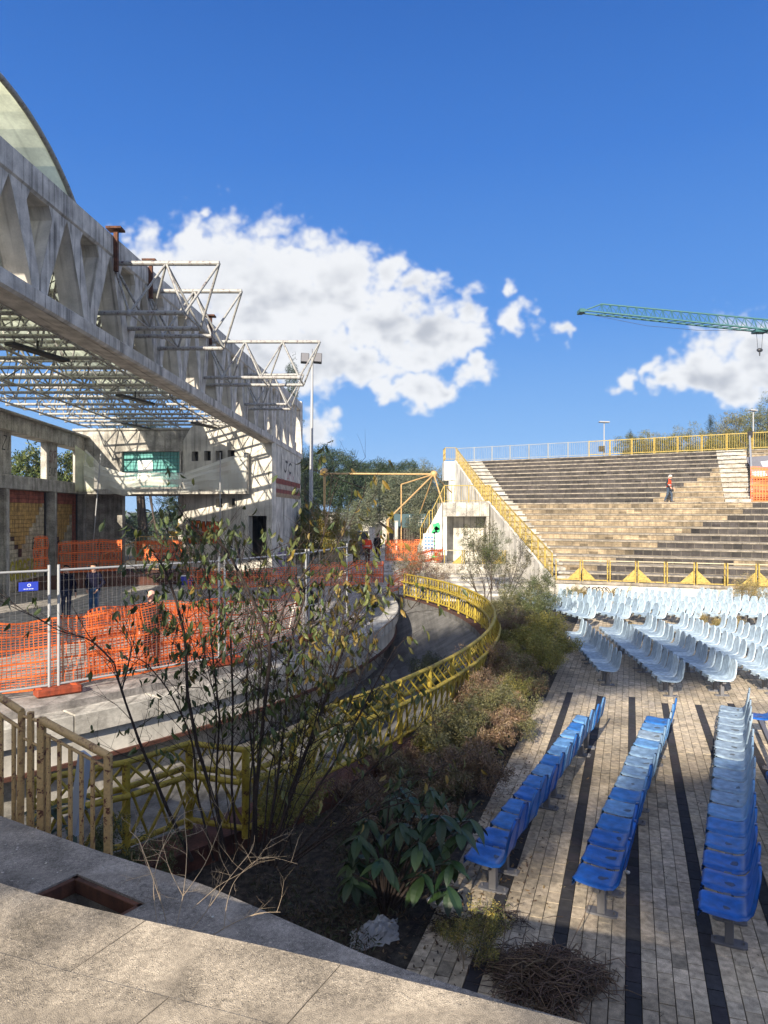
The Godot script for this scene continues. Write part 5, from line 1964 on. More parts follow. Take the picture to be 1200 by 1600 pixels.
func near_railing() -> void:
	# railing of the stair going down beside the near stand
	var floor_ := B.new()
	floor_.slab(PackedVector2Array([v2(-3.3, 5.5), v2(-1.9, 5.0), v2(-1.95, 5.45), v2(-2.4, 6.0), v2(-3.6, 6.3)]), -0.1, 0.9, 0.01)
	floor_.slab(PackedVector2Array([v2(-6.0, 7.4), v2(-3.3, 5.52), v2(-3.62, 6.32), v2(-6.0, 8.3)]), -0.1, 1.3, 0.01)
	struct("stair_landing", floor_, mats.concrete_ledge_low, "concrete landing of the side stair under the near ochre railing")
	var root := thing("near_stair_railing", "peeling ochre stair railing of square bars at the lower left", "railing", Vector3(-2.557, 1.514, -5.600))
	var m: Material = mats.ochre_rail
	var d := 5.5
	var b := B.new()
	# upper flight: rail coming from the left and ending at a post
	var posts := [[Vector3(-2.673, 2.440, -5.450), 0.9, 0.032], [Vector3(-2.602, 2.439, -5.420), 0.9, 0.02], [Vector3(-2.517, 2.411, -5.400), 0.9, 0.032], [Vector3(-1.953, 2.177, -5.200), 0.55, 0.03]]
	var e0 := Vector3(-3.300, 2.650, -5.750)
	var e1 := Vector3(-2.707, 2.408, -5.500)
	b.tube(e0, e1, 0.028, -1, 8)
	put("handrail", b, m, root)
	b = B.new()
	b.tube(e1, Vector3(-2.726, 1.580, -5.500) + Vector3(0, -0.5, 0), 0.028, -1, 8)
	put("post", b, m, root)
	for u in [3, 22, -20, -42]:
		b = B.new()
		var p := e0.lerp(e1, (u + 60.0) / 94.0) + Vector3(0, -0.13, 0.0)
		b.box(Transform3D(Basis(), p + Vector3(0, -0.55, 0)), Vector3(0.024, 1.1, 0.024))
		put("baluster", b, m, root)
	b = B.new()
	b.tube(e0 + Vector3(0, -0.13, 0), e1 + Vector3(0, -0.13, 0), 0.014, -1, 6)
	put("lower_handrail", b, m, root)
	# the middle post and the two links
	b = B.new()
	b.box(Transform3D(Basis(), Vector3(-2.616, 2.412, -5.450) + Vector3(0, -0.55, 0)), Vector3(0.04, 1.12, 0.04), 0.004)
	put("post", b, m, root)
	b = B.new()
	b.tube(Vector3(-2.707, 2.379, -5.500), Vector3(-2.517, 2.360, -5.400), 0.012)
	b.tube(Vector3(-2.707, 2.217, -5.500), Vector3(-2.517, 2.172, -5.400), 0.01)
	put("link", b, m, root)
	# lower flight
	var s0 := Vector3(-2.512, 2.374, -5.400)
	var s1 := Vector3(-1.968, 2.161, -5.250)
	b = B.new()
	b.box(Transform3D(Basis(), s0 + Vector3(0, -0.56, 0)), Vector3(0.052, 1.16, 0.052), 0.004)
	put("post", b, m, root)
	b = B.new()
	b.tube(s0, s1, 0.03, -1, 8)
	put("handrail", b, m, root)
	b = B.new()
	b.box(Transform3D(Basis(), s1 + Vector3(0, -0.62, 0)), Vector3(0.05, 1.26, 0.05), 0.004)
	put("post", b, m, root)
	b = B.new()
	b.tube(s0 + Vector3(0, -0.09, 0), s1 + Vector3(0, -0.09, 0), 0.012)
	put("lower_handrail", b, m, root)
	for i in range(1, 6):
		var p := s0.lerp(s1, i / 6.0 - 0.06)
		b = B.new()
		b.box(Transform3D(Basis(), p + Vector3(0, -0.66, 0)), Vector3(0.026, 1.16, 0.026), 0.003)
		put("baluster", b, m, root)
	var pl := thing("leaning_board", "pale blue-grey board leaning behind the ochre railing", "board", Vector3(-2.452, 1.396, -6.000))
	b = B.new()
	b.col = Color(0.3, 0.34, 0.4)
	b.bar(Vector3(-2.567, 1.248, -6.100), Vector3(-2.437, 1.928, -6.000), 0.05, 0.12)
	put("board", b, mats.plain, pl)

# ---------------------------------------------------------------- seats
func seat_mesh() -> ArrayMesh:
	# local: x to the back of the seat is negative, z along the row, y up from the floor
	var prof := [[0.222, 0.345, 0.13], [0.238, 0.375, 0.155], [0.232, 0.41, 0.172], [0.2, 0.428, 0.19], [0.12, 0.422, 0.2], [0.02, 0.412, 0.2], [-0.08, 0.41, 0.2], [-0.14, 0.424, 0.197], [-0.176, 0.47, 0.194], [-0.196, 0.55, 0.193], [-0.21, 0.64, 0.19], [-0.226, 0.72, 0.175], [-0.238, 0.775, 0.145], [-0.243, 0.808, 0.09], [-0.244, 0.82, 0.025]]
	var cs := [-1.0, -0.97, -0.86, -0.5, 0.0, 0.5, 0.86, 0.97, 1.0]
	var n := prof.size()
	var m := cs.size()
	var out := []
	for i in n:
		var row := []
		var tx: float = prof[mini(i + 1, n - 1)][0] - prof[maxi(i - 1, 0)][0]
		var ty: float = prof[mini(i + 1, n - 1)][1] - prof[maxi(i - 1, 0)][1]
		var nn := Vector3(-ty, tx, 0).normalized()
		if i < 6: nn = -nn if nn.y < 0.0 else nn
		nn = nn if (nn.y > 0.3 or nn.x > 0.0) else -nn
		for j in m:
			var s: float = cs[j]
			var edge := 0.028 * maxf(0.0, absf(s) - 0.9) / 0.1 - 0.012 * (1.0 - s * s)
			row.append(Vector3(prof[i][0], prof[i][1], prof[i][2] * s) + nn * (-edge if absf(s) > 0.9 else edge))
		out.append(row)
	var th := 0.014
	var b := B.new()
	var nor := []
	for i in n:
		var row := []
		for j in m:
			var du: Vector3 = out[mini(i + 1, n - 1)][j] - out[maxi(i - 1, 0)][j]
			var dv: Vector3 = out[i][mini(j + 1, m - 1)] - out[i][maxi(j - 1, 0)]
			var q := dv.cross(du).normalized()
			row.append(q if q.dot(Vector3(0.35, 1, 0)) > 0.0 else -q)
		nor.append(row)
	for i in n - 1:
		for j in m - 1:
			var e := [[i, j], [i, j + 1], [i + 1, j + 1], [i + 1, j]]
			var p := []
			var q := []
			for k in e:
				p.append(out[k[0]][k[1]])
				q.append(nor[k[0]][k[1]])
			var flip: bool = (p[1] - p[0]).cross(p[2] - p[0]).dot(q[0]) < 0.0
			for tr in [[0, 1, 2], [0, 2, 3]]:
				var x: int = tr[0]
				var y: int = tr[2] if flip else tr[1]
				var z: int = tr[1] if flip else tr[2]
				b.tri_n(p[x], p[y], p[z], q[x], q[y], q[z])
				b.tri_n(p[x] - q[x] * th, p[z] - q[z] * th, p[y] - q[y] * th, -q[x], -q[z], -q[y])
	return b.mesh()

var smudge_shape: ArrayMesh
var seat_shape: ArrayMesh
var leg_shape: ArrayMesh
var plate_shape: ArrayMesh

# a row of seats bolted on a beam: first seat at start, running along dir (x, d); seats face to the left of dir
func seat_row(label: String, group: String, start: Vector2, dir: Vector2, n: int, tone: Callable, missing: Array = []) -> void:
	var u := dir.normalized()
	var root := thing("seat_row", label, "seat row", x3(start.x, 0, start.y), group)
	var fx := Vector3(-u.y, 0, -u.x)
	var uz := Vector3(u.x, 0, -u.y)
	root.basis = Basis(fx, Vector3.UP, fx.cross(Vector3.UP))
	var sgn := 1.0 if fx.cross(Vector3.UP).dot(uz) > 0.0 else -1.0
	var pitch := 0.45
	for i in n:
		if i in missing: continue
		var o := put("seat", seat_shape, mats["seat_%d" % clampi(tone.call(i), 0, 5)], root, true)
		o.position = Vector3(rr(-0.006, 0.006), rr(-0.004, 0.004), sgn * i * pitch)
		o.rotation = Vector3(rr(-0.02, 0.02), rr(-0.03, 0.03), rr(-0.03, 0.03))
		if start.y < 10.0 and rng.randf() < 0.8:
			var sm := put("smudge", smudge_shape, mats.smudge, o, true)
			sm.position = Vector3(rr(-0.1, 0.03), 0.4012, rr(-0.05, 0.05))
			sm.rotation.y = rr(0, TAU)
			sm.scale = Vector3(rr(0.5, 1.3), 1, rr(0.5, 1.2))
	var b := B.new()
	b.box(Transform3D(Basis(), Vector3(0.0, 0.355, sgn * (n - 1) * pitch * 0.5)), Vector3(0.07, 0.07, (n - 1) * pitch + 0.3), 0.006)
	put("beam", b, mats.leg_metal, root, true)
	var s := 0.08
	var k := 0
	while s < (n - 1) * pitch + 0.1:
		var o := put("leg", leg_shape, mats.leg_metal, root, true)
		o.position = Vector3(-0.02, 0, sgn * s)
		var p := put("foot_plate", plate_shape, mats.leg_metal, root, true)
		p.position = Vector3(-0.02, 0, sgn * s)
		s += 0.42 if k % 2 == 0 else 1.9
		k += 1

func seating() -> void:
	seat_shape = seat_mesh()
	var sb := B.new()
	for i in 12:
		var a0 := TAU * i / 12.0
		var a1 := TAU * (i + 1) / 12.0
		sb.tri(Vector3.ZERO + Vector3(0, 0.0015, 0), Vector3(cos(a1) * 0.055 * (1.0 + 0.3 * sin(a1 * 3.0)), 0, sin(a1) * 0.045), Vector3(cos(a0) * 0.055 * (1.0 + 0.3 * sin(a0 * 3.0)), 0, sin(a0) * 0.045))
	smudge_shape = sb.mesh()
	var smt := mat("smudge", lin(0.1, 0.1, 0.09), 0.8)
	smt.transparency = BaseMaterial3D.TRANSPARENCY_ALPHA
	smt.albedo_color.a = 0.5
	var b := B.new()
	b.box(Transform3D(Basis(), Vector3(0, 0.17, 0)), Vector3(0.075, 0.31, 0.09), 0.006)
	leg_shape = b.mesh()
	b = B.new()
	b.slab(PackedVector2Array([Vector2(-0.15, -0.05), Vector2(-0.11, -0.07), Vector2(0.11, -0.07), Vector2(0.15, -0.05), Vector2(0.15, 0.05), Vector2(0.11, 0.07), Vector2(-0.11, 0.07), Vector2(-0.15, 0.05)]), 0.024, 0.042, 0.003)
	for s in [-0.12, 0.12]: b.tube(Vector3(s, 0.04, 0), Vector3(s, 0.065, 0), 0.012)
	plate_shape = b.mesh()
	var g := "seat rows on the pavers near the camera"
	var pd := Vector2(0.435, 0.9)
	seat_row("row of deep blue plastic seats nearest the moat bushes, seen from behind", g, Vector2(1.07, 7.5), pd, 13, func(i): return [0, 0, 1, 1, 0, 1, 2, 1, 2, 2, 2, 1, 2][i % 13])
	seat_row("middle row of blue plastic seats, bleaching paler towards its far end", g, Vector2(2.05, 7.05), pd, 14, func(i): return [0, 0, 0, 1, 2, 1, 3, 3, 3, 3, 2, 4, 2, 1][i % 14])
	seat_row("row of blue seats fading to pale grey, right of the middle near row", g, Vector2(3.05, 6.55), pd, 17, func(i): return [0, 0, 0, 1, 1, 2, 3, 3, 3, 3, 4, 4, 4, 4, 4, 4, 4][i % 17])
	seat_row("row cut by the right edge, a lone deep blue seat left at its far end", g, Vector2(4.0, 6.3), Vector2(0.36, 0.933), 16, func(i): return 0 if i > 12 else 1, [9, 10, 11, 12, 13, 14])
	var g2 := "pale seat rows in the block beyond the near rows"
	var md := Vector2(0.105, 1.0)
	var starts := [[4.98, 16.4, 12], [6.0, 15.4, 16], [7.1, 15.45, 17], [8.25, 15.6, 17], [9.4, 15.7, 16], [10.55, 15.8, 16], [11.7, 16.0, 15]]
	var wd := ["first pale blue seat row of the middle block, by the shrubs", "second pale blue seat row of the middle block", "third pale blue seat row of the middle block", "fourth pale blue seat row of the middle block, half in sun", "fifth pale seat row of the middle block, in sun", "sixth pale seat row of the middle block, in sun", "seventh pale seat row of the middle block, at the right edge"]
	for i in starts.size():
		seat_row(wd[i], g2, Vector2(starts[i][0], starts[i][1]), md, starts[i][2], func(k): return 4 + (k * 7 + i) % 3 / 2 if i < 3 else 5)  # shaded rows get the duller tone, sunlit rows the palest
	var g3 := "pale seat rows of the far block below the grandstand"
	var fd := Vector2(-0.19, 1.0)
	var w3 := ["far block's first seat row, shaded beside the bushes", "far block's second seat row, mostly shaded", "far block's third seat row, its end catching the sun", "far block's fourth seat row", "far block's fifth seat row, in sun", "far block's sixth seat row, behind dry weeds", "far block's seventh seat row, behind dry weeds", "far block's eighth seat row, at the right edge", "far block's ninth seat row, cut by the right edge"]
	for i in 9:
		seat_row(w3[i], g3, Vector2(6.75 + i * 1.17, 24.5 + (0.3 if i > 4 else 0.0)), fd, 13, func(k): return 4 if i < 3 and k % 3 else 5, [9, 10] if i == 5 else [])  # sun and shade painted into the seat tones row by row

# ---------------------------------------------------------------- lamps and crane
func lamps_and_crane() -> void:
	var lp := thing("floodlight_mast", "tall grey floodlight mast with two dark lamps beside the tower", "floodlight mast", Vector3(-5.155, 0.554, -52.000))
	var b := B.new()
	b.path(PackedVector3Array([Vector3(-5.200, 0.373, -52.000), Vector3(-5.132, 7.517, -52.000), Vector3(-5.064, 14.933, -52.000)]), PackedFloat32Array([0.17, 0.13, 0.08]), 10)
	put("mast", b, mats.galvanised, lp)
	b = B.new()
	b.tube(Vector3(-5.697, 14.662, -52.000), Vector3(-4.431, 14.662, -52.000), 0.05)
	b.tube(Vector3(-5.064, 14.662, -52.000), Vector3(-5.064, 15.430, -52.000), 0.03)
	put("crossarm", b, mats.leg_metal, lp)
	for lamp_at in [Vector3(-5.563, 14.710, -51.800), Vector3(-4.662, 14.710, -51.800)]:
		b = B.new()
		b.box(Transform3D(Basis(Vector3.RIGHT, -0.35) * Basis(Vector3.UP, 0.15), lamp_at), Vector3(0.58, 0.74, 0.3), 0.03)
		var lamp := put("lamp", b, mats.dark_metal, lp)
		b = B.new()
		b.box(Transform3D(Basis(Vector3.RIGHT, -0.35) * Basis(Vector3.UP, 0.15), lamp_at) * Transform3D(Basis(), Vector3(0, 0, 0.155)), Vector3(0.5, 0.66, 0.012))
		put("lamp_glass", b, mats.leg_metal, lamp)
	for q in [[Vector3(16.751, 7.796, -56.000), Vector3(16.751, 10.717, -56.000), "thin lamp post with a flat head behind the grandstand rim fence, at its middle", 0], [Vector3(25.087, 8.248, -50.000), Vector3(25.087, 10.770, -50.000), "thin lamp post behind the rim fence, before the big tree at the right", 1]]:
		lp = thing("stand_lamp_post", q[2], "lamp post", q[0], "lamp posts on the grandstand rim")
		b = B.new()
		b.tube(q[0], q[1], 0.055, 0.04, 8)
		put("post", b, mats.galvanised, lp)
		b = B.new()
		b.box(Transform3D(Basis(Vector3.FORWARD, 0.04 if q[3] == 0 else 0.1), q[1] + Vector3(0, 0.03, 0)), Vector3(0.78 if q[3] == 0 else 0.5, 0.1, 0.4), 0.03)
		put("lamp_head", b, mats.galvanised, lp)
		b = B.new()
		b.box(Transform3D(Basis(), q[0] + Vector3(-0.25, 0.9, 0.15)), Vector3(0.4, 0.42, 0.25), 0.03)
		put("spot_lamp", b, mats.dark_metal, lp)
	var cr := thing("crane_jib", "dark green tower crane jib with trolley and hook reaching in from the right", "crane", Vector3(31.826, 36.561, -120.000))
	var tip := Vector3(32.139, 36.561, -120.000)
	var far := Vector3(69.826, 29.630, -110.000)
	var tt := Vector3(35.301, 37.643, -119.400)
	var tf := Vector3(69.826, 31.448, -110.000)
	var bw := Vector3(0.25, 0, 1.0) * 0.75
	for s in [-1.0, 1.0]:
		b = B.new()
		b.tube(tip + bw * s, far + bw * s, 0.14, -1, 6)
		put("lower_chord", b, mats.crane_green, cr)
	b = B.new()
	b.path(PackedVector3Array([tip, tt, tf]), PackedFloat32Array([0.1, 0.13, 0.13]), 6)
	put("upper_chord", b, mats.crane_green, cr)
	for i in 27:
		var f := i / 27.0
		var g := (i + 1) / 27.0
		var top := tt.lerp(tf, f)
		for s in [-1.0, 1.0]:
			b = B.new()
			b.tube(tip.lerp(far, 0.07 + f * 0.93) + bw * s, top, 0.05, -1, 4, false)
			b.tube(top, tip.lerp(far, 0.07 + g * 0.93) + bw * s, 0.05, -1, 4, false)
			put("lattice_brace", b, mats.crane_green, cr)
		b = B.new()
		b.tube(tip.lerp(far, 0.07 + f * 0.93) - bw, tip.lerp(far, 0.07 + g * 0.93) + bw, 0.05, -1, 4, false)
		put("lattice_brace", b, mats.crane_green, cr)
	b = B.new()
	b.box(Transform3D(Basis(), tip), Vector3(0.9, 0.6, 1.9), 0.05)
	put("tip_block", b, mats.crane_green, cr)
	b = B.new()
	b.box(Transform3D(Basis(), Vector3(57.883, 31.708, -113.400)), Vector3(1.9, 0.5, 1.6), 0.06)
	put("trolley", b, mats.crane_green, cr)
	for u in [1182, 1192]:
		b = B.new()
		b.tube(Vector3(57.390, 31.510, -113.400) if u == 1182 else Vector3(58.376, 31.510, -113.400), Vector3(57.587, 29.144, -113.400) if u == 1182 else Vector3(58.179, 29.144, -113.400), 0.035, -1, 4)
		put("rope", b, mats.dark_metal, cr)
	b = B.new()
	b.ball(Vector3(57.883, 28.848, -113.400), Vector3(0.5, 0.32, 0.3))
	b.tube(Vector3(57.883, 28.651, -113.400), Vector3(57.883, 27.961, -113.400), 0.12, 0.08)
	put("hook_block", b, mats.dark_metal, cr)
	b = B.new()
	b.path(PackedVector3Array([Vector3(34.263, 35.775, -119.400), Vector3(41.891, 33.633, -117.500), Vector3(49.256, 32.448, -115.600), Vector3(57.441, 31.831, -113.500)]), PackedFloat32Array([0.03, 0.03, 0.03, 0.03]), 4)
	put("slack_rope", b, mats.dark_metal, cr)
	# the mast of the crane, outside the view
	b = B.new()
	for q in [[-0.8, -0.8], [0.8, -0.8], [0.8, 0.8], [-0.8, 0.8]]:
		b.tube(Vector3(far.x + q[0], 0, far.z + q[1]), Vector3(far.x + q[0], far.y + 2.0, far.z + q[1]), 0.12)
	for i in 20:
		var y := i * far.y / 20.0
		b.tube(far * Vector3(1, 0, 1) + Vector3(-0.8, y, 0.8), far * Vector3(1, 0, 1) + Vector3(0.8, y + far.y / 20.0, 0.8), 0.06, -1, 4, false)
	put("mast", b, mats.crane_green, cr)


# ---------------------------------------------------------------- people
# bones: [a, b, ra, rb, colour]; one skin over all of them by surface nets
func skin(out: B, bones: Array, cell: float, k: float) -> void:
	var lo := Vector3(1e9, 1e9, 1e9)
	var hi := -lo
	for q in bones:
		for e in [0, 1]:
			var r: float = q[2 + e] + cell * 3.0
			lo = lo.min(q[e] - Vector3(r, r, r))
			hi = hi.max(q[e] + Vector3(r, r, r))
	var n := Vector3i(((hi - lo) / cell).ceil()) + Vector3i(2, 2, 2)
	var sx := 1
	var sy := n.x
	var sz := n.x * n.y
	var f := PackedFloat32Array()
	f.resize(n.x * n.y * n.z)
	f.fill(1.0)
	var own := PackedInt32Array()
	own.resize(f.size())
	var best := PackedFloat32Array()
	best.resize(f.size())
	best.fill(9.0)
	for bi in bones.size():
		var q = bones[bi]
		var a: Vector3 = q[0]
		var b: Vector3 = q[1]
		var ra: float = q[2]
		var rb: float = q[3]
		var ab := b - a
		var l2 := maxf(ab.length_squared(), 1e-8)
		var m := maxf(ra, rb) + k + cell * 2.0
		var i0 := Vector3i(((a.min(b) - Vector3(m, m, m) - lo) / cell).floor()).clamp(Vector3i.ZERO, n - Vector3i.ONE)
		var i1 := Vector3i(((a.max(b) + Vector3(m, m, m) - lo) / cell).ceil()).clamp(Vector3i.ZERO, n - Vector3i.ONE)
		for z in range(i0.z, i1.z + 1):
			for y in range(i0.y, i1.y + 1):
				for x in range(i0.x, i1.x + 1):
					var p := lo + Vector3(x, y, z) * cell
					var t := clampf((p - a).dot(ab) / l2, 0.0, 1.0)
					var d := p.distance_to(a + ab * t) - lerpf(ra, rb, t)
					var id := x + y * sy + z * sz
					if d < best[id]:
						best[id] = d
						own[id] = bi
					var o := f[id]
					var h := maxf(k - absf(d - o), 0.0) / k
					f[id] = minf(d, o) - h * h * k * 0.25
	var vid := {}
	var pos := PackedVector3Array()
	var nor := PackedVector3Array()
	var col := PackedColorArray()
	var corner := [0, sx, sy, sx + sy, sz, sx + sz, sy + sz, sx + sy + sz]
	var offs := [Vector3(0, 0, 0), Vector3(1, 0, 0), Vector3(0, 1, 0), Vector3(1, 1, 0), Vector3(0, 0, 1), Vector3(1, 0, 1), Vector3(0, 1, 1), Vector3(1, 1, 1)]
	var edges := [[0, 1], [2, 3], [4, 5], [6, 7], [0, 2], [1, 3], [4, 6], [5, 7], [0, 4], [1, 5], [2, 6], [3, 7]]
	for z in n.z - 1:
		for y in n.y - 1:
			for x in n.x - 1:
				var id := x + y * sy + z * sz
				var s := f[id] < 0.0
				var mixed := false
				for c in 7:
					if (f[id + corner[c + 1]] < 0.0) != s:
						mixed = true
						break
				if not mixed: continue
				var sum := Vector3.ZERO
				var cnt := 0
				for e in edges:
					var fa := f[id + corner[e[0]]]
					var fb := f[id + corner[e[1]]]
					if (fa < 0.0) != (fb < 0.0):
						sum += (offs[e[0]] as Vector3).lerp(offs[e[1]], fa / (fa - fb))
						cnt += 1
				var g := Vector3(f[id + sx] - f[id] + f[id + sx + sy + sz] - f[id + sy + sz], f[id + sy] - f[id] + f[id + sx + sy + sz] - f[id + sx + sz], f[id + sz] - f[id] + f[id + sx + sy + sz] - f[id + sx + sy])
				vid[id] = pos.size()
				pos.append(lo + (Vector3(x, y, z) + sum / cnt) * cell)
				nor.append(g.normalized())
				col.append(bones[own[id]][4])
	for id in vid:
		var i: int = id
		for ax in 3:
			var st: int = [sx, sy, sz][ax]
			var s1: int = [sy, sz, sx][ax]
			var s2: int = [sz, sx, sy][ax]
			var f0 := f[i]
			var f1 := f[i + st]
			if (f0 < 0.0) == (f1 < 0.0): continue
			if not (vid.has(i - s1) and vid.has(i - s2) and vid.has(i - s1 - s2)): continue
			var q := [vid[i], vid[i - s1], vid[i - s1 - s2], vid[i - s2]]
			if f0 > 0.0: q.reverse()
			for tr in [[0, 1, 2], [0, 2, 3]]:
				for w in [tr[0], tr[2], tr[1]]:
					out.v.append(pos[q[w]])
					out.n.append(nor[q[w]])
					out.c.append(col[q[w]])

var head_part: B
var hand_part: B

func append_part(out: B, p: B, t: Transform3D, c: Color, flip: bool = false) -> void:
	for i in range(0, p.v.size(), 3):
		for k in ([0, 2, 1] if flip else [0, 1, 2]):
			out.v.append(t * p.v[i + k])
			out.n.append((t.basis * p.n[i + k]).normalized())
			out.c.append(Color(p.c[i + k].r * c.r, p.c[i + k].g * c.g, p.c[i + k].b * c.b))

func make_parts() -> void:
	head_part = B.new()
	var w := Color.WHITE
	var dk := Color(0.25, 0.2, 0.2)
	var lipc := Color(0.8, 0.55, 0.5)
	skin(head_part, [[Vector3(0, 0.03, -0.02), Vector3(0, 0.05, 0.0), 0.092, 0.09, w], [Vector3(0, -0.045, 0.03), Vector3(0, -0.06, 0.045), 0.06, 0.045, w], [Vector3(-0.02, -0.085, 0.06), Vector3(0.02, -0.085, 0.06), 0.024, 0.024, w],
		[Vector3(0, 0.012, 0.088), Vector3(0, -0.028, 0.108), 0.01, 0.015, w], [Vector3(-0.04, 0.03, 0.074), Vector3(0.04, 0.03, 0.074), 0.014, 0.014, w], [Vector3(-0.084, 0.0, -0.005), Vector3(-0.092, -0.03, -0.01), 0.018, 0.012, w], [Vector3(0.084, 0.0, -0.005), Vector3(0.092, -0.03, -0.01), 0.018, 0.012, w],
		[Vector3(0, -0.1, -0.02), Vector3(0, -0.17, -0.025), 0.055, 0.058, w], [Vector3(-0.02, -0.058, 0.087), Vector3(0.02, -0.058, 0.087), 0.009, 0.009, lipc], [Vector3(-0.032, 0.012, 0.083), Vector3(-0.03, 0.012, 0.083), 0.0085, 0.0085, dk], [Vector3(0.032, 0.012, 0.083), Vector3(0.03, 0.012, 0.083), 0.0085, 0.0085, dk]], 0.0075, 0.018)
	hand_part = B.new()
	# palm hangs along -y, thumb forward (+z)
	var fb := [[Vector3(0, -0.01, 0.022), Vector3(0, -0.075, 0.026), 0.017, 0.015, w], [Vector3(0, -0.01, -0.018), Vector3(0, -0.075, -0.02), 0.016, 0.014, w], [Vector3(0, 0.03, 0), Vector3(0, -0.03, 0), 0.024, 0.024, w]]
	for i in 4:
		var z := 0.033 - i * 0.021
		var l: float = [0.062, 0.072, 0.066, 0.05][i]
		fb.append([Vector3(0, -0.08, z), Vector3(0.006, -0.08 - l * 0.55, z * 1.1), 0.0088, 0.008, w])
		fb.append([Vector3(0.006, -0.08 - l * 0.55, z * 1.1), Vector3(0.022, -0.08 - l, z * 1.1), 0.008, 0.0072, w])
	fb.append([Vector3(0.004, -0.02, 0.03), Vector3(0.014, -0.055, 0.056), 0.012, 0.0095, w])
	fb.append([Vector3(0.014, -0.055, 0.056), Vector3(0.022, -0.085, 0.058), 0.0095, 0.008, w])
	skin(hand_part, fb, 0.0065, 0.006)

func person(label: String, at: Vector3, yaw: float, pose: Dictionary, coat: Color, trousers: Color, shoes: Color, hairc: Color, scale_: float = 1.0, vest: bool = false, skinc: Color = Color(0.5, 0.3, 0.22)) -> void:
	var root := thing("person", label, "person", at)
	var j := {"pel": Vector3(0, 0.94, 0), "che": Vector3(0, 1.32, 0.0), "nec": Vector3(0, 1.49, -0.01), "hed": Vector3(0, 1.64, 0.02),
		"sl": Vector3(0.185, 1.42, -0.01), "sr": Vector3(-0.185, 1.42, -0.01), "el": Vector3(0.26, 1.14, -0.03), "er": Vector3(-0.26, 1.14, -0.03), "wl": Vector3(0.25, 0.9, 0.06), "wr": Vector3(-0.25, 0.9, 0.06),
		"hl": Vector3(0.09, 0.91, 0), "hr": Vector3(-0.09, 0.91, 0), "kl": Vector3(0.1, 0.5, 0.03), "kr": Vector3(-0.1, 0.5, 0.03), "al": Vector3(0.11, 0.09, -0.02), "ar": Vector3(-0.11, 0.09, -0.02), "tl": Vector3(0.13, 0.035, 0.14), "tr": Vector3(-0.13, 0.035, 0.14)}
	for k in pose:
		if k != "look": j[k] = pose[k]
	var side: Vector3 = (j.sl - j.sr).normalized()
	var bones := [
		[j.pel + side * 0.07, j.che + side * 0.075, 0.115, 0.118, coat], [j.pel - side * 0.07, j.che - side * 0.075, 0.115, 0.118, coat], [j.che + side * 0.08, j.nec, 0.1, 0.058, coat], [j.che - side * 0.08, j.nec, 0.1, 0.058, coat],
		[j.nec, j.nec.lerp(j.hed, 0.35), 0.058, 0.055, skinc],
		[j.sl, j.el, 0.064, 0.052, coat], [j.sr, j.er, 0.064, 0.052, coat], [j.el, j.wl, 0.05, 0.042, coat], [j.er, j.wr, 0.05, 0.042, coat],
		[j.hl, j.kl, 0.092, 0.064, trousers], [j.hr, j.kr, 0.092, 0.064, trousers], [j.kl, j.al, 0.066, 0.052, trousers], [j.kr, j.ar, 0.066, 0.052, trousers],
		[j.pel + side * 0.06, j.pel - side * 0.06 - Vector3(0, 0.04, 0), 0.12, 0.12, trousers],
		[j.al - Vector3(0, 0.03, 0.02), j.tl, 0.05, 0.04, shoes], [j.ar - Vector3(0, 0.03, 0.02), j.tr, 0.05, 0.04, shoes]]
	var b := B.new()
	skin(b, bones, 0.026, 0.045)
	var hy: float = pose.get("look", 0.0)
	var hdir: Vector3 = (j.hed - j.nec).normalized()
	var hb := Basis(Vector3.UP, hy)
	var tilt := Quaternion(Vector3.UP, Vector3(hdir.x * 0.7, hdir.y, hdir.z * 0.7).normalized())
	hb = Basis(tilt) * hb
	append_part(b, head_part, Transform3D(hb, j.hed), skinc)
	for s in [["el", "wl", 1.0], ["er", "wr", -1.0]]:
		var dn: Vector3 = (j[s[1]] - j[s[0]]).normalized()
		var zz := Vector3(0, 0, 1) if absf(dn.z) < 0.8 else Vector3(0, 1, 0)
		var xx: Vector3 = (-dn).cross(zz).normalized() * s[2] * -1.0
		zz = xx.cross(-dn).normalized()
		append_part(b, hand_part, Transform3D(Basis(xx, -dn, zz), j[s[1]] + dn * 0.05), skinc, Basis(xx, -dn, zz).determinant() < 0.0)
	var t := Transform3D(Basis(Vector3.UP, yaw).scaled(Vector3.ONE * scale_), Vector3.ZERO)
	var body := put("body", b, mats.body, root, true)
	body.transform = t
	if hairc.a > 0.0:
		var hb2 := B.new()
		hb2.col = hairc
		skin(hb2, [[Vector3(0, 0.055, -0.035), Vector3(0, 0.068, -0.008), 0.094, 0.09, hairc], [Vector3(0, -0.02, -0.06), Vector3(0, 0.03, -0.05), 0.07, 0.08, hairc]], 0.012, 0.02)
		var hair := put("hair", hb2, mats.body, root, true)
		hair.transform = t * Transform3D(hb, j.hed)
	if vest:
		var vb := B.new()
		var oc := Color(0.7, 0.07, 0.03)
		skin(vb, [[j.pel + side * 0.07 + Vector3(0, 0.08, 0), j.che + side * 0.08, 0.128, 0.132, oc], [j.pel - side * 0.07 + Vector3(0, 0.08, 0), j.che - side * 0.08, 0.128, 0.132, oc], [j.che + side * 0.09, j.che + side * 0.13 + Vector3(0, 0.1, 0), 0.11, 0.07, oc], [j.che - side * 0.09, j.che - side * 0.13 + Vector3(0, 0.1, 0), 0.11, 0.07, oc]], 0.026, 0.04)
		for i in vb.v.size():
			var y := vb.v[i].y
			if absf(y - 1.1) < 0.028: vb.c[i] = Color(0.55, 0.57, 0.55)
		var ve := put("vest", vb, mats.body, root, true)
		ve.transform = t

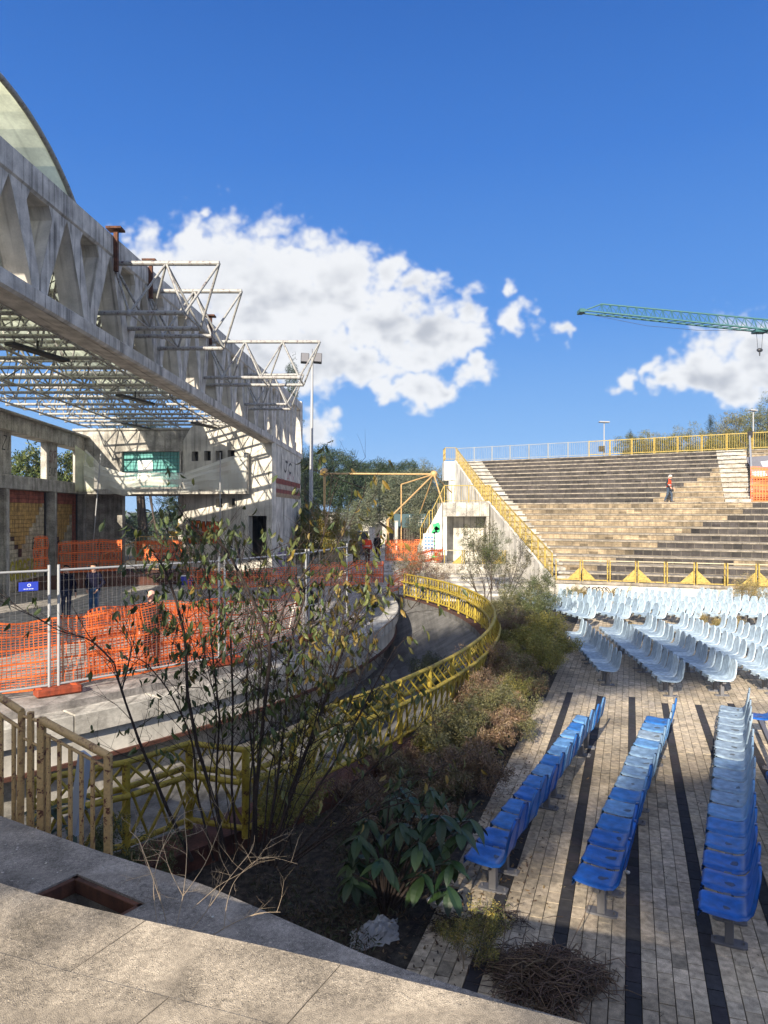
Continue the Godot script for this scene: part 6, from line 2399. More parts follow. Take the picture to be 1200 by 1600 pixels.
func people() -> void:
	make_parts()
	var navy := Color(0.008, 0.01, 0.02)
	var black := Color(0.006, 0.006, 0.008)
	var jeans := Color(0.035, 0.075, 0.16)
	var hair := Color(0.02, 0.014, 0.01, 1)
	var none := Color(0, 0, 0, 0)
	person("man in dark jacket and jeans with black boots, standing behind the twin fence posts", Vector3(-10.783, 0.313, -25.000), 0.15, {"kl": Vector3(0.09, 0.5, 0.05), "al": Vector3(0.07, 0.09, 0.0), "tl": Vector3(0.08, 0.035, 0.15), "wl": Vector3(0.3, 0.88, 0.05)}, navy, Color(0.02, 0.03, 0.06), black, hair)
	person("man in black hooded top and blue jeans standing with hands in his pockets", Vector3(-9.848, 0.313, -25.000), -0.1, {"wl": Vector3(0.19, 0.95, 0.1), "wr": Vector3(-0.19, 0.95, 0.1), "el": Vector3(0.3, 1.15, -0.08), "er": Vector3(-0.3, 1.15, -0.08)}, navy, jeans, Color(0.2, 0.2, 0.2), hair, 1.03)
	person("bald man in dark jacket looking left, seen from the chest up above the sunlit net", Vector3(Vector3(-5.303, 2.118, -16.800).x, 0.3, -16.8), 0.2, {"look": -0.7}, Color(0.02, 0.022, 0.024), navy, black, Color(0.05, 0.035, 0.03, 0), 1.02, false, Color(0.6, 0.36, 0.28))
	person("worker in black bending over near the white pipe handrail on the stage", Vector3(Vector3(-2.339, 0.617, -23.600).x, 0.3, -23.6), -1.9, {"pel": Vector3(0, 0.82, -0.12), "che": Vector3(0, 1.08, 0.2), "nec": Vector3(0, 1.13, 0.36), "hed": Vector3(0, 1.15, 0.5), "sl": Vector3(0.18, 1.09, 0.28), "sr": Vector3(-0.18, 1.09, 0.28), "el": Vector3(0.22, 0.8, 0.36), "er": Vector3(-0.22, 0.8, 0.36), "wl": Vector3(0.16, 0.56, 0.42), "wr": Vector3(-0.16, 0.56, 0.42), "hl": Vector3(0.09, 0.8, -0.12), "hr": Vector3(-0.09, 0.8, -0.12), "kl": Vector3(0.12, 0.46, 0.06), "kr": Vector3(-0.12, 0.46, 0.06)}, black, black, black, hair)
	person("worker in orange vest and dark trousers walking away across the terrace", Vector3(Vector3(-1.029, 0.735, -45.500).x, 0.705, -45.5), PI, {"kl": Vector3(0.08, 0.52, 0.1), "al": Vector3(0.08, 0.1, 0.08), "tl": Vector3(0.09, 0.04, 0.22), "ar": Vector3(-0.09, 0.12, -0.14), "tr": Vector3(-0.1, 0.05, 0.0)}, Color(0.5, 0.06, 0.03), Color(0.05, 0.015, 0.015), black, hair, 1.0, true)
	person("person in brown-orange jacket walking left of the orange-vested worker", Vector3(Vector3(-1.962, 0.630, -47.000).x, 0.705, -47), 2.8, {"kl": Vector3(0.08, 0.52, 0.08), "ar": Vector3(-0.09, 0.12, -0.1), "tr": Vector3(-0.1, 0.05, 0.04)}, Color(0.22, 0.085, 0.02), Color(0.015, 0.02, 0.035), black, hair, 0.97)
	person("person in black standing by the gate fence, right of the orange-vested worker", Vector3(Vector3(-0.426, 0.917, -49.000).x, 0.705, -49), 2.6, {}, black, Color(0.03, 0.012, 0.014), black, hair)
	person("worker in orange vest and jeans walking along the grandstand's middle aisle", Vector3(Vector3(16.368, 4.415, -42.300).x, 4.46, -42.3), 0.9, {"kl": Vector3(0.1, 0.52, 0.14), "al": Vector3(0.1, 0.09, 0.16), "tl": Vector3(0.11, 0.035, 0.3), "kr": Vector3(-0.1, 0.5, -0.05), "ar": Vector3(-0.1, 0.12, -0.22), "tr": Vector3(-0.11, 0.04, -0.07), "hed": Vector3(0, 1.6, 0.09), "wl": Vector3(0.26, 0.95, 0.18), "er": Vector3(-0.3, 1.16, -0.05), "wr": Vector3(-0.3, 0.98, 0.15)}, Color(0.03, 0.04, 0.04), Color(0.06, 0.08, 0.11), Color(0.1, 0.09, 0.08), Color(0.5, 0.48, 0.46, 1), 0.9, true)


# ---------------------------------------------------------------- plants
# one leaf lying along +y from its foot, folded along the midrib
func leaf_mesh(l: float, w: float, fold: float, droop: float, n: int = 3) -> ArrayMesh:
	var b := B.new()
	var mid := []
	var half := []
	for i in n + 1:
		var f := float(i) / n
		mid.append(Vector3(0, l * f, -droop * l * f * f))
		half.append(w * 0.5 * pow(sin(PI * clampf(f * 0.93 + 0.05, 0.0, 1.0)), 0.85))
	for i in n:
		for s in [-1.0, 1.0]:
			var a: Vector3 = mid[i] + Vector3(s * half[i], 0, fold * half[i])
			var c: Vector3 = mid[i + 1] + Vector3(s * half[i + 1] * (0.02 if i == n - 1 else 1.0), 0, fold * half[i + 1] * (0.02 if i == n - 1 else 1.0))
			if s > 0.0: b.quad(mid[i], a, c, mid[i + 1])
			else: b.quad(mid[i], mid[i + 1], c, a)
	return b.mesh()

# a bunch of leaves about one metre across, for crowns seen from afar
func spray_mesh(n: int, l: float, w: float, sd: int, up: float = 0.0) -> ArrayMesh:
	var r := RandomNumberGenerator.new()
	r.seed = sd
	var b := B.new()
	for i in n:
		var o := Vector3(r.randf_range(-1, 1), r.randf_range(-1, 1), r.randf_range(-1, 1)) * 0.42
		var d := (Vector3(r.randf_range(-1, 1), r.randf_range(-1, 1) + up, r.randf_range(-1, 1))).normalized()
		var s := d.cross(Vector3(r.randf_range(-1, 1), r.randf_range(-1, 1), r.randf_range(-1, 1))).normalized()
		var t := r.randf_range(0.75, 1.15)
		b.col = Color.WHITE * r.randf_range(0.75, 1.2)
		b.quad(o, o + d * l * 0.5 * t + s * w * 0.5, o + d * l * t, o + d * l * 0.5 * t - s * w * 0.5)
	return b.mesh()

func scatter(called: String, root: Node3D, mesh: Mesh, mt: Material, ts: Array, cols: Array) -> void:
	var mm := MultiMesh.new()
	mm.transform_format = MultiMesh.TRANSFORM_3D
	mm.use_colors = true
	mm.mesh = mesh
	mm.instance_count = ts.size()
	var inv := whole(root).affine_inverse() if root != self else Transform3D()
	for i in ts.size():
		mm.set_instance_transform(i, inv * ts[i])
		mm.set_instance_color(i, cols[i])
	var o := MultiMeshInstance3D.new()
	o.multimesh = mm
	o.material_override = mt
	o.name = called if root != self else numbered(called)
	root.add_child(o, true)
	o.set_meta("kind", "stuff")

func turn_any() -> Basis:
	return Basis.from_euler(Vector3(rr(0, TAU), rr(0, TAU), rr(0, TAU)))

func tone(c: Color, lo: float, hi: float) -> Color:
	var g := rr(lo, hi)
	return Color(c.r * g * rr(0.9, 1.1), c.g * g, c.b * g * rr(0.85, 1.1))

# lumps: [offset from base, radii]
func tree(called: String, label: String, cat: String, base: Vector3, trunk: float, tr: float, lumps: Array, count: int, size: float, cols: Array, sp: Mesh, group: String = "", hollow: float = 0.55) -> Node3D:
	var root := thing(called, label, cat, base, group)
	var b := B.new()
	var top := base + Vector3(rr(-0.3, 0.3) * tr * 3.0, trunk, rr(-0.2, 0.2))
	if trunk > 0.05:
		b.path(PackedVector3Array([base - Vector3(0, 0.2, 0), base + Vector3(0.1 * tr, trunk * 0.3, 0), base.lerp(top, 0.65) + Vector3(-0.3 * tr, 0, 0.2 * tr), top]), PackedFloat32Array([tr * 1.35, tr, tr * 0.8, tr * 0.6]), 8)
		put("trunk", b, mats.bark, root)
	var total := 0.0
	for l in lumps: total += l[1].x * l[1].y + l[1].y * l[1].z + l[1].x * l[1].z
	var ts := []
	var cs := []
	var limb := B.new()
	for l in lumps:
		var o: Vector3 = base + l[0]
		var r: Vector3 = l[1]
		if trunk > 0.05:
			var mid := top.lerp(o, 0.5) + Vector3(rr(-0.2, 0.2), rr(0.0, 0.4), rr(-0.2, 0.2)) * r.x * 0.4
			limb.path(PackedVector3Array([top - Vector3(0, trunk * 0.12, 0), mid, o + Vector3(0, r.y * 0.3, 0)]), PackedFloat32Array([tr * 0.5, tr * 0.32, tr * 0.1]), 6)
			for q in 4:
				var e := o + Vector3(rr(-1, 1) * r.x, rr(-0.6, 1) * r.y, rr(-1, 1) * r.z) * 0.75
				limb.tube(mid.lerp(o, rr(0.2, 0.9)), e, tr * 0.16, tr * 0.04, 4, false)
		var n := int(count * (r.x * r.y + r.y * r.z + r.x * r.z) / total)
		var sd := rr(0, 100)
		for i in n:
			var d := Vector3(rng.randfn(), rng.randfn(), rng.randfn()).normalized()
			var bump := 1.0 + 0.16 * sin(d.x * 7.0 + sd) + 0.14 * sin(d.y * 9.0 + sd * 2.0) + 0.14 * sin(d.z * 8.0 + sd * 3.0)
			var f := pow(rr(hollow, 1.0), 0.6) * bump
			var p := o + d * r * f
			var s := size * rr(0.7, 1.35)
			ts.append(Transform3D(turn_any().scaled(Vector3(s, s, s)), p))
			cs.append(tone(cols[rng.randi() % cols.size()], 0.75, 1.25))
	if limb.v.size() > 0: put("limbs", limb, mats.bark, root)
	scatter("foliage", root, sp, mats.leaf, ts, cs)
	return root

func trees() -> void:
	var broad := spray_mesh(9, 0.42, 0.2, 3)
	var fine := spray_mesh(14, 0.34, 0.07, 4, 0.4)
	var olive := spray_mesh(12, 0.3, 0.09, 5)
	var pine := [Color(0.02, 0.042, 0.012), Color(0.03, 0.056, 0.016), Color(0.016, 0.032, 0.011)]
	var grn := [Color(0.07, 0.1, 0.022), Color(0.1, 0.12, 0.03), Color(0.05, 0.08, 0.02)]
	var oli := [Color(0.11, 0.125, 0.075), Color(0.14, 0.15, 0.1), Color(0.08, 0.1, 0.055)]
	var ylw := [Color(0.2, 0.17, 0.03), Color(0.14, 0.15, 0.03), Color(0.22, 0.16, 0.025)]
	# umbrella pines left of the grandstand
	var b := Vector3(-5.357, 3.900, -88.000)
	b.y = 0.0
	tree("umbrella_pine", "dark umbrella pine just right of the floodlight mast", "tree", b, 7.0, 0.35, [[Vector3(-1.5, 8.9, 0), Vector3(3.8, 2.3, 3.5)], [Vector3(1.8, 7.6, 1), Vector3(2.8, 1.6, 3)], [Vector3(-3.0, 6.6, 1), Vector3(2.6, 1.9, 2.5)], [Vector3(0.5, 5.6, 2), Vector3(3.2, 1.4, 2)]], 5200, 0.75, pine, fine, "umbrella pines beyond the court")
	b = Vector3(0.240, 3.900, -92.000)
	b.y = 0.0
	tree("umbrella_pine", "dark umbrella pine farther right, behind the canopy beam", "tree", b, 7.2, 0.35, [[Vector3(-2.0, 8.4, 0), Vector3(3.4, 1.6, 3.5)], [Vector3(2.0, 8.2, 0), Vector3(3.6, 1.7, 3.5)], [Vector3(0, 6.9, 1), Vector3(4.6, 1.5, 3)]], 5000, 0.75, pine, fine, "umbrella pines beyond the court")
	# olive-grey trees behind the gate
	b = Vector3(0.574, 3.900, -66.000)
	b.y = 0.0
	tree("olive_tree", "grey-green olive tree standing left of the dark gate", "tree", b, 2.4, 0.3, [[Vector3(-1.2, 4.3, 0), Vector3(2.2, 1.8, 2)], [Vector3(1.4, 4.6, 0), Vector3(2.3, 2.1, 2)], [Vector3(0.2, 6.0, 0), Vector3(1.9, 1.5, 2)], [Vector3(-2.8, 3.4, 0.4), Vector3(1.7, 1.3, 1.5)]], 3000, 0.55, oli, olive, "", 0.3)
	b = Vector3(3.652, 3.900, -70.000)
	b.y = 0.0
	tree("feathery_tree", "tall feathery grey-green tree close behind the canopy hub", "tree", b, 3.5, 0.25, [[Vector3(-0.6, 5.6, 0), Vector3(1.5, 2.2, 1.5)], [Vector3(1.0, 5.4, 0), Vector3(1.7, 2.3, 1.5)], [Vector3(0.3, 7.2, 0), Vector3(1.2, 1.5, 1)], [Vector3(2.3, 6.6, 0.5), Vector3(1.0, 1.5, 1)], [Vector3(-1.4, 7.0, 0.5), Vector3(0.7, 1.0, 0.7)]], 2200, 0.5, oli, olive, "", 0.1)
	b = Vector3(2.074, 3.900, -53.000)
	b.y = 0.7
	tree("small_tree", "small thin grey tree before the dark gate", "tree", b, 1.5, 0.06, [[Vector3(0, 2.2, 0), Vector3(0.7, 0.8, 0.6)], [Vector3(0.3, 2.9, 0), Vector3(0.5, 0.5, 0.4)]], 420, 0.3, oli, olive, "", 0.1)
	# yellow-green bushes beside the tower
	b = Vector3(-3.326, 1.161, -45.000)
	b.y = 0.2
	tree("garden_bush", "big yellow-green bush behind the cream fence, right of the tower", "bush", b, 0.8, 0.12, [[Vector3(-0.9, 1.9, 0), Vector3(1.3, 1.3, 1)], [Vector3(0.6, 1.8, 0), Vector3(1.2, 1.3, 1)], [Vector3(-0.2, 3.0, 0), Vector3(1.1, 0.9, 0.9)], [Vector3(0.9, 0.9, 0.4), Vector3(1.0, 0.8, 0.8)]], 2400, 0.36, ylw, olive)
	b = Vector3(-4.904, 1.039, -47.000)
	b.y = 0.2
	tree("garden_bush", "darker green bush close against the tower side", "bush", b, 0.8, 0.12, [[Vector3(0, 1.7, 0), Vector3(1.2, 1.6, 1)], [Vector3(0.3, 3.2, 0), Vector3(0.8, 1.0, 0.8)]], 1500, 0.36, [Color(0.1, 0.12, 0.03), Color(0.07, 0.09, 0.025)], olive)
	# cypresses behind the tower
	b = Vector3(-7.763, 3.900, -62.000)
	b.y = 0.0
	tree("cypress", "tall dark cypress whose tip shows above the girder", "cypress", b, 3.0, 0.3, [[Vector3(0, 4, 0), Vector3(0.95, 4.0, 0.95)], [Vector3(0, 9, 0), Vector3(0.85, 4.5, 0.85)], [Vector3(0, 13.6, 0), Vector3(0.55, 3.6, 0.55)]], 2600, 0.42, [Color(0.02, 0.04, 0.018), Color(0.03, 0.05, 0.02)], fine, "cypresses behind the tower", 0.4)
	b = Vector3(-7.059, 3.900, -66.000)
	b.y = 0.0
	tree("cypress", "lower dark cypress showing beside the floodlight mast", "cypress", b, 2.0, 0.3, [[Vector3(0, 3, 0), Vector3(1.0, 3.0, 1)], [Vector3(0, 6.5, 0), Vector3(0.7, 3.2, 0.8)]], 1600, 0.42, [Color(0.018, 0.036, 0.016), Color(0.026, 0.045, 0.018)], fine, "cypresses behind the tower", 0.4)
	# trees behind the left wall and the end wall
	b = Vector3(-25.231, 3.900, -52.000)
	b.y = 0.0
	tree("leafy_tree", "bright green tree seen through the left wall's first upper opening", "tree", b, 3.0, 0.25, [[Vector3(0, 6.3, 0), Vector3(1.5, 1.9, 1.5)], [Vector3(-0.6, 4.6, 0), Vector3(1.7, 1.5, 1.5)], [Vector3(1.2, 5.4, 0), Vector3(1.3, 1.5, 1.3)]], 1800, 0.5, grn, broad, "green trees behind the left wall")
	b = Vector3(-23.196, 3.900, -55.000)
	b.y = 0.0
	tree("leafy_tree", "green tree filling the left wall's second upper opening", "tree", b, 3.0, 0.25, [[Vector3(0, 6.2, 0), Vector3(1.8, 2.2, 1.5)], [Vector3(0.5, 4.2, 0), Vector3(1.9, 1.5, 1.5)]], 1700, 0.5, [Color(0.06, 0.09, 0.02), Color(0.085, 0.1, 0.028)], broad, "green trees behind the left wall")
	b = Vector3(-19.722, 3.900, -60.000)
	b.y = 0.0
	var cl := []
	for i in 9: cl.append([Vector3(rr(-1.0, 1.0) * 4.6, 1.6 + i * 1.05, rr(-1.5, 1.5)), Vector3(rr(2.2, 3.6), 0.75, 2.2)])
	cl.append([Vector3(-0.8, 11.0, 0), Vector3(2.6, 0.8, 2)])
	tree("cedar", "large dark cedar behind the end wall, seen through its opening and above it", "tree", b, 9.5, 0.4, cl, 3200, 0.6, [Color(0.02, 0.036, 0.022), Color(0.03, 0.048, 0.03)], fine)
	b = Vector3(-21.687, 3.900, -58.000)
	b.y = 0.0
	var bare := thing("bare_tree", "bare twiggy tree top behind the end wall, left of the cedar", "tree", b)
	var bb := B.new()
	grow(bb, b, Vector3(0.05, 1, 0), 7.5, 0.14, 4, 0.5)
	put("branches", bb, mats.bark, bare)
	# right of the stand: big trees and bushes above the rim
	b = Vector3(34.435, 3.900, -72.000)
	b.y = 4.0
	tree("round_tree", "big rounded olive-green tree behind the rim fence near the right edge", "tree", b, 3.0, 0.3, [[Vector3(0, 7.6, 0), Vector3(2.2, 2.3, 2)], [Vector3(-1.4, 6.0, 0), Vector3(2.0, 2.2, 2)], [Vector3(1.4, 6.2, 0), Vector3(2.2, 2.2, 2)], [Vector3(0, 4.4, 0), Vector3(3.0, 1.6, 2)]], 3200, 0.5, [Color(0.14, 0.13, 0.045), Color(0.11, 0.12, 0.045), Color(0.17, 0.14, 0.05)], olive, "", 0.3)
	b = Vector3(35.774, 3.900, -68.000)
	b.y = 4.0
	tree("round_tree", "olive-green tree cut by the right edge above the rim fence", "tree", b, 3.0, 0.3, [[Vector3(-0.3, 7.9, 0), Vector3(2.0, 2.2, 2)], [Vector3(0.4, 5.6, 0), Vector3(2.2, 2.4, 2)]], 1900, 0.5, [Color(0.13, 0.13, 0.04), Color(0.1, 0.11, 0.04)], olive, "", 0.3)
	var bl := [[985, 690, 64, 1.25, "dark little bush with a pointed conifer tip, at the middle of the rim fence"], [1012, 688, 64, 1.3, "yellow-green bush right of the pointed dark bush behind the rim fence"], [1035, 694, 63, 1.2, "low bush behind the rim fence, third from the left"], [1062, 684, 62, 1.5, "wide bush behind the rim fence left of the conifer"], [1088, 676, 62, 1.7, "tall bush behind the rim fence beside the conifer"], [1125, 690, 60, 1.5, "bush behind the rim fence under the big rounded tree"], [1165, 688, 58, 1.5, "bush behind the rim fence under the right tree"]]
	for i in bl.size():
		var q = bl[i]
		var o := Vector3((q[0] - 600.0) / 1150.0 * q[2], 3.9 + (800.0 - q[1]) / 1150.0 * q[2] - q[3] * 1.1 + 1.0, -q[2])
		tree("rim_bush", q[4], "bush", o - Vector3(0, 2.0, 0), 1.6, 0.08, [[Vector3(0, 2.0, 0), Vector3(q[3], q[3] * 0.85, 1)], [Vector3(0.5, 1.1, 0), Vector3(q[3] * 1.1, 1.0, 1)]], 700, 0.38, [Color(0.17, 0.15, 0.035), Color(0.12, 0.12, 0.03)] if i > 0 else [Color(0.06, 0.08, 0.03), Color(0.1, 0.1, 0.03)], olive, "bushes behind the rim fence")
	for q in [[Vector3(22.096, 8.950, -66.000), 1.6], [Vector3(29.270, 9.639, -66.000), 3.0]]:
		tree("little_conifer", "small ragged conifer tip above the bushes %s" % ("at the middle of the rim" if q[1] < 2.0 else "left of the big rounded tree"), "tree", q[0] - Vector3(0, 1.5, 0), 2.0, 0.06, [[Vector3(0, 1.4, 0), Vector3(0.7, 0.7, 0.5)], [Vector3(0.05, 2.2 + q[1] * 0.25, 0), Vector3(0.42, 0.4 + q[1] * 0.25, 0.4)], [Vector3(0, 2.6 + q[1] * 0.5, 0), Vector3(0.2, 0.5, 0.2)]], 330, 0.3, [Color(0.02, 0.035, 0.025)], fine, "", 0.2)
	# woods closing the horizon
	var ts := []
	var cs := []
	for i in 2600:
		var a := rr(-1.0, 1.0) * 0.75
		var d := rr(115, 150)
		ts.append(Transform3D(turn_any().scaled(Vector3.ONE * rr(1.6, 3.0)), Vector3(sin(a) * d, pow(rr(0, 1), 0.7) * (5.0 + 2.0 * sin(a * 23.0)), -cos(a) * d)))
		cs.append(tone(pine[i % 3], 0.8, 1.3))
	scatter("far_woods", self, broad, mats.leaf, ts, cs)
	var fw := get_node("far_woods")
	meta(fw, "dark belt of far woods closing the view behind the theatre", "woods")
	# umbrella pines added unseen behind the viewpoint, their crowns shading the near rows
	for q in [[Vector3(-9.6, 0, 13.4), 0, 0.44, 1.9], [Vector3(-7.4, 0, 1.8), 1, 0.95, 0.0], [Vector3(-7.4, 0, 4.6), 2, 0.64, 4.7], [Vector3(-3.2, 0, 15.4), 3, 0.54, 0.0], [Vector3(-4.2, 0, 14.2), 4, 0.42, 0.0], [Vector3(-10.6, 0, 13.0), 5, 0.62, 0.0]]:
		var z: float = q[2]
		var o := Vector3(q[3], 0, 0)
		tree("umbrella_pine", ["slender umbrella pine behind the near stand, towards the stage", "umbrella pine beside the near stand, on the stage side", "leaning umbrella pine whose crown hangs over the viewpoint", "umbrella pine behind the near stand, away from the stage", "small umbrella pine between two others behind the near stand", "umbrella pine behind the near stand, farthest towards the stage"][q[1]], "tree", q[0], 10.0, 0.25, [[Vector3(0, 12.0, 0) + o, Vector3(3.6, 1.5, 3.4) * z], [Vector3(2.2 * z, 11.6, -1.0 * z) + o, Vector3(2.4, 1.2, 2.4) * z], [Vector3(-2.0 * z, 11.8, 1.2 * z) + o, Vector3(2.6, 1.3, 2.6) * z], [Vector3(0.6, 12.6, 1.2 * z) + o, Vector3(2.4, 1.2, 2.2) * z]], int(3000 * z * z) + 500, 0.62, pine, fine, "umbrella pines behind the near stand", 0.2)

# branching growth into b; ends are kept for leaves
func grow(b: B, p: Vector3, d: Vector3, l: float, r: float, depth: int, wild: float, ends: Array = []) -> void:
	var pts := PackedVector3Array([p])
	var rad := PackedFloat32Array([r])
	var q := p
	var dir := d.normalized()
	var n := 4
	for i in n:
		dir = (dir + Vector3(rr(-1, 1), rr(-0.5, 0.8), rr(-1, 1)) * wild * 0.3).normalized()
		q += dir * l / n
		pts.append(q)
		rad.append(r * (1.0 - 0.55 * (i + 1) / n))
		if depth > 0 and i > 0:
			var c := 1 if i < n - 1 else 2
			for k in c:
				var s := (dir + Vector3(rr(-1, 1), rr(-0.3, 0.9), rr(-1, 1)) * (0.55 + wild)).normalized()
				grow(b, q, s, l * rr(0.4, 0.62), rad[i + 1] * 0.7, depth - 1, wild, ends)
		if depth <= 1 and i > 0: ends.append([q, dir, r])
	b.path(pts, rad, 5 if r > 0.012 else 4 if r > 0.004 else 3, false)

func garden_plants() -> void:
	tall_shrub()
	loquat()
	dry_stalks()
	bed_shrubs()
	weeds()

func tall_shrub() -> void:
	var root := thing("tall_shrub", "tall many-stemmed shrub with half-bare dark branches in the bed before the stage", "shrub", Vector3(-1.487, 0.364, -7.600))
	var leafm := [leaf_mesh(0.086, 0.037, 0.35, 0.35, 4), leaf_mesh(0.068, 0.03, 0.5, 0.6, 4), leaf_mesh(0.094, 0.04, 0.3, 0.25, 4)]
	var stems := [
		[[Vector3(-1.957, 0.346, -7.500), Vector3(-2.175, 0.908, -7.400), Vector3(-2.431, 1.634, -7.300), Vector3(-2.585, 2.135, -7.250), Vector3(-2.642, 2.429, -7.200)], 0.028],
		[[Vector3(-2.642, 2.429, -7.200), Vector3(-2.840, 2.665, -7.100), Vector3(-3.092, 2.774, -7.000), Vector3(-3.270, 2.928, -6.900)], 0.012],
		[[Vector3(-2.585, 2.135, -7.250), Vector3(-2.542, 2.549, -7.400), Vector3(-2.687, 2.693, -7.500)], 0.011],
		[[Vector3(-1.685, 0.298, -7.600), Vector3(-1.718, 0.794, -7.600), Vector3(-1.904, 1.520, -7.500), Vector3(-1.975, 2.066, -7.400), Vector3(-2.008, 2.677, -7.400), Vector3(-2.146, 3.265, -7.300), Vector3(-2.285, 3.487, -7.300)], 0.028],
		[[Vector3(-1.683, 0.156, -7.900), Vector3(-1.823, 0.839, -8.000), Vector3(-1.788, 1.674, -8.000), Vector3(-1.878, 2.509, -8.000), Vector3(-1.913, 3.170, -8.000), Vector3(-2.052, 3.469, -8.000)], 0.02],
		[[Vector3(-1.546, 0.203, -7.800), Vector3(-1.635, 0.946, -7.900), Vector3(-1.621, 1.839, -7.900), Vector3(-1.628, 2.679, -7.800), Vector3(-1.533, 3.188, -7.800)], 0.02],
		[[Vector3(-1.338, 0.361, -7.400), Vector3(-1.257, 1.234, -7.300), Vector3(-1.160, 2.135, -7.250), Vector3(-1.127, 2.617, -7.200), Vector3(-1.334, 3.190, -7.100), Vector3(-1.552, 3.596, -7.000), Vector3(-1.752, 3.732, -6.900)], 0.027],
		[[Vector3(-1.127, 2.617, -7.200), Vector3(-0.939, 3.075, -7.300), Vector3(-0.663, 3.514, -7.400), Vector3(-0.535, 4.030, -7.500), Vector3(-0.457, 4.259, -7.500)], 0.015],
		[[Vector3(-1.326, 0.251, -7.700), Vector3(-1.353, 1.155, -7.700), Vector3(-1.440, 1.958, -7.700), Vector3(-1.393, 2.628, -7.700), Vector3(-1.306, 3.197, -7.700), Vector3(-1.272, 3.565, -7.700)], 0.019],
		[[Vector3(-1.226, 0.313, -7.500), Vector3(-1.096, 1.096, -7.500), Vector3(-1.004, 1.813, -7.500), Vector3(-0.965, 2.465, -7.500), Vector3(-0.809, 3.052, -7.500), Vector3(-0.848, 3.378, -7.500)], 0.02],
		[[Vector3(-1.143, 0.396, -7.300), Vector3(-0.939, 1.043, -7.300), Vector3(-0.711, 1.678, -7.300), Vector3(-0.508, 2.250, -7.300), Vector3(-0.330, 2.726, -7.300), Vector3(-0.190, 3.011, -7.300)], 0.021],
		[[Vector3(-1.064, 0.425, -7.200), Vector3(-0.803, 0.998, -7.100), Vector3(-0.426, 1.587, -7.000), Vector3(-0.152, 2.135, -7.000), Vector3(0.110, 2.622, -7.000)], 0.02],
		[[Vector3(-0.986, 0.491, -7.000), Vector3(-0.600, 0.960, -6.900), Vector3(-0.207, 1.446, -6.800), Vector3(0.148, 1.712, -6.800)], 0.02],
		[[Vector3(-0.960, 0.540, -6.900), Vector3(-0.524, 0.929, -6.700), Vector3(-0.115, 1.203, -6.600), Vector3(0.226, 1.357, -6.500)], 0.017],
		[[Vector3(-1.157, 0.265, -7.600), Vector3(-0.937, 0.954, -7.700), Vector3(-0.827, 1.662, -7.800), Vector3(-0.746, 2.137, -7.800), Vector3(-0.644, 2.645, -7.800)], 0.016],
		[[Vector3(-1.781, 0.251, -7.700), Vector3(-1.967, 0.848, -7.800), Vector3(-2.035, 1.458, -7.800), Vector3(-2.238, 1.933, -7.800), Vector3(-2.496, 2.272, -7.800), Vector3(-2.679, 2.374, -7.800)], 0.016]]
	for k in 16:
		var src: Array = stems[3 + rng.randi() % 12][0]
		var off := Vector3(rr(-0.45, 0.45), 0, rr(-0.4, 0.4))
		var pts2 := []
		for i in src.size():
			pts2.append(src[i] + off * (float(i) / (src.size() - 1)) * rr(0.6, 1.4) + Vector3(rr(-0.05, 0.05), 0, rr(-0.05, 0.05)))
		stems.append([pts2, rr(0.006, 0.012)])
	var spots := []
	var twigs := B.new()
	for si in stems.size():
		var b := B.new()
		var cv := Curve3D.new()
		var raw: Array = stems[si][0]
		for i in raw.size():
			var tg: Vector3 = (raw[mini(i + 1, raw.size() - 1)] - raw[maxi(i - 1, 0)]) / 6.0
			cv.add_point(raw[i], -tg, tg)
		var pts := cv.tessellate(3, 4.0)
		var rad := PackedFloat32Array()
		for i in pts.size(): rad.append(stems[si][1] * 0.78 * (1.0 - 0.72 * i / (pts.size() - 1)) * rr(0.93, 1.07))
		b.path(pts, rad, 7)
		put("stem", b, mats.stem_dark, root)
		var len := cv.get_baked_length()
		var s := len * (0.3 if raw.size() > 3 else 0.1)
		while s < len:
			var o := cv.sample_baked(s)
			var up := (cv.sample_baked(minf(len, s + 0.05)) - cv.sample_baked(maxf(0.0, s - 0.05))).normalized()
			var d := (up * 0.55 + Vector3(rr(-1, 1), rr(-0.25, 0.6), rr(-1, 1))).normalized()
			var ends := []
			grow(twigs, o, d, rr(0.25, 0.65), rr(0.003, 0.0055), 1, 0.4, ends)
			for e in ends:
				if rng.randf() < (0.97 if e[0].y < 1.6 else 0.86): continue
				for k in rng.randi() % 2 + 1: spots.append([e[0] + Vector3(rr(-1, 1), rr(-1, 1), rr(-1, 1)) * 0.035, e[1]])
			s += rr(0.07, 0.15)
	# denser leaf clusters where the photograph's shrub is full
	for c in [[Vector3(-2.146, 3.233, -7.300), 0.34, 70], [Vector3(-1.865, 3.323, -7.800), 0.3, 60], [Vector3(-1.784, 2.248, -7.600), 0.36, 95], [Vector3(-1.989, 2.596, -7.500), 0.3, 50], [Vector3(-2.252, 3.353, -7.400), 0.22, 40], [Vector3(-2.507, 2.630, -7.300), 0.2, 24], [Vector3(-0.349, 2.726, -7.300), 0.3, 60], [Vector3(-0.216, 2.295, -7.100), 0.32, 90], [Vector3(-0.061, 1.891, -7.000), 0.3, 80], [Vector3(-0.579, 2.870, -7.400), 0.3, 45], [Vector3(-1.079, 3.265, -7.300), 0.35, 40], [Vector3(-0.501, 1.834, -7.200), 0.3, 60], [Vector3(-0.848, 2.270, -7.500), 0.3, 40], [Vector3(-1.492, 2.815, -7.800), 0.3, 36], [Vector3(-0.237, 1.594, -6.800), 0.3, 60]]:
		var ends := []
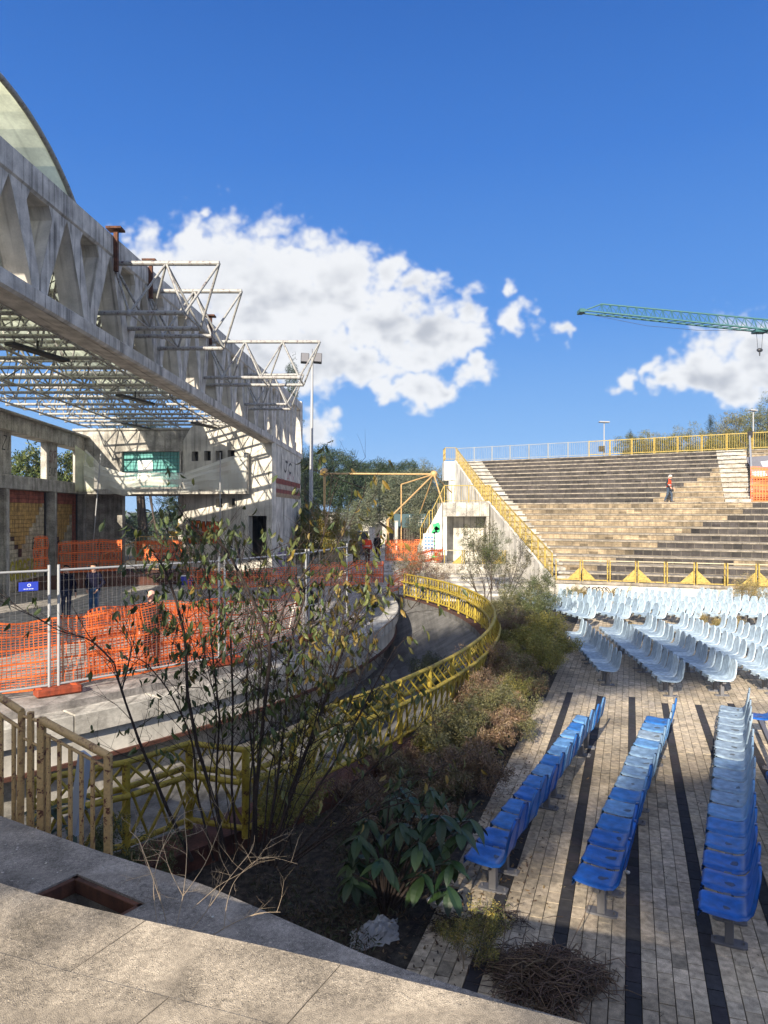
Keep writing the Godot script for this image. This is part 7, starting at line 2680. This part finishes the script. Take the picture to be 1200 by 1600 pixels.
		for k in 5: grow(twigs, c[0] + Vector3(rr(-0.1, 0.1), rr(-0.15, 0.1), rr(-0.1, 0.1)), Vector3(rr(-1, 1), rr(-0.3, 1), rr(-1, 1)), c[1] * rr(0.9, 1.5), 0.0042, 2, 0.6, ends)
		for k in int(c[2] * 0.75):
			var e = ends[rng.randi() % ends.size()]
			spots.append([e[0] + Vector3(rr(-1, 1), rr(-1, 1), rr(-1, 1)) * 0.014, Vector3(rr(-1, 1), rr(-0.6, 0.3), rr(-1, 1)).normalized()])
	put("twigs", twigs, mats.stem_dark, root)
	var cols := [Color(0.05, 0.075, 0.02), Color(0.065, 0.09, 0.025), Color(0.04, 0.06, 0.02), Color(0.09, 0.1, 0.025)]
	var warm := [Color(0.1, 0.095, 0.018), Color(0.075, 0.085, 0.02), Color(0.15, 0.105, 0.018)]  # yellower tones paint sunlight on the right-hand leaves; a few scattered elsewhere
	var fts := [[], [], []]
	var fcs := [[], [], []]
	var lm := {}
	for i in spots.size():
		var o: Vector3 = spots[i][0]
		var d: Vector3 = (spots[i][1] * 0.5 + Vector3(rr(-0.35, 0.35), -0.95, rr(-0.35, 0.35))).normalized()
		var sd := d.cross(Vector3(rr(-1, 1), 0.1, rr(-1, 1))).normalized()
		var bs := Basis(sd, d, sd.cross(d)).scaled(Vector3.ONE * rr(0.75, 1.25))
		var wc: bool = o.x > -1.0 + rr(-0.3, 0.5)
		var c: Color = warm[rng.randi() % 3] if (wc and rng.randf() < 0.7) or rng.randf() < 0.05 else cols[rng.randi() % 4]
		var k := rng.randi() % 3
		if i % 4 == 0 and root.get_meta("n_leaf", 0) < 298:
			var key := "%d%s" % [k, c]
			if not lm.has(key):
				var m: ArrayMesh = leafm[k].duplicate()
				var arr := m.surface_get_arrays(0)
				var cc: PackedColorArray = arr[Mesh.ARRAY_COLOR]
				cc.fill(c)
				arr[Mesh.ARRAY_COLOR] = cc
				m = ArrayMesh.new()
				m.add_surface_from_arrays(Mesh.PRIMITIVE_TRIANGLES, arr)
				lm[key] = m
			var lf := put("leaf", lm[key], mats.leaf, root, true)
			lf.transform = whole(root).affine_inverse() * Transform3D(bs, o)
		else:
			fts[k].append(Transform3D(bs, o))
			fcs[k].append(tone(c, 0.8, 1.25))
	for k in 3: scatter("leaves", root, leafm[k], mats.leaf, fts[k], fcs[k])

func loquat() -> void:
	var base := Vector3(0.000, 0.096, -7.000)
	base.y = 0.03
	var root := thing("broadleaf_bush", "dark glossy bush with big drooping oval leaves beside the paving", "bush", base)
	var lm := []
	for q in [[0.24, 0.1, 0.22, 0.35], [0.21, 0.092, 0.2, 0.5], [0.26, 0.11, 0.15, 0.3], [0.15, 0.05, 0.35, 0.1]]:
		for c in [Color(0.015, 0.036, 0.013), Color(0.021, 0.046, 0.015), Color(0.03, 0.056, 0.018)]:
			var b := B.new()
			var src := leaf_mesh(q[0], q[1], q[2], q[3], 6)
			var arr := src.surface_get_arrays(0)
			var cc: PackedColorArray = arr[Mesh.ARRAY_COLOR]
			cc.fill(c)
			arr[Mesh.ARRAY_COLOR] = cc
			var m := ArrayMesh.new()
			m.add_surface_from_arrays(Mesh.PRIMITIVE_TRIANGLES, arr)
			lm.append(m)
	var heads := [Vector3(-0.240, 0.900, -6.900), Vector3(-0.029, 0.830, -6.600), Vector3(0.250, 1.145, -7.200), Vector3(0.457, 1.202, -7.300), Vector3(0.548, 1.039, -7.000), Vector3(0.720, 0.960, -6.900), Vector3(0.621, 0.707, -6.800), Vector3(0.320, 0.929, -6.700), Vector3(0.152, 0.978, -7.000), Vector3(0.064, 1.069, -7.400), Vector3(-0.159, 0.885, -7.300), Vector3(0.355, 0.589, -6.800), Vector3(-0.278, 0.597, -7.100), Vector3(0.532, 0.707, -7.200), Vector3(0.833, 0.967, -7.100), Vector3(0.250, 0.582, -7.200), Vector3(0.000, 0.683, -7.400), Vector3(0.424, 0.835, -7.500), Vector3(0.167, 1.054, -7.700), Vector3(0.609, 0.370, -7.000), Vector3(-0.300, 0.510, -6.900)]
	for h in heads:
		var b := B.new()
		b.path(PackedVector3Array([base, base.lerp(h, 0.5) + Vector3(rr(-0.05, 0.05), 0.12, rr(-0.05, 0.05)), h]), PackedFloat32Array([0.018, 0.012, 0.006]), 5)
		put("stem", b, mats.stem_dark, root)
		var n := 11
		for i in n:
			var a := i * 2.4 + rr(-0.2, 0.2)
			var inner := i < 3
			var d := Vector3(cos(a), 1.5 if inner else rr(-0.75, 0.15), sin(a)).normalized()
			var sd := d.cross(Vector3.UP).normalized()
			var t := Transform3D(Basis(sd, d, sd.cross(d)), h + Vector3(0, 0.03 if inner else -0.01 * i, 0))
			if t.basis.z.y < 0.0: t.basis = Basis(-sd, d, (-sd).cross(d))
			var lf := put("leaf", lm[9 + rng.randi() % 3] if inner else lm[rng.randi() % 9], mats.leaf_glossy, root, true)
			lf.transform = whole(root).affine_inverse() * Transform3D(t.basis.scaled(Vector3.ONE * rr(0.85, 1.15)), t.origin)

func dry_stalks() -> void:
	var base := Vector3(-1.073, 1.700, -3.715)
	var root := thing("dry_stalk_plant", "pale leafless dry weed growing out of the ledge joint beside the shaft", "weed", base)
	var lines := [
		[[Vector3(-1.045, 1.756, -3.620), Vector3(-1.024, 1.943, -3.750), Vector3(-1.031, 2.126, -3.850), Vector3(-1.058, 2.306, -3.900), Vector3(-1.030, 2.372, -3.950)], 0.0042],
		[[Vector3(-1.045, 1.756, -3.620), Vector3(-1.080, 1.959, -3.600), Vector3(-1.143, 2.147, -3.600), Vector3(-1.196, 2.288, -3.600), Vector3(-1.243, 2.341, -3.600), Vector3(-1.237, 2.372, -3.600)], 0.0045],
		[[Vector3(-1.096, 1.924, -3.550), Vector3(-1.127, 2.084, -3.600), Vector3(-1.120, 2.195, -3.700), Vector3(-1.051, 2.330, -3.800), Vector3(-0.937, 2.353, -3.850)], 0.004],
		[[Vector3(-1.024, 1.943, -3.750), Vector3(-0.925, 2.083, -3.800), Vector3(-0.843, 2.281, -3.800), Vector3(-0.783, 2.427, -3.850)], 0.004],
		[[Vector3(-1.045, 1.756, -3.620), Vector3(-0.933, 1.841, -3.700), Vector3(-0.783, 2.041, -3.750), Vector3(-0.687, 2.149, -3.800), Vector3(-0.667, 2.231, -3.800)], 0.0045],
		[[Vector3(-0.959, 1.761, -3.580), Vector3(-0.783, 1.865, -3.600), Vector3(-0.626, 1.934, -3.600), Vector3(-0.507, 1.943, -3.600)], 0.005],
		[[Vector3(-0.783, 1.865, -3.600), Vector3(-0.774, 1.980, -3.650), Vector3(-0.734, 2.066, -3.700), Vector3(-0.605, 2.163, -3.700), Vector3(-0.434, 2.130, -3.700)], 0.004],
		[[Vector3(-1.024, 1.943, -3.750), Vector3(-1.117, 2.083, -3.800), Vector3(-1.152, 2.226, -3.850), Vector3(-1.068, 2.374, -3.900)], 0.0035],
		[[Vector3(-0.965, 1.905, -3.700), Vector3(-0.837, 2.018, -3.700), Vector3(-0.676, 2.114, -3.700), Vector3(-0.563, 2.259, -3.700)], 0.0035]]
	for l in lines:
		var b := B.new()
		var cv := Curve3D.new()
		var raw: Array = l[0]
		for i in raw.size():
			var tg: Vector3 = (raw[mini(i + 1, raw.size() - 1)] - raw[maxi(i - 1, 0)]) / 6.0
			cv.add_point(raw[i], -tg, tg)
		var pts := cv.tessellate(3, 4.0)
		var rad := PackedFloat32Array()
		for i in pts.size(): rad.append(l[1] * 0.5 * (1.0 - 0.6 * i / (pts.size() - 1)))
		b.path(pts, rad, 5)
		var len := cv.get_baked_length()
		var s := len * 0.35
		while s < len:
			var o := cv.sample_baked(s)
			grow(b, o, Vector3(rr(-1, 1), rr(-0.2, 0.8), rr(-0.6, 0.6)), rr(0.06, 0.16), 0.0014, 1, 0.7)
			s += rr(0.05, 0.11)
		put("stalk", b, mats.twig_pale, root)

# an upright bushy shrub of thin twigs and narrow leaves
func twig_shrub(called: String, label: String, cat: String, base: Vector3, h: float, w: float, stems: int, cols: Array, dense: int, leaf: float, mt: Material, group: String = "") -> void:
	var root := thing(called, label, cat, base, group)
	var b := B.new()
	var ts := []
	var cs := []
	for i in stems:
		var ends := []
		var o := base + Vector3(rr(-0.5, 0.5) * w * 0.6, -0.02, rr(-0.5, 0.5) * w * 0.6)
		grow(b, o, Vector3(rr(-1, 1) * w / h * 0.7, 1.0, rr(-1, 1) * w / h * 0.7), h * rr(0.6, 0.95), 0.006 + h * 0.004, 2, 0.4, ends)
		for e in ends:
			if e[0].y < base.y + h * 0.18 and rng.randf() < 0.6: continue
			for k in dense:
				var s := leaf * rr(0.7, 1.4)
				ts.append(Transform3D(turn_any().scaled(Vector3(s, s, s)), e[0] + Vector3(rr(-1, 1), rr(-1, 1), rr(-1, 1)) * leaf * 0.8))
				cs.append(tone(cols[rng.randi() % cols.size()], 0.7, 1.3))
	put("twigs", b, mt, root)
	if ts.size() > 0: scatter("foliage", root, small_spray, mats.leaf, ts, cs)

var small_spray: Mesh

func bed_shrubs() -> void:
	small_spray = spray_mesh(11, 0.5, 0.1, 8, 0.5)
	var dry := [Color(0.2, 0.13, 0.08), Color(0.15, 0.1, 0.075), Color(0.22, 0.16, 0.09)]
	var rose := [Color(0.12, 0.12, 0.05), Color(0.15, 0.14, 0.055), Color(0.1, 0.1, 0.05)]
	var lime := [Color(0.2, 0.19, 0.04), Color(0.15, 0.16, 0.035), Color(0.25, 0.21, 0.045)]
	var dg := [Color(0.06, 0.08, 0.028), Color(0.085, 0.095, 0.032)]
	var st: Material = mats.stem_dark
	var g := "shrubs in the bed along the truss rail"
	var list := [
		[0.35, 8.6, 0.75, 0.8, 9, dry, 2, 0.1, "brown dry shrub behind the big-leaved bush"],
		[0.55, 9.9, 0.95, 0.9, 10, dry + rose, 2, 0.1, "brown tangled shrub by the paving, second from the near end of the bed"],
		[-0.25, 9.4, 0.8, 0.8, 8, dry, 1, 0.1, "nearly bare brown shrub against the truss rail's near bend"],
		[1.15, 11.2, 1.0, 1.0, 10, rose, 2, 0.11, "grey-green rosemary-like shrub where the paving edge bends"],
		[0.75, 11.9, 0.95, 0.8, 9, rose + lime, 2, 0.1, "yellow-green shrub against the rail's middle"],
		[1.75, 12.6, 0.95, 1.0, 10, rose, 2, 0.11, "grey-green shrub with dry tips beside the dark paving course"],
		[1.55, 13.6, 1.0, 0.8, 9, dry, 2, 0.1, "dry brown shrub leaning over the rail kerb"],
		[2.3, 14.4, 0.8, 0.8, 8, rose + lime, 2, 0.1, "low yellowish green shrub at the paving edge"],
		[2.45, 15.6, 1.1, 0.9, 9, dry, 2, 0.1, "tall dry shrub with reddish twigs beside the rail"],
		[1.0, 10.3, 0.7, 0.9, 11, dry, 3, 0.11, "matted reddish dry shrub spilling onto the pavers, nearest of its kind"],
		[1.75, 11.9, 0.75, 0.9, 11, dry, 3, 0.11, "reddish dry shrub at the paving edge, between two grey-green ones"],
		[2.1, 13.3, 0.8, 0.9, 11, dry + rose, 3, 0.11, "mixed brown and green shrub at the paving edge"],
		[2.75, 15.2, 0.9, 0.9, 11, dry + rose, 3, 0.12, "mixed dry shrub before the lime green ones"],
		[0.2, 10.6, 0.7, 0.8, 9, dry, 2, 0.1, "dry shrub hugging the brown kerb of the rail"],
		[3.35, 16.9, 1.25, 1.0, 12, lime, 3, 0.13, "lime green shrub bulging over the paving, nearest of the green ones"],
		[3.75, 18.3, 1.5, 1.2, 12, lime, 3, 0.14, "biggest lime green shrub, at the bend of the bed"],
		[4.25, 20.2, 1.5, 1.2, 11, rose + lime, 3, 0.14, "olive green shrub behind the lime ones"],
		[3.4, 20.0, 1.5, 1.0, 9, dry, 2, 0.12, "dry reddish shrub pressed against the rail's far bend"],
		[4.6, 22.6, 1.5, 1.1, 7, dg, 2, 0.15, "dark green shrub at the corner of the far seat block"],
		[4.0, 23.5, 1.6, 1.0, 6, rose, 2, 0.15, "grey-green shrub under the thin tall tree"],
		[5.1, 25.2, 1.9, 1.0, 7, dg, 2, 0.16, "dark leafy shrub hiding the start of the far seat rows"]]
	for q in list: twig_shrub("bed_shrub", q[8], "shrub", x3(q[0], 0.01, q[1]), q[2] * ((0.7 if q[0] > 0.9 else 0.45) if q[1] < 16.0 else 0.58 if q[1] < 22.0 else 0.68), q[3], q[4], q[5], q[6], q[7] * 0.85, st, g)
	# thin tall trees standing beyond the rail
	var th := thing("thin_tree", "thin tall sapling with sparse leaves rising in front of the portal", "tree", x3(3.75, 0.0, 25.6))
	var b := B.new()
	var ends := []
	for q in [[Vector3(0, 0, 0), Vector3(0.02, 1, 0), 2.6], [Vector3(0.1, 0, 0.1), Vector3(0.28, 1, 0.1), 2.2], [Vector3(-0.15, 0, 0), Vector3(-0.28, 1, 0), 2.1], [Vector3(0.2, 0, -0.1), Vector3(0.5, 1, -0.1), 1.9], [Vector3(-0.2, 0, 0.1), Vector3(-0.05, 1, 0.15), 1.9]]:
		grow(b, x3(3.75, 0.0, 25.6) + q[0], q[1], q[2] * 0.8, 0.035, 3, 0.3, ends)
	put("branches", b, mats.bark, th)
	var ts := []
	var cs := []
	for e in ends:
		if rng.randf() < 0.72: continue
		ts.append(Transform3D(turn_any().scaled(Vector3.ONE * rr(0.12, 0.24)), e[0]))
		cs.append(tone([Color(0.07, 0.07, 0.025), Color(0.1, 0.085, 0.03), Color(0.05, 0.05, 0.02)][rng.randi() % 3], 0.8, 1.2))
	scatter("foliage", th, small_spray, mats.leaf, ts, cs)
	twig_shrub("court_shrub", "wide dark shrub of bare twigs at the moat's far end", "shrub", x3(0.9, 0.0, 31.6), 2.1, 2.2, 12, dg + dry, 1, 0.14, mats.stem_dark)
	twig_shrub("court_shrub", "brown bare shrub just right of the stage rim's far end", "shrub", x3(1.9, 0.0, 32.0), 1.4, 1.6, 10, dry, 1, 0.13, mats.stem_dark)
	twig_shrub("court_shrub", "green sapling bush left of the portal's right pier", "shrub", x3(5.0, 0.3, 34.0), 1.9, 1.1, 8, dg, 2, 0.16, mats.stem_dark)
	twig_shrub("moat_bush", "dark bush growing on the moat floor below the rail's bend", "shrub", x3(1.3, -1.3, 18.6), 1.1, 1.3, 12, [Color(0.03, 0.04, 0.018)], 3, 0.13, mats.stem_dark)
	twig_shrub("moat_bush", "dark weed clump on the moat floor at the foot of the stage wall", "shrub", x3(-0.5, -1.3, 17.0), 0.7, 0.8, 8, [Color(0.03, 0.042, 0.018)], 3, 0.11, mats.stem_dark)
	twig_shrub("vine_clump", "yellowing climber hanging on the near bend of the truss rail", "climber", x3(-1.2, 0.1, 8.2), 0.8, 0.9, 6, lime, 2, 0.08, mats.stem_dark)
	twig_shrub("vine_clump", "dark climber at the foot of the near ochre railing", "climber", x3(-2.55, 0.2, 6.9), 0.6, 0.7, 5, dg, 2, 0.08, mats.stem_dark)
	# dark low cover and fallen leaves of the bed
	var cover_t := []
	var cover_c := []
	for i in 2600:
		var d := rr(4.3, 12.0)
		var e := bed_edge(d)
		var x := e - 0.1 - absf(rng.randfn()) * 0.75
		if x < -2.3 or d < 3.9 - x * 0.75: continue
		var s := rr(0.06, 0.17)
		cover_t.append(Transform3D(turn_any().scaled(Vector3(s, s, s)), x3(x, rr(0.0, 0.16), d)))
		cover_c.append(tone([Color(0.05, 0.05, 0.022), Color(0.09, 0.06, 0.035), Color(0.045, 0.055, 0.02)][i % 3], 0.7, 1.3))
	scatter("ground_cover", self, small_spray, mats.leaf, cover_t, cover_c)
	meta(get_node("ground_cover"), "dark low ground cover and dead leaves on the planting bed", "ground cover")
	var lt := []
	var lc := []
	for i in 900:
		var d := rr(3.6, 12.0)
		var x := bed_edge(d) + absf(rng.randfn()) * 0.5
		if x < 0.3 and d < 4.5: continue
		lt.append(Transform3D(Basis.from_euler(Vector3(rr(1.2, 1.9), rr(0, TAU), 0)).scaled(Vector3.ONE * rr(0.3, 0.8)), x3(x, 0.032, d)))
		lc.append(tone([Color(0.09, 0.05, 0.02), Color(0.05, 0.03, 0.018), Color(0.16, 0.1, 0.04)][i % 3], 0.7, 1.2))
	scatter("fallen_leaves", self, leaf_mesh(0.07, 0.035, 0.4, 0.3), mats.leaf, lt, lc)
	meta(get_node("fallen_leaves"), "brown fallen leaves scattered on the pavers along the bed", "leaves")
	var jt := []
	var jc := []
	for i in 420:
		var d := rr(4.6, 22.0)
		var x := lerpf(bed_edge(d), d * 0.52 + 0.4, pow(rr(0, 1), 1.3))
		if x < 1.3 and d < 5.0: continue
		var q: float = round((x * PD.y - d * PD.x) / 0.126 - 0.5) + 0.5
		var pp := x * PD.x + d * PD.y
		var c: Vector2 = PD * pp + Vector2(PD.y, -PD.x) * (q * 0.126 + 0.02)
		var s := rr(0.025, 0.075)
		jt.append(Transform3D(turn_any().scaled(Vector3(s, s, s)), x3(c.x, 0.03, c.y)))
		jc.append(tone([Color(0.06, 0.06, 0.025), Color(0.1, 0.08, 0.04), Color(0.05, 0.04, 0.03)][i % 3], 0.7, 1.3))
	scatter("joint_weeds", self, small_spray, mats.leaf, jt, jc)
	meta(get_node("joint_weeds"), "tiny weeds and dead bits in the joints of the pavers", "weeds")
	# broad leaves behind the ochre railing
	var pr := thing("railing_plant", "dark big-leaved plant behind the bars of the ochre railing", "plant", Vector3(-2.866, 1.117, -6.400))
	for q in [[78, 1262], [92, 1270], [60, 1272], [98, 1258], [110, 1290], [70, 1285]]:
		for k in 3:
			var o := Vector3((q[0] - 600.0) / 1150.0 * 6.4, 3.9 - (q[1] - 800.0) / 1150.0 * 6.4, -6.4 + rr(-0.15, 0.15))
			var a := rr(0, TAU)
			var d := Vector3(cos(a), rr(-0.4, 0.5), sin(a) * 0.6).normalized()
			var sd := d.cross(Vector3.UP).normalized()
			var m := B.new()
			var lf := put("leaf", leaf_mesh(0.2, 0.07, 0.25, 0.3, 4), mat("dark_leaf", lin(0.012, 0.03, 0.014), 0.45), pr, true)
			lf.transform = whole(pr).affine_inverse() * Transform3D(Basis(sd, d, sd.cross(d)), o)

func weeds() -> void:
	var straw := [Color(0.26, 0.2, 0.08), Color(0.2, 0.17, 0.06), Color(0.3, 0.22, 0.1)]
	var w := [[8.6, 30.6, 1.1, 1.6, "yellowish weed tuft against the white wall below the grandstand"], [10.2, 30.0, 1.0, 1.6, "second straw-coloured weed tuft along the white wall"], [13.9, 28.4, 1.9, 1.2, "tall dry weeds among the far seats, left of the right edge"], [14.9, 27.6, 2.0, 1.4, "tallest dry weeds among the far seats"], [11.0, 24.0, 0.8, 1.4, "reddish low weeds in the aisle before the far seat block"], [13.2, 23.3, 0.9, 1.8, "dry weed mat in the aisle near the right edge"], [15.6, 30.4, 1.6, 1.5, "green weeds against the wall at the right edge"], [7.7, 23.0, 0.5, 0.9, "small dry weeds between the shaded seat blocks"]]
	for q in w: twig_shrub("weed_tuft", q[4], "weeds", x3(q[0], 0.0, q[1]), q[2] * 0.55, q[3] * 0.75, 8, straw, 1, 0.11, mats.twig_pale, "dry weeds among the far seats")

# ---------------------------------------------------------------- litter
func litter() -> void:
	# heap of cut dry brush beside the ledge
	var heap := thing("brush_heap", "heap of dead brown brush on the pavers below the ledge", "brush heap", x3(1.32, 0.0, 6.05))
	var b := B.new()
	for i in 1050:
		var a := rr(0, TAU)
		var r := sqrt(rr(0, 1)) * 0.46 * (1.0 + 0.25 * sin(a * 3.0 + 1.0)) * (1.35 if i % 9 == 0 else 1.0)
		var o := x3(1.32 + cos(a) * r * 1.0, 0.02 + rr(0.0, 1.0) * 0.3 * maxf(0.1, 1.0 - r * 1.7), 6.05 + sin(a) * r * 0.9)
		var e := rr(0, TAU)
		var l := rr(0.08, 0.34)
		var d := Vector3(cos(e), rr(-0.25, 0.35), -sin(e)) * l
		b.col = tone([Color(0.1, 0.065, 0.045), Color(0.07, 0.045, 0.035), Color(0.15, 0.105, 0.07)][i % 3], 0.7, 1.3)
		b.path(PackedVector3Array([o - d * 0.5, o + Vector3(rr(-0.03, 0.03), rr(0.0, 0.05), rr(-0.03, 0.03)), o + d * 0.5]), PackedFloat32Array([0.004, 0.0045, 0.0025]), 4, false)
	meta(put("dry_stems", b, mats.plain, heap), "", "", "", "stuff")
	b = B.new()
	b.col = Color(0.06, 0.042, 0.032)
	b.ball(x3(1.32, -0.02, 6.05), Vector3(0.3, 0.13, 0.27), 14, 8)
	put("heap_core", b, mats.plain, heap)
	b = B.new()
	for q in [[x3(1.55, 0.1, 6.3), x3(1.98, 0.4, 6.9)], [x3(1.6, 0.15, 6.05), x3(1.85, 0.2, 6.2)], [x3(1.0, 0.15, 6.25), x3(1.05, 0.42, 6.5)]]:
		b.col = Color(0.14, 0.1, 0.07)
		b.path(PackedVector3Array([q[0], q[0].lerp(q[1], 0.5) + Vector3(0.03, 0.03, 0), q[1]]), PackedFloat32Array([0.005, 0.004, 0.002]), 4, false)
	put("loose_stalks", b, mats.plain, heap)
	for q in [[1.02, 6.95, 0.42, "flat dark scatter of brush on the dark paving course"], [0.62, 6.85, 0.3, "thin scatter of dark twigs left of the brush scatter"]]:
		var s := thing("brush_scatter", q[3], "brush", x3(q[0], 0.02, q[1]))
		b = B.new()
		for i in 170:
			var o := x3(q[0] + rng.randfn() * q[2] * 0.42, 0.03 + rr(0.0, 0.05), q[1] + rng.randfn() * q[2] * 0.26)
			var e := rr(0, TAU)
			var d := Vector3(cos(e), rr(-0.1, 0.2), sin(e)) * rr(0.04, 0.13)
			b.col = tone(Color(0.05, 0.034, 0.026), 0.6, 1.4)
			b.path(PackedVector3Array([o - d, o + Vector3(0, 0.015, 0), o + d]), PackedFloat32Array([0.003, 0.0035, 0.002]), 3, false)
		meta(put("twigs", b, mats.plain, s), "", "", "", "stuff")
	# plastic sheet and tissue
	var bag := thing("plastic_bag", "crumpled translucent plastic bag lying at the edge of the ledge", "plastic bag", x3(0.0, 0.05, 6.7))
	b = B.new()
	var f := FastNoiseLite.new()
	f.seed = 3
	f.frequency = 4.0
	var n := 18
	var g := []
	for i in n + 1:
		var row := []
		for j in n + 1:
			var x := -0.3 + i * 0.024
			var d := 6.4 + j * 0.02 + i * 0.012
			var m := (1.0 - pow(absf(i - n * 0.5) / (n * 0.5), 2.0)) * (1.0 - pow(absf(j - n * 0.5) / (n * 0.5), 2.0))
			row.append(x3(x + 0.03 * f.get_noise_2d(i * 0.1, j * 0.13 + 9.0), 0.04 + m * 0.1 + 0.12 * absf(f.get_noise_2d(i * 0.09, j * 0.09)) * (0.4 + m), d + 0.03 * f.get_noise_2d(j * 0.12, i * 0.11)))
		g.append(row)
	for i in n:
		for j in n: b.quad(g[i][j], g[i][j + 1], g[i + 1][j + 1], g[i + 1][j])
	put("plastic", b, mats.bag_film, bag)
	var ti := thing("white_tissue", "crumpled white tissue on the pavers beside the big-leaved bush", "tissue", Vector3(0.518, 0.000, -7.352))
	b = B.new()
	b.col = Color(0.6, 0.58, 0.56)
	for i in 7: b.box(Transform3D(turn_any(), Vector3(0.510, 0.060, -7.239) + Vector3(rr(-0.05, 0.05), rr(-0.03, 0.03), rr(-0.04, 0.04))), Vector3(0.1, 0.05, 0.07), 0.02)
	put("paper", b, mats.plain, ti)
	var cup := thing("white_pebble", "small white bottle cap on the dark paving course between the seat rows", "pebble", Vector3(2.625, 0.000, -7.924))  # a white bottle cap, modelled as a small ball
	b = B.new()
	b.col = Color(0.6, 0.6, 0.58)
	b.ball(Vector3(2.605, 0.030, -7.863) + Vector3(0, 0.02, 0), Vector3(0.026, 0.02, 0.022))
	put("stone", b, mats.plain, cup)
	# yellow flowering weed before the ledge
	twig_shrub("flower_weed", "small weed with yellowing flower heads beside the brush heap", "weed", x3(0.76, 0.0, 6.35), 0.36, 0.4, 9, [Color(0.3, 0.24, 0.05), Color(0.1, 0.11, 0.03)], 1, 0.05, mats.twig_pale)
	# grit and pale chips on the ledges
	var ts := []
	var cs := []
	for i in 140:
		var s := rr(0.0, 1.0)
		var p := x3(lerpf(-2.6, 0.6, s), 1.703, lerpf(5.0, 3.15, s) - rr(0.02, 0.85))
		if Vector2(p.x + 1.78, p.z + 4.04).length() < 0.47: continue
		ts.append(Transform3D(Basis(Vector3.UP, rr(0, TAU)).scaled(Vector3(rr(0.5, 1.6), 0.3, rr(0.5, 1.4))), p))
		cs.append(tone(Color(0.5, 0.46, 0.4), 0.7, 1.2))
	var ch := B.new()
	ch.ball(Vector3.ZERO, Vector3(0.008, 0.004, 0.008), 6, 4)
	scatter("stone_chips", self, ch.mesh(), mats.plain, ts, cs)
	meta(get_node("stone_chips"), "pale stone chips lying on the shaded ledge", "chips")
